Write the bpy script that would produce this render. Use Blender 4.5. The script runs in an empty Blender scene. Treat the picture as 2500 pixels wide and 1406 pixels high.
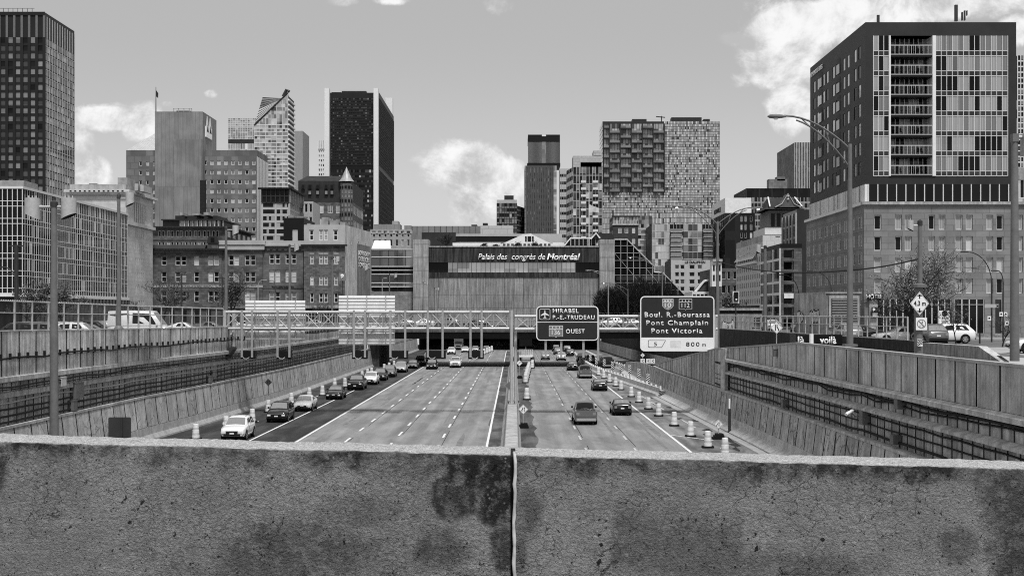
import bpy, math, random
from mathutils import Vector, Matrix, noise as mnoise
R = math.radians
SC = bpy.context.scene
COL = SC.collection
# ------------------------------------------------------------------ camera
# photo frame 2500 px wide; focal 3180 px; road vanishing point at (1255, 765); eye 9.5 m above the motorway
F, HX, HY, EZ = 3180.0, 1255.0, 765.0, 9.5
def X(px, Y): return (px - HX) / F * Y
def Z(py, Y): return EZ - (py - HY) / F * Y
cam = bpy.data.cameras.new("camera"); cam_o = bpy.data.objects.new("camera", cam); COL.objects.link(cam_o)
cam.sensor_width = 36; cam.lens = 36 * F / 2500
cam.shift_x = -(HX - 1250) / 2500; cam.shift_y = (HY - 703) / 2500
cam.clip_start = .1; cam.clip_end = 8000
cam_o.location = (0, 0, EZ); cam_o.rotation_euler = (R(90), 0, 0)
SC.camera = cam_o
# ------------------------------------------------------------------ light
SUN_EL, SUN_AZ = 62, 163          # high sun behind the camera and to its right, softened by thin cloud
vs = SC.view_settings
SC.display_settings.display_device = 'sRGB'
vs.view_transform = 'Standard'; vs.look = 'None'; vs.gamma = 1; vs.use_curve_mapping = False
vs.exposure = 0.5
sun = bpy.data.lights.new("sun", 'SUN'); sun.energy = 2.7; sun.angle = R(8); sun.color = (1, 1, 1)
sun_o = bpy.data.objects.new("sun", sun); COL.objects.link(sun_o)
sd = Vector((math.sin(R(SUN_AZ)) * math.cos(R(SUN_EL)), math.cos(R(SUN_AZ)) * math.cos(R(SUN_EL)), math.sin(R(SUN_EL))))
sun_o.rotation_euler = (-sd).to_track_quat('-Z', 'Y').to_euler()
sun_o.location = (0, 100, 200)

class NT:
    """tiny node-graph helper"""
    def __init__(s, tree): s.t = tree; s.n = tree.nodes; s.l = tree.links
    def new(s, ty, **kw):
        n = s.n.new(ty)
        for k, v in kw.items(): setattr(n, k, v)
        return n
    def put(s, sock, v):
        if isinstance(v, bpy.types.NodeSocket): s.l.new(v, sock)
        elif v is not None: sock.default_value = v
    def m(s, op, a, b=None, c=None, clamp=False):
        n = s.n.new('ShaderNodeMath'); n.operation = op; n.use_clamp = clamp
        s.put(n.inputs[0], a)
        if b is not None: s.put(n.inputs[1], b)
        if c is not None: s.put(n.inputs[2], c)
        return n.outputs[0]
    def ss(s, v, lo, hi, a=0., b=1.):
        n = s.n.new('ShaderNodeMapRange'); n.interpolation_type = 'SMOOTHSTEP'
        s.put(n.inputs[0], v); s.put(n.inputs[1], lo); s.put(n.inputs[2], hi); s.put(n.inputs[3], a); s.put(n.inputs[4], b)
        return n.outputs[0]
    def mixf(s, f, a, b):
        n = s.n.new('ShaderNodeMix'); n.data_type = 'FLOAT'
        s.put(n.inputs[0], f); s.put(n.inputs[2], a); s.put(n.inputs[3], b)
        return n.outputs[0]
    def comb(s, x, y, z=0.):
        n = s.n.new('ShaderNodeCombineXYZ'); s.put(n.inputs[0], x); s.put(n.inputs[1], y); s.put(n.inputs[2], z); return n.outputs[0]
    def sep(s, v):
        n = s.n.new('ShaderNodeSeparateXYZ'); s.put(n.inputs[0], v); return n.outputs
    def noise(s, v, scale, detail=4., rough=.55, dist=0.):
        n = s.n.new('ShaderNodeTexNoise'); s.put(n.inputs['Vector'], v)
        n.inputs['Scale'].default_value = scale; n.inputs['Detail'].default_value = detail
        n.inputs['Roughness'].default_value = rough; n.inputs['Distortion'].default_value = dist
        return n.outputs['Fac']
    def vor(s, v, scale, feature='F1', out='Distance'):
        n = s.n.new('ShaderNodeTexVoronoi'); n.feature = feature; s.put(n.inputs['Vector'], v)
        n.inputs['Scale'].default_value = scale
        return n.outputs[out]
    def white(s, v):
        n = s.n.new('ShaderNodeTexWhiteNoise'); n.noise_dimensions = '3D'; s.put(n.inputs['Vector'], v); return n.outputs['Value']
    def vscale(s, v, k):
        n = s.n.new('ShaderNodeVectorMath'); n.operation = 'MULTIPLY'; s.put(n.inputs[0], v); n.inputs[1].default_value = k; return n.outputs[0]

W = bpy.data.worlds.new("World"); SC.world = W; W.use_nodes = True
w = NT(W.node_tree); w.n.clear()
sky = w.new('ShaderNodeTexSky'); sky.sky_type = 'NISHITA'; sky.sun_disc = False
sky.sun_elevation = R(SUN_EL); sky.sun_rotation = R(SUN_AZ); sky.dust_density = 2.5; sky.air_density = 1.0
bw = w.new('ShaderNodeRGBToBW'); w.l.new(sky.outputs[0], bw.inputs[0])          # black and white photograph: a grey sky
tc = w.new('ShaderNodeTexCoord'); dx, dy, dz = w.sep(tc.outputs['Generated'])
ay = w.m('MAXIMUM', w.m('ABSOLUTE', dy), .12)
u, v = w.m('DIVIDE', dx, ay), w.m('DIVIDE', dz, ay)
uv = w.comb(u, v, w.m('SIGN', dy))
def blob(cx, cy, rx, ry, k):
    a = w.m('DIVIDE', w.m('SUBTRACT', u, (cx - HX) / F), rx / F)
    b = w.m('DIVIDE', w.m('SUBTRACT', v, (HY - cy) / F), ry / F)
    r = w.m('SQRT', w.m('ADD', w.m('MULTIPLY', a, a), w.m('MULTIPLY', b, b)))
    return w.ss(r, 1.35, .15, 0., k)
BL = [(250, 285, 120, 55, .95), (350, 300, 80, 70, 1), (225, 425, 75, 60, 1), (200, 345, 60, 70, .7), (420, 255, 50, 18, .55), (1130, 405, 165, 85, 1), (1170, 500, 130, 95, 1),
      (1240, 430, 80, 80, .9), (1905, 110, 130, 140, 1), (1935, 270, 85, 90, 1), (1790, 95, 80, 28, .75), (2080, 50, 220, 90, 1), (2300, 10, 300, 60, .9), (2480, 70, 70, 60, .8),
      (1800, 200, 60, 40, .5), (830, 4, 65, 20, .8), (1225, 15, 70, 40, .75), (950, 2, 70, 18, .65), (515, 230, 32, 20, .75), (1637, 216, 15, 6, .5), (760, 350, 40, 40, .35)]
mk = None
for b_ in BL:
    o = blob(*b_); mk = o if mk is None else w.m('MAXIMUM', mk, o)
front = w.ss(dy, .2, .3)
hi = w.ss(v, .26, .5)                                                            # broken cloud overhead and behind
other = w.m('MAXIMUM', w.m('MULTIPLY', hi, .5), w.m('SUBTRACT', .5, w.m('MULTIPLY', front, .5)))
mk = w.m('MAXIMUM', w.m('MULTIPLY', mk, front), other)
n1 = w.noise(uv, 19, 15, .66, .35); n2 = w.noise(uv, 7, 6, .6, .5)
body = w.m('ADD', w.m('MULTIPLY', n1, .7), w.m('MULTIPLY', n2, .3))
dens = w.m('MULTIPLY', .93, w.ss(w.m('ADD', w.m('MULTIPLY', mk, .6), w.m('MULTIPLY', body, 1.5)), 1.0, 1.22))
lum = w.mixf(w.ss(w.noise(uv, 15, 10, .66, .3), .36, .6), 3.7, 7.0)
skyl = w.m('ADD', w.m('MULTIPLY', bw.outputs[0], .3), w.ss(v, -.02, .22, 4.0, 2.5))           # the air is paler towards the horizon
lum = w.mixf(w.ss(dy, .1, -.35), lum, 7.0)                                       # brighter cloud behind the camera, added to light the facades
tot = w.mixf(dens, skyl, lum)
bg = w.new('ShaderNodeBackground'); w.l.new(tot, bg.inputs['Color']); bg.inputs['Strength'].default_value = .1
wo = w.new('ShaderNodeOutputWorld'); w.l.new(bg.outputs[0], wo.inputs[0])
SC.cycles.max_bounces = 6; SC.cycles.diffuse_bounces = 3; SC.cycles.glossy_bounces = 3
SC.cycles.use_denoising = False
SC.cycles.filter_width = 1.05

# ------------------------------------------------------------------ materials (all grey: the photograph is black and white)
MATS = {}
def mat(name, base, rough=.85, var=.15, scale=1.2, streak=0., bump=0., metal=0., spec=.4, panel=0., panel_w=2.5, panel_axis='y', speck=0., coat=0., fine=0., brick=None, emit=0., crack=0.):
    if name in MATS: return MATS[name]
    if base < .32: base = .32 * (base / .32) ** 1.35
    if base < .1: spec = min(spec, .22)
    m = bpy.data.materials.new(name); m.use_nodes = True
    g = NT(m.node_tree); g.n.clear()
    out = g.new('ShaderNodeOutputMaterial'); p = g.new('ShaderNodeBsdfPrincipled'); g.l.new(p.outputs[0], out.inputs[0])
    pos = g.new('ShaderNodeNewGeometry').outputs['Position']
    f = None
    def mul(a):
        nonlocal f
        f = a if f is None else g.m('MULTIPLY', f, a)
    if var: mul(g.ss(g.noise(pos, scale, 6, .62), .25, .75, 1 - var, 1 + var))
    if fine: mul(g.ss(g.noise(pos, 22, 3, .6), .3, .7, 1 - fine, 1 + fine))
    x, y, z = g.sep(pos)
    if streak:
        sv = g.comb(g.m('MULTIPLY', x, 2.6), g.m('MULTIPLY', y, 2.6), g.m('MULTIPLY', z, .16))
        mul(g.ss(g.noise(sv, 1.0, 5, .68), .3, .72, 1 - streak, 1 + streak * .8))
        sv2 = g.comb(g.m('MULTIPLY', x, 9.), g.m('MULTIPLY', y, 9.), g.m('MULTIPLY', z, .5))
        mul(g.ss(g.noise(sv2, 1.0, 3, .6), .35, .75, 1 - streak * .22, 1 + streak * .16))
        mul(g.ss(g.noise(pos, 3.3, 6, .7), .3, .7, 1 - streak * .4, 1 + streak * .3))
    if panel:
        q = g.m('FLOOR', g.m('DIVIDE', y if panel_axis == 'y' else x, panel_w))
        mul(g.mixf(g.white(g.comb(q, 3.1, .7)), 1 - panel, 1 + panel))
    if speck:
        mul(g.mixf(g.ss(g.vor(pos, 3.5), .05, .14), 1 - speck, 1.))
    if crack:
        wv = g.new('ShaderNodeVectorMath'); wv.operation = 'ADD'; g.l.new(pos, wv.inputs[0]); nn_ = g.noise(pos, 2.5, 4, .6); g.l.new(g.comb(nn_, g.m('MULTIPLY', nn_, -1.), nn_), wv.inputs[1])
        mul(g.mixf(g.m('MULTIPLY', g.ss(g.vor(wv.outputs[0], .85, 'DISTANCE_TO_EDGE'), .045, .012), g.ss(g.noise(pos, .35, 2, .5), .42, .56)), 1., 1 - crack))
    if brick:
        bt = g.new('ShaderNodeTexBrick'); g.l.new(g.comb(g.m('ADD', x, y), z, 0.), bt.inputs['Vector'])
        bw_, bh_, dark, lo = brick
        bt.inputs['Scale'].default_value = 1; bt.inputs['Brick Width'].default_value = bw_; bt.inputs['Row Height'].default_value = bh_
        bt.inputs['Mortar Size'].default_value = min(bw_, bh_) * .07; bt.inputs['Mortar Smooth'].default_value = .3
        bt.inputs['Color1'].default_value = (1 + lo,) * 3 + (1,); bt.inputs['Color2'].default_value = (1 - lo,) * 3 + (1,); bt.inputs['Mortar'].default_value = (dark,) * 3 + (1,)
        bwn = g.new('ShaderNodeRGBToBW'); g.l.new(bt.outputs[0], bwn.inputs[0]); mul(bwn.outputs[0])
    if f is None: p.inputs['Base Color'].default_value = (base, base, base, 1)
    else: g.l.new(g.m('MULTIPLY', f, base), p.inputs['Base Color'])
    p.inputs['Roughness'].default_value = rough; p.inputs['Metallic'].default_value = metal
    p.inputs['Specular IOR Level'].default_value = spec
    if coat: p.inputs['Coat Weight'].default_value = coat; p.inputs['Coat Roughness'].default_value = .05
    if emit:
        p.inputs['Emission Color'].default_value = (1, 1, 1, 1); p.inputs['Emission Strength'].default_value = emit
    if bump:
        bn = g.new('ShaderNodeBump'); bn.inputs['Strength'].default_value = bump; bn.inputs['Distance'].default_value = .05
        g.l.new(g.noise(pos, 14, 4, .6), bn.inputs['Height']); g.l.new(bn.outputs[0], p.inputs['Normal'])
    MATS[name] = m
    return m

def glassmat(name, base, metal, rough=.04, spec=.5, curtain=0., wob=.012, cell=(3., 3., 3.), rnd=.3):
    """window glass: a grey body behind a reflecting surface; curtain>0 hangs pale folds behind it"""
    m = bpy.data.materials.new(name); m.use_nodes = True
    g = NT(m.node_tree); p = g.n['Principled BSDF']
    pos = g.new('ShaderNodeNewGeometry').outputs['Position']
    x, y, z = g.sep(pos)
    c = g.m('MULTIPLY', g.mixf(g.white(g.comb(g.m('FLOOR', g.m('DIVIDE', g.m('ADD', x, y), cell[0])), 1.5, g.m('FLOOR', g.m('DIVIDE', z, cell[2])))), 1 - rnd, 1 + rnd), base)
    if curtain:
        s = g.m('ADD', x, y)
        fold = g.m('MULTIPLY', g.m('ADD', g.m('SINE', g.m('MULTIPLY', s, 34)), g.m('SINE', g.m('MULTIPLY', s, 21.3))), .5)
        c = g.m('ADD', c, g.m('MULTIPLY', g.m('ADD', 1., g.m('MULTIPLY', fold, .28)), curtain))
    g.l.new(c, p.inputs['Base Color'])
    p.inputs['Metallic'].default_value = metal; p.inputs['Roughness'].default_value = rough; p.inputs['Specular IOR Level'].default_value = spec
    bn = g.new('ShaderNodeBump'); bn.inputs['Strength'].default_value = .25; bn.inputs['Distance'].default_value = wob
    g.l.new(g.noise(pos, .7, 2, .5), bn.inputs['Height']); g.l.new(bn.outputs[0], p.inputs['Normal'])
    MATS[name] = m
    return m

M = mat
conc_l = M('pale concrete', .36, streak=.3, var=.2, bump=.2, panel=.18)
conc_m = M('weathered concrete', .25, streak=.4, var=.25, bump=.25, panel=.2)
conc_d = M('dark stained concrete', .13, streak=.5, var=.35, bump=.25, panel=.2, speck=.3)
conc_joint = M('dark joint concrete', .035, var=.1)  # dark dirt tone of the joints, also on cores and backings
conc_plain = M('plain concrete', .33, var=.2, fine=.15, bump=.15, streak=.15)
conc_white = M('new precast concrete', .55, var=.18, fine=.1, streak=.2)
steel = M('galvanised steel', .34, rough=.5, var=.12, metal=.35, scale=3)
steel_l = M('bright galvanised steel', .44, rough=.45, var=.1, metal=.3, scale=2)
steel_d = M('dark grey painted steel', .06, rough=.55, var=.2, scale=3)
post_grey = M('grey painted post', .16, rough=.55, var=.15, scale=3)
black = M('black plastic', .012, rough=.55, var=.2)
rubber = M('black rubber', .018, rough=.85, var=.3, scale=5)
white = M('white paint', .78, rough=.5, var=.06)
sign_white = M('white sign sheet', .74, rough=.45, var=.04)
sign_dark = M('dark sign sheet', .045, rough=.4, var=.08, scale=2)
sign_mid = M('mid grey sign sheet', .2, rough=.45, var=.06)
lamp_grey = M('spun aluminium lamp', .42, rough=.5, var=.12, metal=.2, scale=5)
cable_m = M('black cable', .02, rough=.7, var=.1)
g_dark = glassmat('dark glass', .008, .03, spec=.14)
g_mid = glassmat('reflecting glass', .2, .5)
g_sky = glassmat('bright reflecting glass', .42, .7)
g_soft = glassmat('soft grey glass', .06, .2, spec=.3)
g_curt = glassmat('glass before curtains', .06, .05, curtain=.24, spec=.3)
g_blind = glassmat('glass before a pale blind', .42, .05)
frame_l = M('pale window frame', .55, rough=.5, var=.05)
frame_d = M('dark window frame', .04, rough=.5, var=.05)

# ------------------------------------------------------------------ mesh helpers
class MB:
    def __init__(s): s.v = []; s.f = []; s.fm = []; s.ms = []
    def mi(s, m):
        if m not in s.ms: s.ms.append(m)
        return s.ms.index(m)
    def face(s, pts, m):
        k = len(s.v); s.v.extend([tuple(p) for p in pts]); s.f.append(tuple(range(k, k + len(pts)))); s.fm.append(s.mi(m))
    def box(s, x0, x1, y0, y1, z0, z1, m, skip=''):
        k = len(s.v)
        s.v.extend([(x0, y0, z0), (x1, y0, z0), (x1, y1, z0), (x0, y1, z0), (x0, y0, z1), (x1, y0, z1), (x1, y1, z1), (x0, y1, z1)])
        i = s.mi(m)
        for n, q in (('b', (0, 3, 2, 1)), ('t', (4, 5, 6, 7)), ('f', (0, 1, 5, 4)), ('r', (1, 2, 6, 5)), ('k', (2, 3, 7, 6)), ('l', (3, 0, 4, 7))):
            if n not in skip: s.f.append(tuple(k + a for a in q)); s.fm.append(i)
    def prism(s, poly, z0, z1, m, mtop=None):
        """poly: xy counter-clockwise"""
        n = len(poly)
        for i in range(n):
            a, b = poly[i], poly[(i + 1) % n]
            s.face([(a[0], a[1], z0), (b[0], b[1], z0), (b[0], b[1], z1), (a[0], a[1], z1)], m)
        s.face([(p[0], p[1], z1) for p in poly], mtop or m)
        s.face([(p[0], p[1], z0) for p in reversed(poly)], m)
    def ext(s, poly, y0, y1, m):
        """poly in xz, extruded along y"""
        n = len(poly)
        for i in range(n):
            a, b = poly[i], poly[(i + 1) % n]
            s.face([(a[0], y0, a[1]), (a[0], y1, a[1]), (b[0], y1, b[1]), (b[0], y0, b[1])], m)
        s.face([(p[0], y0, p[1]) for p in poly], m); s.face([(p[0], y1, p[1]) for p in reversed(poly)], m)
    def tube(s, pts, r, m, n=8, cap=True):
        pts = [Vector(p) for p in pts]; rs = r if isinstance(r, (list, tuple)) else [r] * len(pts)
        rings = []; i = s.mi(m)
        b1 = None
        for a, p in enumerate(pts):
            t = (pts[min(a + 1, len(pts) - 1)] - pts[max(a - 1, 0)])
            if t.length < 1e-9: t = Vector((0, 0, 1))
            t.normalize()
            if b1 is None: b1 = t.cross(Vector((1, 0, 0)) if abs(t.x) < .9 else Vector((0, 1, 0)))
            b1 = (b1 - t * b1.dot(t)).normalized(); b2 = t.cross(b1)
            k = len(s.v)
            for q in range(n):
                an = 2 * math.pi * q / n
                s.v.append(tuple(p + (b1 * math.cos(an) + b2 * math.sin(an)) * rs[a]))
            rings.append(k)
        for a in range(len(rings) - 1):
            for q in range(n):
                s.f.append((rings[a] + q, rings[a] + (q + 1) % n, rings[a + 1] + (q + 1) % n, rings[a + 1] + q)); s.fm.append(i)
        if cap:
            s.f.append(tuple(rings[0] + q for q in reversed(range(n)))); s.fm.append(i)
            s.f.append(tuple(rings[-1] + q for q in range(n))); s.fm.append(i)
    def lathe(s, prof, m, n=16, c=(0, 0, 0)):
        i = s.mi(m); k0 = len(s.v)
        for r, z in prof:
            for q in range(n):
                a = 2 * math.pi * q / n; s.v.append((c[0] + r * math.cos(a), c[1] + r * math.sin(a), c[2] + z))
        for a in range(len(prof) - 1):
            for q in range(n):
                s.f.append((k0 + a * n + q, k0 + a * n + (q + 1) % n, k0 + (a + 1) * n + (q + 1) % n, k0 + (a + 1) * n + q)); s.fm.append(i)
        s.f.append(tuple(k0 + (len(prof) - 1) * n + q for q in range(n))); s.fm.append(i)
        s.f.append(tuple(k0 + q for q in reversed(range(n)))); s.fm.append(i)
    def mesh(s, name, off=None):
        me = bpy.data.meshes.new(name)
        vs_ = s.v if off is None else [(a - off[0], b - off[1], c - off[2]) for a, b, c in s.v]
        me.from_pydata(vs_, [], s.f)
        for m in s.ms: me.materials.append(m)
        me.polygons.foreach_set('material_index', s.fm)
        me.update()
        return me
    def build(s, name, parent=None, smooth=False, local=False):
        if not s.f: return None
        off = None
        if parent is not None and not local:
            off = parent['_w'] if '_w' in parent else None
        me = s.mesh(name, off)
        o = bpy.data.objects.new(name, me); COL.objects.link(o)
        if smooth:
            import bmesh
            bm = bmesh.new(); bm.from_mesh(me); bmesh.ops.remove_doubles(bm, verts=bm.verts[:], dist=1e-4); bm.to_mesh(me); bm.free()
            me.polygons.foreach_set('use_smooth', [True] * len(me.polygons))
            if smooth is not True: me.set_sharp_from_angle(angle=R(smooth))
        if parent is not None:
            o.parent = parent; o['_w'] = tuple(parent['_w']) if '_w' in parent else (0, 0, 0)
        else: o['_w'] = (0, 0, 0)
        return o

def tag(o, label=None, cat=None, group=None, kind=None):
    if label: o['label'] = label
    if cat: o['category'] = cat
    if group: o['group'] = group
    if kind: o['kind'] = kind
    return o
def thing(name, label, cat, loc=(0, 0, 0), group=None):
    o = bpy.data.objects.new(name, None); COL.objects.link(o); o.empty_display_size = .3
    o.location = loc; o['_w'] = tuple(loc)
    return tag(o, label, cat, group)
KIDS = {}
def copy_tree(o, loc=None, rz=None, label=None, group=None, parent=None):
    c = o.copy(); COL.objects.link(c)
    if parent is not None: c.parent = parent
    kk = o.as_pointer()
    if kk not in KIDS: KIDS[kk] = list(o.children)
    for ch in KIDS[kk]: copy_tree(ch, parent=c)
    if loc is not None: c.location = loc
    if rz is not None: c.rotation_euler = (0, 0, rz)
    if label: c['label'] = label
    if group: c['group'] = group
    return c
def struct(mb, name, smooth=False):
    return tag(mb.build(name, smooth=smooth), kind='structure')

def text_mesh(s, x0, x1, z0, z1, y, m, parent, name='lettering', bold=0., shear=0., depth=.02, face='front', spacing=1.0):
    """one line of raised lettering fitted to a box, facing the camera street (-y)"""
    c = bpy.data.curves.new(name, 'FONT'); c.body = s; c.size = 1; c.offset = bold; c.shear = shear; c.resolution_u = 3; c.space_character = spacing
    t = bpy.data.objects.new('tmp', c)
    me = bpy.data.meshes.new_from_object(t)
    bpy.data.objects.remove(t); bpy.data.curves.remove(c)
    xs = [q.co.x for q in me.vertices]; ys = [q.co.y for q in me.vertices]
    ax, bx, ay_, by = min(xs), max(xs), min(ys), max(ys)
    off = parent['_w'] if parent is not None and '_w' in parent else (0, 0, 0)
    for q in me.vertices:
        fx = x0 + (q.co.x - ax) / (bx - ax) * (x1 - x0); fz = z0 + (q.co.y - ay_) / (by - ay_) * (z1 - z0)
        q.co = (fx - off[0], y - off[1], fz - off[2])
    # give the letters thickness
    import bmesh
    bm = bmesh.new(); bm.from_mesh(me)
    r = bmesh.ops.extrude_face_region(bm, geom=bm.faces[:])
    for q in [e for e in r['geom'] if isinstance(e, bmesh.types.BMVert)]: q.co.y -= depth
    bmesh.ops.recalc_face_normals(bm, faces=bm.faces[:])
    bm.to_mesh(me); bm.free()
    me.materials.clear(); me.materials.append(m)
    for pl in me.polygons: pl.material_index = 0
    me.name = name
    o = bpy.data.objects.new(name, me); COL.objects.link(o)
    if parent is not None: o.parent = parent
    return o
def lerp_tab(tab, y):
    if y <= tab[0][0]: return tab[0][1]
    for (a, p), (b, q) in zip(tab, tab[1:]):
        if y <= b: return p + (q - p) * (y - a) / (b - a)
    return tab[-1][1]
# ================================================================== ground, motorway
def sheet(mb, xs, ys, z, m):
    for a in range(len(xs) - 1):
        for b in range(len(ys) - 1):
            mb.face([(xs[a], ys[b], z), (xs[a + 1], ys[b], z), (xs[a + 1], ys[b + 1], z), (xs[a], ys[b + 1], z)], m)
LXT = [(5, -27.9), (98, -27.3), (110, -26.6), (145, -25.5), (232, -25.1), (335, -24.6)]
RXT = [(5, 18.5), (95, 17.9), (149, 17.0), (208, 17.7)]
OXT = [(60, 29.9), (100, 29.1), (171, 27), (229, 24.7), (335, 22.4)]
lx = lambda y: lerp_tab(LXT, y)
rx = lambda y: lerp_tab(RXT, y)
ox = lambda y: lerp_tab(OXT, y)
city = M('city street asphalt', .14, var=.25, scale=.35, fine=.15)
g = MB()
for ys in ((-400, 60), (60, 120), (120, 229), (229, 335)):
    a, b = ys
    g.face([(-4000, a, 7), (lx(a) - .7, a, 7), (lx(b) - .7, b, 7), (-4000, b, 7)], city)
    g.face([(ox(a) + .3, a, 6.9), (4000, a, 6.9), (4000, b, 6.9), (ox(b) + .3, b, 6.9)], city)
g.face([(-4000, 335, 7), (4000, 335, 7), (4000, 5000, 7), (-4000, 5000, 7)], city)
struct(g, 'ground')

def roadmat(name, base, track=.12, patch=.25):
    m = bpy.data.materials.new(name); m.use_nodes = True
    n = NT(m.node_tree); p = n.n['Principled BSDF']
    pos = n.new('ShaderNodeNewGeometry').outputs['Position']; x, y, z = n.sep(pos)
    wl = n.noise(n.comb(n.m('MULTIPLY', x, 1.0), n.m('MULTIPLY', y, .035), 0.), 1.0, 4, .6)
    f = n.ss(wl, .3, .7, 1 - track, 1 + track)
    tr = n.m('SINE', n.m('MULTIPLY', x, 2 * math.pi / 1.78))
    f = n.m('MULTIPLY', f, n.m('ADD', 1., n.m('MULTIPLY', tr, track * .45)))
    pt = n.ss(n.noise(n.comb(n.m('MULTIPLY', x, .5), n.m('MULTIPLY', y, .12), 0.), 1., 7, .62, .6), .35, .68, 1 - patch, 1 + patch * .7)
    f = n.m('MULTIPLY', f, pt)
    f = n.m('MULTIPLY', f, n.ss(n.noise(pos, 9, 3, .7), .3, .7, .9, 1.1))
    tarv = n.comb(n.m('MULTIPLY', x, .22), n.m('MULTIPLY', y, .06), 3.)
    nt = n.new('ShaderNodeTexVoronoi'); nt.feature = 'DISTANCE_TO_EDGE'; n.l.new(n.vscale(tarv, (1, 1, 1)), nt.inputs['Vector']); nt.inputs['Scale'].default_value = 1.
    f = n.m('MULTIPLY', f, n.ss(nt.outputs['Distance'], .0, .005, .84, 1.))
    n.l.new(n.m('MULTIPLY', f, base), p.inputs['Base Color'])
    p.inputs['Roughness'].default_value = .8; p.inputs['Specular IOR Level'].default_value = .3
    MATS[name] = m
    return m
road_c = roadmat('worn concrete carriageway', .2, .16, .2)
road_a = roadmat('fresh dark asphalt', .042, .2, .55)
road_m = roadmat('patched shoulder asphalt', .16, .2, .5)
road_dirt = roadmat('gritty shoulder', .075, .3, .6)
g = MB()
ys = [-20, 60, 120, 200, 260, 335, 530]
sheet(g, [-29, -16.3, -1.0, 12.3, 30], ys, 0, road_c)
struct(g, 'motorway')
g = MB()
yy = [0, 60, 98, 110, 145, 232, 335]
for a, b in zip(yy, yy[1:]):
    g.face([(lx(a) + .1, a, .004), (-16.3, a, .004), (-16.3, b, .004), (lx(b) + .1, b, .004)], road_a)
struct(g, 'asphalt_lane')
g = MB()
yy = [0, 95, 149, 208]
for a, b in zip(yy, yy[1:]):
    g.face([(12.3, a, .004), (rx(a) - .1, a, .004), (rx(b) - .1, b, .004), (12.3, b, .004)], road_m)
struct(g, 'patched_shoulder')
rng = random.Random(3)
g = MB()
for x0, x1 in ((-2.0, -.9), (.45, 1.75)):
    px_ = None
    for k in range(0, 110):
        y = k * 3.0
        wv = rng.uniform(-.25, .25)
        e = (x0 + wv, x1) if x0 < 0 else (x0, x1 + wv)
        if px_: g.face([(px_[0], y - 3, .008), (px_[1], y - 3, .008), (e[1], y, .008), (e[0], y, .008)], road_dirt)
        px_ = e
struct(g, 'gritty_shoulder')
# gutter strip and dark run-off along the right wall
g = MB()
gut = M('pale concrete gutter', .3, var=.25, fine=.15); wet = M('dark wet grime', .045, var=.5, scale=.8, rough=.5)
for a, b in ((0, 95), (95, 149)):
    g.face([(rx(a) - 1.35, a, .008), (rx(a) - .72, a, .008), (rx(b) - .72, b, .008), (rx(b) - 1.35, b, .008)], gut)
struct(g, 'gutter_strip')
g = MB()
y = 70.
while y < 150:
    l = rng.uniform(1.5, 6); w0, w1 = rng.uniform(.15, .6), rng.uniform(.1, .6)
    xa, xb = rx(y) - .66, rx(y + l) - .66
    g.face([(xa + .05, y, .0125), (xa + .05 + w0, y + .3, .0125), (xb + .05 + w1, y + l - .3, .0125), (xb + .1, y + l, .0125)], wet)
    if rng.random() < .5:
        xa = rx(y) - rng.uniform(1.6, 3); g.face([(xa, y, .0125), (xa + w0, y + .6, .0125), (xa + w1 + .1, y + l, .0125), (xa - .2, y + l * .6, .0125)], wet)
    y += l * rng.uniform(.6, 1.1)
struct(g, 'grime_patches')

# painted markings
paint = M('road paint', .62, var=.12, scale=2, fine=.15); paint_w = M('worn road paint', .42, var=.25, scale=2, fine=.2)
g = MB()
def line(x, y0, y1, wd, m=paint, z=.0125): g.face([(x - wd / 2, y0, z), (x + wd / 2, y0, z), (x + wd / 2, y1, z), (x - wd / 2, y1, z)], m)
line(-16.1, 0, 232, .2); line(-19.75, 0, 228, .17); line(-1.95, 0, 330, .17, paint, .0165); line(12.1, 0, 232, .2, paint, .0165)
for k in range(-10, 28):
    for x, ph in ((-12.5, 97.8), (-8.97, 93.9), (-5.44, 92.3)): line(x, ph + 9 * k - 1.65, ph + 9 * k + 1.65, .17)
    for x, ph in ((5.03, 99.5), (8.47, 108.5)): line(x, ph + 9 * k - 1.5, ph + 9 * k + 1.5, .16, paint_w)
    if k < 14: line(-22.6, 113.6 + 9 * k - 1.5, 113.6 + 9 * k + 1.5, .13)
for k in range(-1, 5):
    y = 101.9 + 24.7 * k
    g.face([(12.25, y - .35, .0165), (12.25, y, .0165), (14.9, y - 4.4, .0165), (14.9, y - 4.75, .0165)], paint)
struct(g, 'lane_markings')
g = MB(); seam = M('tar seam', .04, var=.3)
for x in (-12.32, -8.78, -5.25, -16.42, 5.2, 8.65):
    y = 60.
    while y < 326:
        l = rng.uniform(15, 50); o = rng.uniform(-.04, .04); g.face([(x + o, y, .0085), (x + o + .045, y, .0085), (x + .045 - o, y + l, .0085), (x - o, y + l, .0085)], seam); y += l + rng.uniform(0, 12)
struct(g, 'road_seams')
g = MB(); oil = M('oil darkened concrete', .185, var=.35, scale=1.2)
for k in range(30):
    x = rng.choice([-14.3, -10.7, -7.2, -3.7, 3.3, 6.8, 10.3]) + rng.uniform(-1.1, 1.1); y = rng.uniform(85, 220); w_, l = rng.uniform(.1, .5), rng.uniform(8, 34)
    g.face([(x, y, .0045), (x + w_, y + l * .1, .0045), (x + w_ * .8, y + l * .8, .0045), (x + w_ * .3, y + l, .0045), (x - w_ * .3, y + l * .5, .0045)], oil)
struct(g, 'oil_stains')
g = MB()
for y0, y1, x in ((72, 92, 14.6), (108, 116, 15.0), (128, 150, 14.7)):
    g.face([(x, y0, .0165), (x + .16, y0, .0165), (x + .06, y1, .0165), (x - .1, y1, .0165)], paint_w)
struct(g, 'old_lane_line_marking')

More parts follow.
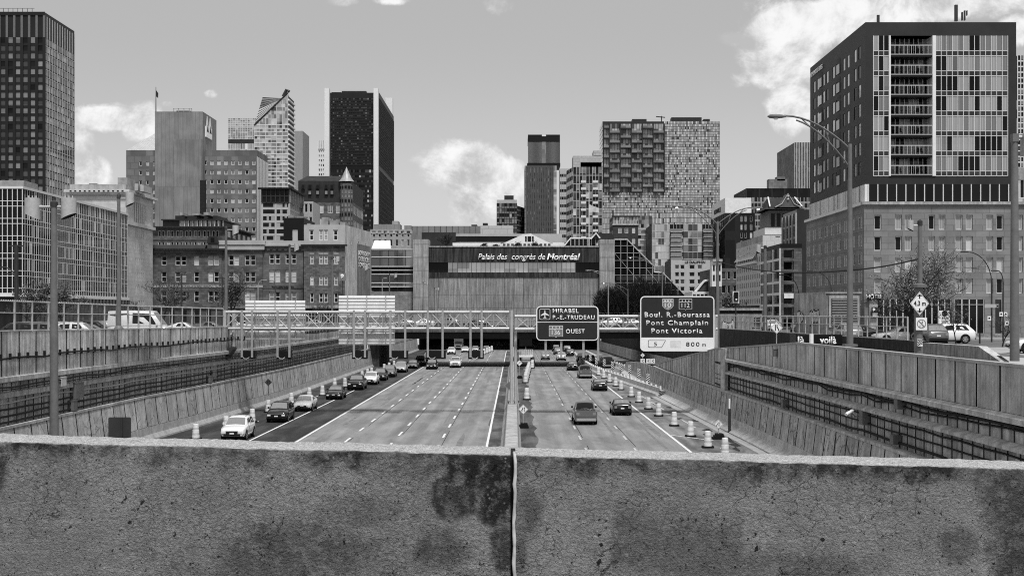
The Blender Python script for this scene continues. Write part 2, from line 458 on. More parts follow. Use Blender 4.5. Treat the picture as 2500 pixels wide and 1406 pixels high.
# ------------------------------------------------------------------ median barrier
md = M('median concrete', .33, var=.2, scale=.8, fine=.12, streak=.2, panel=.1, panel_w=6)
rt = thing('median_barrier', 'long pale concrete median barrier between the two carriageways', 'concrete barrier', (-.2, 60, 0))
g = MB()
prof = [(-.98, 0), (-.78, .3), (-.62, .95), (-.57, 1.0), (.22, 1.0), (.27, .95), (.36, .3), (.52, 0)]
yj = [0] + [6 * k for k in range(1, 56)]
for a, b in zip(yj, yj[1:]):
    for p, q in zip(prof, prof[1:]):
        g.face([(p[0], a + .02, p[1]), (p[0], b - .02, p[1]), (q[0], b - .02, q[1]), (q[0], a + .02, q[1])], md)
g.build('barrier_wall', rt)
g = MB(); g.face([(-.9, 0, .02), (.4, 0, .02), (.4, 335, .02), (-.9, 335, .02)], conc_joint)
g.box(-.5, .15, 0, 336, .02, .9, conc_joint); g.build('barrier_core', rt)

# ------------------------------------------------------------------ trench walls
def panels(mb, xf, zlo, zhi, Y0, Y1, wd, side, m, lean=0., gap=.09, dep=.09, back=True):
    """panels along y; side -1: wall left of the road (faces +x); +1: right (faces -x)"""
    n = max(1, round((Y1 - Y0) / wd)); s = (Y1 - Y0) / n
    zl = zlo if callable(zlo) else (lambda y: zlo); zh = zhi if callable(zhi) else (lambda y: zhi)
    P = lambda y, z, o: (xf(y) + side * (lean * z + o), y, z)
    for k in range(n):
        a, b = Y0 + s * k + gap / 2, Y0 + s * (k + 1) - gap / 2
        za, zb, ta, tb = zl(a), zl(b), zh(a), zh(b)
        if ta - za < .05 and tb - zb < .05: continue
        q = [P(a, za, 0), P(b, zb, 0), P(b, tb, 0), P(a, ta, 0)]
        r = [P(a, za, dep), P(b, zb, dep), P(b, tb, dep), P(a, ta, dep)]
        if side > 0: mb.face([q[1], q[0], q[3], q[2]], m)
        else: mb.face(q, m)
        for i, j in ((0, 3), (3, 2), (2, 1)): mb.face([q[i], q[j], r[j], r[i]], m if (i, j) == (3, 2) else conc_joint)
        if back: mb.face([P(a - gap, za, dep), P(b + gap, zb, dep), P(b + gap, tb, dep), P(a - gap, ta, dep)], conc_joint)
def loft(mb, xf, prof, Ys, side, m):
    for a, b in zip(Ys, Ys[1:]):
        for (o1, z1), (o2, z2) in zip(prof, prof[1:]):
            mb.face([(xf(a) + side * o1, a, z1), (xf(b) + side * o1, b, z1), (xf(b) + side * o2, b, z2), (xf(a) + side * o2, a, z2)], m)

LT = [(60, 8.6), (70, 8.5), (116, 8.23), (229, 8.0), (335, 8.0)]
ltop = lambda y: lerp_tab(LT, y)
YS = [5, 30, 60, 75, 98, 110, 127, 145, 170, 200, 229, 270, 335]
cl_up = M('streaked wall panels', .48, streak=.5, var=.3, scale=.6, bump=.25, panel=.22, speck=.2)
cl_mid = M('grimy middle wall', .38, streak=.45, var=.3, bump=.2, panel=.15, panel_w=1.3)
cl_low = M('pale leaning panels', .38, streak=.22, crack=.5, var=.25, scale=.9, bump=.25, panel=.16, speck=.35)
wl = thing('retaining_wall', 'long pale concrete retaining wall with cables left of the motorway', 'retaining wall', (-28, 5, 0))
g = MB(); panels(g, lx, 6.0, ltop, 5, 229, 2.55, -1, cl_up, 0, gap=.15); 
for a, b in zip(YS[:-1], YS[1:]):
    if b <= 229: g.face([(lx(a) + .02, a, ltop(a) + .003), (lx(b) + .02, b, ltop(b) + .003), (lx(b) - .45, b, ltop(b) + .003), (lx(a) - .45, a, ltop(a) + .003)], conc_plain)
o = g.build('upper_panels', wl); 
# shift the planes: upper wall stands .55 m behind the wall foot
lx_up = lambda y: lx(y) - .55
lx_mid = lambda y: lx(y) - .72
bpy.data.objects.remove(o)
g = MB(); panels(g, lx_up, 6.0, ltop, 5, 229, 2.55, -1, cl_up, 0, gap=.15)
loft(g, lx_up, [(.1, 6.0), (.1, 6.02)], YS, -1, cl_up)
for a, b in zip(YS, YS[1:]):
    if b <= 229: g.face([(lx_up(a) + .03, a, ltop(a) + .004), (lx_up(b) + .03, b, ltop(b) + .004), (lx_up(b) - .4, b, ltop(b) + .004), (lx_up(a) - .4, a, ltop(a) + .004)], conc_plain)
g.build('upper_panels', wl)
YB = [q for q in YS if q <= 229]
g = MB(); loft(g, lx_up, [(.05, 5.66), (-.14, 5.72), (-.14, 5.98), (.05, 6.04)], YB, -1, conc_l); g.build('ledge', wl)
g = MB(); loft(g, lx_up, [(.15, 4.8), (-.05, 4.84), (-.05, 5.12), (.15, 5.16)], YB, -1, conc_l); g.build('ledge', wl)
g = MB(); loft(g, lx_mid, [(0, 3.2), (0, 6.0)], YB, -1, cl_mid)
y = 30.; chan = M('rusted wall channel', .07, var=.3)
while y < 229:                                                   # steel channels standing on the middle wall
    x = lx_mid(y) + .01; g.box(x, x + .025, y, y + .06, 3.3, 4.8, chan); g.box(x, x + .025, y + .5, y + .55, 5.15, 5.66, chan); y += 1.25
g.build('middle_wall', wl)
g = MB(); panels(g, lx, 1.02, 3.15, 5, 335, 2.5, -1, cl_low, .12, gap=.16); g.build('sloped_panels', wl)
g = MB(); loft(g, lx, [(.33, 3.15), (.33, 3.3), (.8, 3.3)], YS, -1, conc_l); loft(g, lx, [(.46, 3.15), (.33, 3.15)], YS, -1, conc_joint); g.build('ledge', wl)
g = MB(); loft(g, lx, [(-.22, 0), (-.2, .12), (.0, .42), (.045, .42), (.115, .98), (.2, 1.0)], YS, -1, conc_plain)
for k in range(40, 330, 3): 
    g.box(lx(k) + .18, lx(k) + .215, k, k + .05, .01, .1, conc_joint)
g.build('base_kerb', wl)
g = MB(); panels(g, lx, 3.4, 6.9, 229, 335, 2.5, -1, cl_low, .12); g.build('panels_past_bridge', wl)
def sag_cable(xf, z, y0, y1, off, r, amp, seed, side=1, step=2.5):
    q = random.Random(seed); pts = []; y = y0
    while y <= y1:
        pts.append((xf(y) + side * off, y, z + q.uniform(-amp, amp))); y += step
    return pts
for k, (z, r, amp, off) in enumerate(((7.0, .05, .1, .12), (5.45, .05, .05, .14), (4.55, .05, .08, .16), (4.2, .055, .05, .18), (3.85, .06, .03, .18), (3.5, .06, .03, .18), (5.3, .03, .06, .16))):
    g = MB(); g.tube(sag_cable(lx_up if k in (0, 1, 6) else lx_mid, z, 40, 225, off, r, amp, k), r, cable_m if k != 2 else steel, 6)
    y = 41.
    while y < 225 and k == 0:
        x = lx_up(y); g.box(x, x + .14, y, y + .07, z - .06, z + .28, cable_m); y += 1.3
    g.build('wall_cable', wl)

# right wall
RT = [(5, 7.6), (86, 7.6), (117, 6.4), (164, 3.15), (208, 1.8)]
rtop = lambda y: lerp_tab(RT, y)
YR = [5, 30, 50, 70, 86, 95, 111]
YRF = YR + [117, 130, 149, 164, 180, 208]
cr_up = M('dull streaked wall panels', .42, streak=.35, var=.3, scale=.6, bump=.2, panel=.16, speck=.25)
cr_mid = M('sooty middle wall', .4, streak=.4, var=.3, bump=.2, panel=.15, panel_w=1.3)
cr_low = M('cracked leaning panels', .38, streak=.25, var=.3, crack=.75, scale=.9, bump=.25, panel=.15, speck=.4)
rx_up = lambda y: rx(y) + .62
rx_mid = lambda y: rx(y) + .78
wr = thing('retaining_wall', 'grey stained retaining wall with two ledges, dropping towards the sunken slip road', 'retaining wall', (19, 5, 0))
g = MB(); panels(g, rx_up, 5.72, lambda y: rtop(y) - .004, 5, 111, 2.55, 1, cr_up, 0, gap=.16)
for a, b in zip(YRF, YRF[1:]):
    g.face([(rx_up(a) - .04, a, rtop(a)), (rx_up(a) + .4, a, rtop(a)), (rx_up(b) + .4, b, rtop(b)), (rx_up(b) - .04, b, rtop(b))], conc_plain)
    g.face([(rx_up(a) - .04, a, rtop(a) - .12), (rx_up(a) - .04, a, rtop(a)), (rx_up(b) - .04, b, rtop(b)), (rx_up(b) - .04, b, rtop(b) - .12)], conc_plain)
    g.face([(rx_up(a) + .4, a, 0), (rx_up(b) + .4, b, 0), (rx_up(b) + .4, b, rtop(b)), (rx_up(a) + .4, a, rtop(a))], cr_up)
g.build('upper_panels', wr)
g = MB(); panels(g, rx_up, 3.0, lambda y: rtop(y) - .004, 111, 164, 1.7, 1, cr_up, 0, gap=.16); g.build('far_panels', wr)
ledge_m = M('worn ledge concrete', .42, streak=.3, var=.25, bump=.2)
for z1, z0 in ((5.72, 5.38), (4.62, 4.36)):
    g = MB(); loft(g, rx_up, [(.2, z0), (-.3, z0), (-.3, z1 - .13), (.06, z1), (.2, z1)], YR, 1, ledge_m)
    x = rx_up(111); g.face([(x + .2, 111, z0), (x - .3, 111, z0), (x - .3, 111, z1 - .13), (x + .06, 111, z1), (x + .2, 111, z1)], ledge_m)
    g.build('ledge', wr)
g = MB(); loft(g, rx_mid, [(0, 2.85), (0, 5.75)], YR, 1, cr_mid)
y = 40.
while y < 118:
    x = rx_mid(y); g.box(x - .035, x - .005, y, y + .07, 2.95, 4.36, chan); g.box(x - .035, x - .005, y + .6, y + .67, 4.62, 5.38, chan); y += 1.25
g.build('middle_wall', wr)
g = MB(); x = rx_up(112.5); g.box(x - .25, x + .3, 111.1, 113.4, 2.9, rtop(113.4) - .05, cr_mid); g.build('pilaster', wr)
g = MB(); panels(g, rx, .98, lambda y: min(2.78, rtop(y) - .01), 5, 208, 2.4, 1, cr_low, .12, gap=.17); g.build('sloped_panels', wr)
g = MB(); loft(g, rx, [(.3, 2.78), (.3, 2.93), (.85, 2.93)], YR + [117, 149, 164], 1, ledge_m); g.build('ledge', wr)
g = MB(); loft(g, rx, [(-.62, 0.014), (-.6, .06), (-.12, .36), (.03, .44), (.11, .96), (.2, 1.0)], YRF, 1, M('pale kerb concrete', .45, var=.2, fine=.12, streak=.2))
x = rx(208); g.face([(x - .6, 208, 0), (x + .75, 208, 0), (x + .75, 208, 1.75), (x + .25, 208, 1.75)], cr_low); g.build('base_kerb', wr)
for k, (z, r, amp, off) in enumerate(((5.2, .07, .08, .15), (5.05, .045, .12, .13), (4.1, .045, .04, .13), (3.7, .045, .04, .13), (3.2, .07, .05, .16))):
    g = MB(); g.tube(sag_cable(rx_mid, z, 35, 118, off, r, amp, k + 20, -1), r, cable_m, 6); g.build('wall_cable', wr)
# slip road running down behind the right wall, and its dark outer wall
rz = lambda y: max(.0, min(6.2, 6.0 * (210 - y) / 135))
g = MB(); YO = [40, 60, 75, 100, 130, 160, 190, 210]
for a, b in zip(YO, YO[1:]):
    g.face([(rx_up(a) + .4, a, rz(a) + .004), (ox(a) + .1, a, rz(a) + .004), (ox(b) + .1, b, rz(b) + .004), (rx_up(b) + .4, b, rz(b) + .004)], road_m)
g.face([(17, 210, .004), (ox(210), 210, .004), (ox(335), 335, .004), (17, 335, .004)], road_m)
struct(g, 'slip_road')
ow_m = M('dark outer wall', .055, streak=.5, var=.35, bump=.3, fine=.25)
ow = thing('retaining_wall', 'almost black retaining wall along the far side of the sunken slip road', 'retaining wall', (29, 79, 0))
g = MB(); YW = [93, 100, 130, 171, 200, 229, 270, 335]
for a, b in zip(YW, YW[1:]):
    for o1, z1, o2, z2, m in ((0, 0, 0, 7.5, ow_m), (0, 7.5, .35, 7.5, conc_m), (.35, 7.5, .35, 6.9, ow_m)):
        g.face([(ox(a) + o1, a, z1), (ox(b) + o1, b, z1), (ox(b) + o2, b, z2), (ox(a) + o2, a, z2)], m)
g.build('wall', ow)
g = MB(); 
y0, y1 = 79, 93
pts = [(79, 5.9), (93, 5.0), (93, 7.42), (82.5, 7.42), (79, 6.6)]
f1 = [(ox(p) - .05, p, z) for p, z in pts]; f2 = [(ox(p) + .5, p, z) for p, z in pts]
g.face(f1, conc_m); g.face(list(reversed(f2)), conc_m)
for i in range(5): j = (i + 1) % 5; g.face([f1[i], f2[i], f2[j], f1[j]], conc_l)
g.build('wall_end', ow)
g = MB(); panels(g, lambda y: ox(y) - .5, .2, 2.3, 168, 335, 2.5, 1, cl_low, .1); g.build('foot_panels', ow)

# ------------------------------------------------------------------ bridge over the motorway
br = thing('road_bridge', 'dark steel girder bridge carrying a street across the motorway', 'bridge', (0, 240, 5))
fas = M('bridge fascia', .12, streak=.4, var=.25); gir = M('dark steel girder', .03, var=.3, rough=.6)
g = MB(); g.box(-25.5, 25, 229, 252, 6.2, 7.02, fas); g.build('deck', br)
for k in range(6):
    g = MB(); y = 229.7 + k * 4.2; g.box(-25.4, 24.6, y, y + .1, 5.1, 6.19, gir); g.box(-25.4, 24.6, y - .2, y + .3, 5.04, 5.1, gir); g.build('girder', br)
for yy_, top in ((229.25, 8.75), (251.5, 9.5)):
    g = MB()
    for z in ((7.35, 7.8, 8.25, 8.72) if top < 9 else (8.2, 9.48)): g.box(-25.4, 24.8, yy_, yy_ + .07, z, z + .07, steel)
    for k in range(28): x = -25.3 + k * 1.855; g.box(x, x + .09, yy_ - .03, yy_ + .09, 7.02, top, steel)
    if top > 9:
        for k in range(250): x = -25.3 + k * .2; g.box(x, x + .03, yy_ + .08, yy_ + .1, 7.02, top, steel_d)
    g.build('railing', br)
g = MB(); g.box(lx(240) - .6, lx(240) + 1.1, 231.5, 251, 0, 5.03, M('bridge shade dark block', .09, var=.3, streak=.4)); g.build('pier', br)  # no real pier: dark block added to paint the bridge's shade on the wall
# ------------------------------------------------------------------ tunnel under the convention centre
tn = thing('road_tunnel', 'black mouth of the motorway tunnel beneath the convention centre', 'tunnel', (0, 336, 0))
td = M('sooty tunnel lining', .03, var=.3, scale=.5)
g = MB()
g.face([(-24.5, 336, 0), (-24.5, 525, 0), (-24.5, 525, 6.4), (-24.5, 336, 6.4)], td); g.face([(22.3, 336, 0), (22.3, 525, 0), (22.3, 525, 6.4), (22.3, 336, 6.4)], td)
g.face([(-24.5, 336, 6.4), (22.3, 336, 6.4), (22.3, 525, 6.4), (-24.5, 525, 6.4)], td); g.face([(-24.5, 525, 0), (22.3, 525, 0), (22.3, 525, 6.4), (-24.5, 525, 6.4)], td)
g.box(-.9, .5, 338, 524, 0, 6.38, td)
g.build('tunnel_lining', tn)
lampm = M('tunnel lamp', .8, emit=3.)
for k in range(7):
    for x in (-16, -6, 7, 14):
        g = MB(); y = 350 + k * 14; g.box(x, x + .25, y, y + .9, 6.1, 6.25, lampm); g.build('tunnel_lamp', tn)
# ================================================================== buildings
WCACHE = {}
STY = {'dark': [(g_dark, 6), (g_soft, 2)], 'mix': [(g_dark, 7), (g_blind, 1), (g_curt, 1.5), (g_soft, 1)], 'curt': [(g_curt, 6), (g_dark, 2), (g_blind, 1)],
       'pale': [(g_mid, 3), (g_blind, 3), (g_dark, 3)], 'sky': [(g_sky, 5), (g_mid, 2)]}
def win_mesh(wd, h, fm, gm, mull, fr):
    key = (round(wd, 2), round(h, 2), fm.name, gm.name, mull, fr)
    if key not in WCACHE:
        g = MB(); d = .06
        g.face([(0, 0, 0), (wd, 0, 0), (wd, 0, h), (0, 0, h)], gm)
        if fr:
            g.box(0, fr, -d, -.003, 0, h, fm, 'k'); g.box(wd - fr, wd, -d, -.003, 0, h, fm, 'k'); g.box(fr, wd - fr, -d, -.003, 0, fr, fm, 'k'); g.box(fr, wd - fr, -d, -.003, h - fr, h, fm, 'k')
            for q in range(1, mull + 1): x = wd * q / (mull + 1); g.box(x - fr / 2, x + fr / 2, -d, -.003, fr, h - fr, fm, 'k')
            if mull < 0: g.box(fr, wd - fr, -d, -.003, h * .5 - fr / 2, h * .5 + fr / 2, fm, 'k')
        WCACHE[key] = (g.mesh('window'), g)
    return WCACHE[key]
class B:
    def __init__(s, name, label, cat, px0, px1, pyt, Y, D, wall, zb=7., seed=1, group=None, frame=frame_l):
        s.Y0, s.Y1, s.X0, s.X1, s.zt, s.zb = Y, Y + D, X(px0, Y), X(px1, Y), Z(pyt, Y), zb
        s.wall, s.frame = wall, frame
        s.root = thing(name, label, cat, (X((px0 + px1) / 2, Y), Y, zb), group)
        s.mb = MB(); s.cw = MB(); s.wins = []; s.rng = random.Random(seed); s.left = (px0 + px1) / 2 < HX
        s.done = False
    def zz(s, py): return Z(py, s.Y0)
    def face(s, p0, p1, z1, bands):
        """bands from the top down: (z_bottom, type, ...)"""
        d = Vector((p1[0] - p0[0], p1[1] - p0[1])); L = d.length; d /= L; n = Vector((d.y, -d.x))
        P = lambda u, z, o=0.: (p0[0] + d.x * u + n.x * o, p0[1] + d.y * u + n.y * o, z)
        def q(mb, u0, u1, a, b, m, o=0.): mb.face([P(u0, a, o), P(u1, a, o), P(u1, b, o), P(u0, b, o)], m)
        for bd in bands:
            z0, ty, kw = bd[0], bd[1], bd[2] if len(bd) > 2 else {}
            m = kw.get('m') or s.wall
            if ty == 'P':
                o = kw.get('out', 0)
                if o:
                    q(s.mb, -o, L + o, z0, z1, m, o)
                    for zq in (z0, z1): s.mb.face([P(-o, zq, 0), P(L + o, zq, 0), P(L + o, zq, o), P(-o, zq, o)], m)
                    for uq, uo in ((0, -o), (L, L + o)): s.mb.face([P(uq, z0, 0), P(uo, z0, o), P(uo, z1, o), P(uq, z1, 0)], m)
                    if kw.get('dent'):
                        k = int(L / kw['dent']); 
                        for i in range(k): u0 = (i + .3) * L / k; c = P(u0, z0, .003 + o); e = P(u0 + L / k * .45, z0, .05 + o); s.mb.face([P(u0, z0 + .05, o + .01), P(u0 + L / k * .45, z0 + .05, o + .01), P(u0 + L / k * .45, z0 + .35, o + .01), P(u0, z0 + .35, o + .01)], frame_d)
                else: q(s.mb, 0, L, z0, z1, m)
            elif ty == 'W':
                cols = kw.get('cols'); nb, nf = kw.get('nb', 1), kw.get('nf', 1); wf, hf = kw.get('wf', .5), kw.get('hf', .6); rec = kw.get('rec', .22) * (.22 if abs(d.y) > .7 else 1); lo = kw.get('lo', .5)
                pair = kw.get('pair', 1)
                if cols is None:
                    mg = kw.get('mg', 0.); bay = (L - 2 * mg) / nb; cols = []
                    for i in range(nb):
                        tot = bay * wf; g0 = mg + i * bay + (bay - tot) / 2; gp = kw.get('gap', .1) * bay if pair > 1 else 0; w1 = (tot - gp * (pair - 1)) / pair
                        for k in range(pair): cols.append((g0 + k * (w1 + gp), g0 + k * (w1 + gp) + w1))
                else: cols = [(X(a, s.Y0) - p0[0], X(b, s.Y0) - p0[0]) for a, b in cols]
                fh = (z1 - z0) / nf
                rows = [(z0 + j * fh + fh * (1 - hf) * lo, z0 + j * fh + fh * (1 - hf) * lo + fh * hf) for j in range(nf)]
                us = [0.] + [x for c in cols for x in c] + [L]
                zs = z0
                for (a, b) in rows:
                    q(s.mb, 0, L, zs, a, m)
                    for i in range(0, len(us), 2): q(s.mb, us[i], us[i + 1], a, b, m)
                    for (ua, ub) in cols:
                        for (u0, za, u1, zb_) in ((ua, a, ua, b), (ub, b, ub, a), (ua, b, ub, b), (ub, a, ua, a)):
                            s.mb.face([P(u0, za), P(u1, zb_), P(u1, zb_, -rec), P(u0, za, -rec)], m)
                        s.wins.append((P(ua, a, -rec), d, ub - ua, b - a, kw.get('style', 'mix'), kw.get('mull', 0), kw.get('fm') or s.frame, kw.get('fr', .07)))
                    zs = b
                q(s.mb, 0, L, zs, z1, m)
                if kw.get('sill'):
                    for (a, b) in rows:
                        for (ua, ub) in cols:
                            s.mb.face([P(ua - .1, a - .18, .06), P(ub + .1, a - .18, .06), P(ub + .1, a, .06), P(ua - .1, a, .06)], kw['sill'])
                            s.mb.face([P(ua - .1, a, .06), P(ub + .1, a, .06), P(ub + .1, a, 0), P(ua - .1, a, 0)], kw['sill'])
                            if kw.get('lintel'): s.mb.face([P(ua - .1, b, .06), P(ub + .1, b, .06), P(ub + .1, b + .22, .06), P(ua - .1, b + .22, .06)], kw['sill'])
            elif ty == 'C':
                nu, nz = kw['nu'], kw['nz']; ms = kw['ms']; sp = kw.get('sp', 0.); spm = kw.get('spm') or s.wall
                mw, md_, mm = kw.get('mw', 0.), kw.get('md', .12), kw.get('mm') or s.frame; hb = kw.get('hb', 0.)
                fh, fu = (z1 - z0) / nz, L / nu
                fn = kw.get('fn')
                for j in range(nz):
                    a = z0 + j * fh
                    if sp: q(s.cw, 0, L, a, a + fh * sp, spm)
                    for i in range(nu):
                        gm = fn(i, nz - 1 - j, s.rng) if fn else s.rng.choices([x[0] for x in ms], [x[1] for x in ms])[0]
                        q(s.cw, i * fu, (i + 1) * fu, a + fh * sp, a + fh, gm)
                    if hb:
                        for zq in ([a] + ([a + fh * sp] if kw.get('hb2') else [])):
                            s.cw.face([P(0, zq - hb / 2, md_ * .6), P(L, zq - hb / 2, md_ * .6), P(L, zq + hb / 2, md_ * .6), P(0, zq + hb / 2, md_ * .6)], mm)
                            s.cw.face([P(0, zq + hb / 2, md_ * .6), P(L, zq + hb / 2, md_ * .6), P(L, zq + hb / 2, 0), P(0, zq + hb / 2, 0)], mm)
                if mw:
                    st = kw.get('mstep', 1)
                    for i in range(0, nu + 1, st):
                        u = i * fu
                        s.cw.face([P(u - mw / 2, z0, md_), P(u + mw / 2, z0, md_), P(u + mw / 2, z1, md_), P(u - mw / 2, z1, md_)], mm)
                        s.cw.face([P(u - mw / 2, z0, 0), P(u - mw / 2, z0, md_), P(u - mw / 2, z1, md_), P(u - mw / 2, z1, 0)], mm)
                        s.cw.face([P(u + mw / 2, z0, md_), P(u + mw / 2, z0, 0), P(u + mw / 2, z1, 0), P(u + mw / 2, z1, md_)], mm)
            z1 = z0
        return s
    def front(s, bands, px0=None, px1=None, top=None):
        x0 = s.X0 if px0 is None else X(px0, s.Y0); x1 = s.X1 if px1 is None else X(px1, s.Y0)
        return s.face((x0, s.Y0), (x1, s.Y0), s.zt if top is None else s.zz(top), [(s.zb if b[0] is None else s.zz(b[0]),) + tuple(b[1:]) for b in bands])
    def side(s, bands, top=None, y0=None, y1=None):
        a, b = s.Y0 if y0 is None else y0, s.Y1 if y1 is None else y1
        p = ((s.X1, a), (s.X1, b)) if s.left else ((s.X0, b), (s.X0, a))
        return s.face(p[0], p[1], s.zt if top is None else s.zz(top), [(s.zb if b[0] is None else s.zz(b[0]),) + tuple(b[1:]) for b in bands])
    def hull(s, roofm=None, side=False):
        """the unseen sides and the roof"""
        a = [(s.X1, s.Y1), (s.X0, s.Y1)]
        sides = [((s.X1, s.Y1), (s.X0, s.Y1))]
        l, r = ((s.X0, s.Y1), (s.X0, s.Y0)), ((s.X1, s.Y0), (s.X1, s.Y1))
        sides += [l if s.left else r] + ([r if s.left else l] if side else [])
        for p, q in sides: s.mb.face([(p[0], p[1], s.zb), (q[0], q[1], s.zb), (q[0], q[1], s.zt), (p[0], p[1], s.zt)], s.wall)
        g = MB(); g.face([(s.X0, s.Y0, s.zt - .01), (s.X1, s.Y0, s.zt - .01), (s.X1, s.Y1, s.zt - .01), (s.X0, s.Y1, s.zt - .01)], roofm or conc_m); g.build('roof', s.root)
        return s
    def part(s, name, mb, smooth=False): return mb.build(name, s.root, smooth)
    def boxes(s, name, rects, m, y0=None, y1=None):
        """roof pieces given as (px0, px1, py_top, py_bottom) at the front plane, with their own depth"""
        for r in rects:
            g = MB(); ya = s.Y0 + 3 if y0 is None else y0; yb = ya + 6 if y1 is None else y1
            g.box(X(r[0], s.Y0), X(r[1], s.Y0), ya, yb, s.zz(r[3]), s.zz(r[2]), m); g.build(name, s.root)
    def end(s, cap=100):
        s.mb.build('wall', s.root); s.cw.build('curtain_wall', s.root)
        if s.wins:
            def key(wn): p = wn[0]; return -wn[2] * wn[3] / (p[0] ** 2 + p[1] ** 2)
            ws = sorted(s.wins, key=key); big = MB(); w0 = s.root['_w']
            for k, (p, d, wd, h, sty, mull, fm, fr) in enumerate(ws):
                gm = s.rng.choices([x[0] for x in STY[sty]], [x[1] for x in STY[sty]])[0]
                me, mbx = win_mesh(wd, h, fm, gm, mull, fr)
                if k < cap:
                    o = bpy.data.objects.new('window', me); COL.objects.link(o); o.parent = s.root
                    o.location = (p[0] - w0[0], p[1] - w0[1], p[2] - w0[2]); o.rotation_euler = (0, 0, math.atan2(d.y, d.x))
                else:
                    for f, mi in zip(mbx.f, mbx.fm):
                        big.face([(p[0] + d.x * mbx.v[i][0] - d.y * mbx.v[i][1], p[1] + d.y * mbx.v[i][0] + d.x * mbx.v[i][1], p[2] + mbx.v[i][2]) for i in f], mbx.ms[mi])
            if big.f: tag(big.build('further_windows', s.root), kind='stuff')
        return s
stone_d = M('dark sandstone', .13, var=.35, scale=.5, brick=(1.1, .5, .7, .28), bump=.2)
brick_m = M('brown brick', .13, var=.3, scale=.8, brick=(.9, .42, .65, .25))
rubble = M('rough grey stonework', .14, var=.3, scale=.8, brick=(.8, .38, .5, .35), bump=.3)
lime = M('pale limestone', .36, var=.15, scale=.3, brick=(1.6, .8, .85, .07))
lime_d = M('grey limestone slabs', .2, var=.3, scale=.12, brick=(2.4, 1.6, .85, .22), streak=.15)
metal_d = M('dark metal cladding', .055, rough=.5, var=.2, scale=.3, metal=.2)
metal_p = M('pale metal cladding', .4, rough=.5, var=.1, scale=.5, metal=.2)
ribs = M('pale stone fins', .5, var=.08)
black_f = M('black cladding', .016, rough=.5, var=.2, scale=.5)
white_f = M('white cladding', .66, var=.08)
bronze = M('dark bronze cladding', .03, rough=.5, var=.25, scale=.1)
hotel_st = M('hotel stone blocks', .21, var=.18, scale=.4, brick=(1.5, .62, .72, .1))
brut = M('streaked brutalist concrete', .25, streak=.45, var=.25, scale=.15, panel=.12, panel_axis='x', panel_w=2.3)
brut_d = M('dark streaked concrete', .07, streak=.75, var=.3, scale=.2)  # dark tone with strong vertical streaks, for the fascia and the band
brut_p = M('pale concrete pier', .3, var=.25, scale=.25, streak=.3, brick=(5, 3.4, .75, .05))
roof_l = M('pale roof metal', .5, rough=.5, var=.1)
roof_d = M('dark slate roof', .05, var=.3, scale=.5, rough=.7)
plant_m = M('rooftop plant metal', .3, rough=.5, var=.4, scale=.4, metal=.3)

# --- far left dark office tower
t = B('office_tower', 'tall almost black office tower at the left edge with pale window strips', 'tower', -110, 108, 30, 540, 37, bronze, seed=2)
cm = dict(ms=[(g_mid, 5), (g_soft, 4), (g_dark, 1.2)], spm=bronze, sp=.3, mw=1.2, md=.35, mm=bronze)
t.front([(38, 'P', {'out': .4}), (92, 'C', dict(ms=[(bronze, 1)], nu=24, nz=1, mw=.9, md=.3, mm=M('grey granite rib', .16, var=.1), mstep=2)), (None, 'C', dict(cm, nu=12, nz=36, hb=.3))])
t.side([(38, 'P'), (92, 'C', dict(ms=[(bronze, 1)], nu=12, nz=1, mw=.5, md=.2, mm=M('steel mullion', .4, rough=.5), mstep=1)), (None, 'C', dict(ms=[(g_mid, 4), (g_sky, 2), (g_soft, 4)], spm=bronze, sp=.25, nu=24, nz=36, mw=.4, md=.15, mm=MATS['steel mullion'], mstep=2, hb=.3))])
t.hull(bronze).end()
g = MB(); zt = t.zt
for x in range(-255, -200, 2): g.box(x, x + .15, 543, 543.2, zt, zt + 2.2, steel_d)
g.box(-255, -200, 543, 543.2, zt + 2.0, zt + 2.3, steel); g.build('roof_rail', t.root)

# --- glass curtain wall building
t = B('glass_office', 'six storey glass curtain wall office block with pale vertical mullions', 'office building', -140, 55, 455, 199, 54, metal_d, seed=3, frame=M('white mullion', .6, rough=.5, var=.05))
wm = MATS['white mullion']
t.front([(461, 'P', {'m': wm, 'out': .15}), (716, 'C', dict(ms=[(g_dark, 5), (black_f, 2)], nu=16, nz=6, sp=.3, spm=black_f, mw=.11, md=.1, hb=.1, hb2=1)), (724, 'P', {'m': white_f, 'out': .3}), (None, 'P', {'m': black_f})])
t.side([(461, 'P', {'m': wm, 'out': .15}), (716, 'C', dict(ms=[(g_dark, 12), (g_blind, 1), (g_curt, 2), (g_soft, 2)], nu=56, nz=6, sp=.3, spm=g_dark, mw=.11, md=.04, hb=.1, hb2=1)), (724, 'P', {'m': white_f, 'out': .3}), (None, 'C', dict(ms=[(black_f, 3), (g_dark, 2)], nu=28, nz=1, mw=.4, md=.5, mm=brick_m))])
t.hull(conc_m); t.boxes('plant_room', [(-60, 40, 436, 456)], plant_m); t.end()
# --- pale classical building behind
t = B('bank_building', 'pale classical stone building with a deep dark cornice behind the glass office block', 'building', 170, 308, 450, 258, 19, M('bank limestone', .5, var=.15, scale=.3, brick=(1.6, .8, .85, .07)), seed=4)
t.front([(464, 'P', {'m': conc_plain}), (470, 'P', {'out': .9, 'dent': .9}), (476, 'P', {'out': .5}), (None, 'P')])
t.side([(464, 'P', {'m': conc_plain}), (470, 'P', {'out': .9}), (485, 'P'), (540, 'W', dict(nb=6, nf=1, wf=.42, hf=.92, mg=5, style='dark', rec=.5)), (548, 'P', {'out': .5}), (None, 'W', dict(nb=5, nf=7, wf=.3, hf=.62, mg=6, style='dark', rec=.4))])
t.hull(); t.boxes('roof_plant', [(276, 300, 430, 450), (205, 222, 444, 450)], plant_m); t.boxes('roof_vent', [(318, 326, 445, 462), (332, 340, 448, 464)], metal_p); t.end()
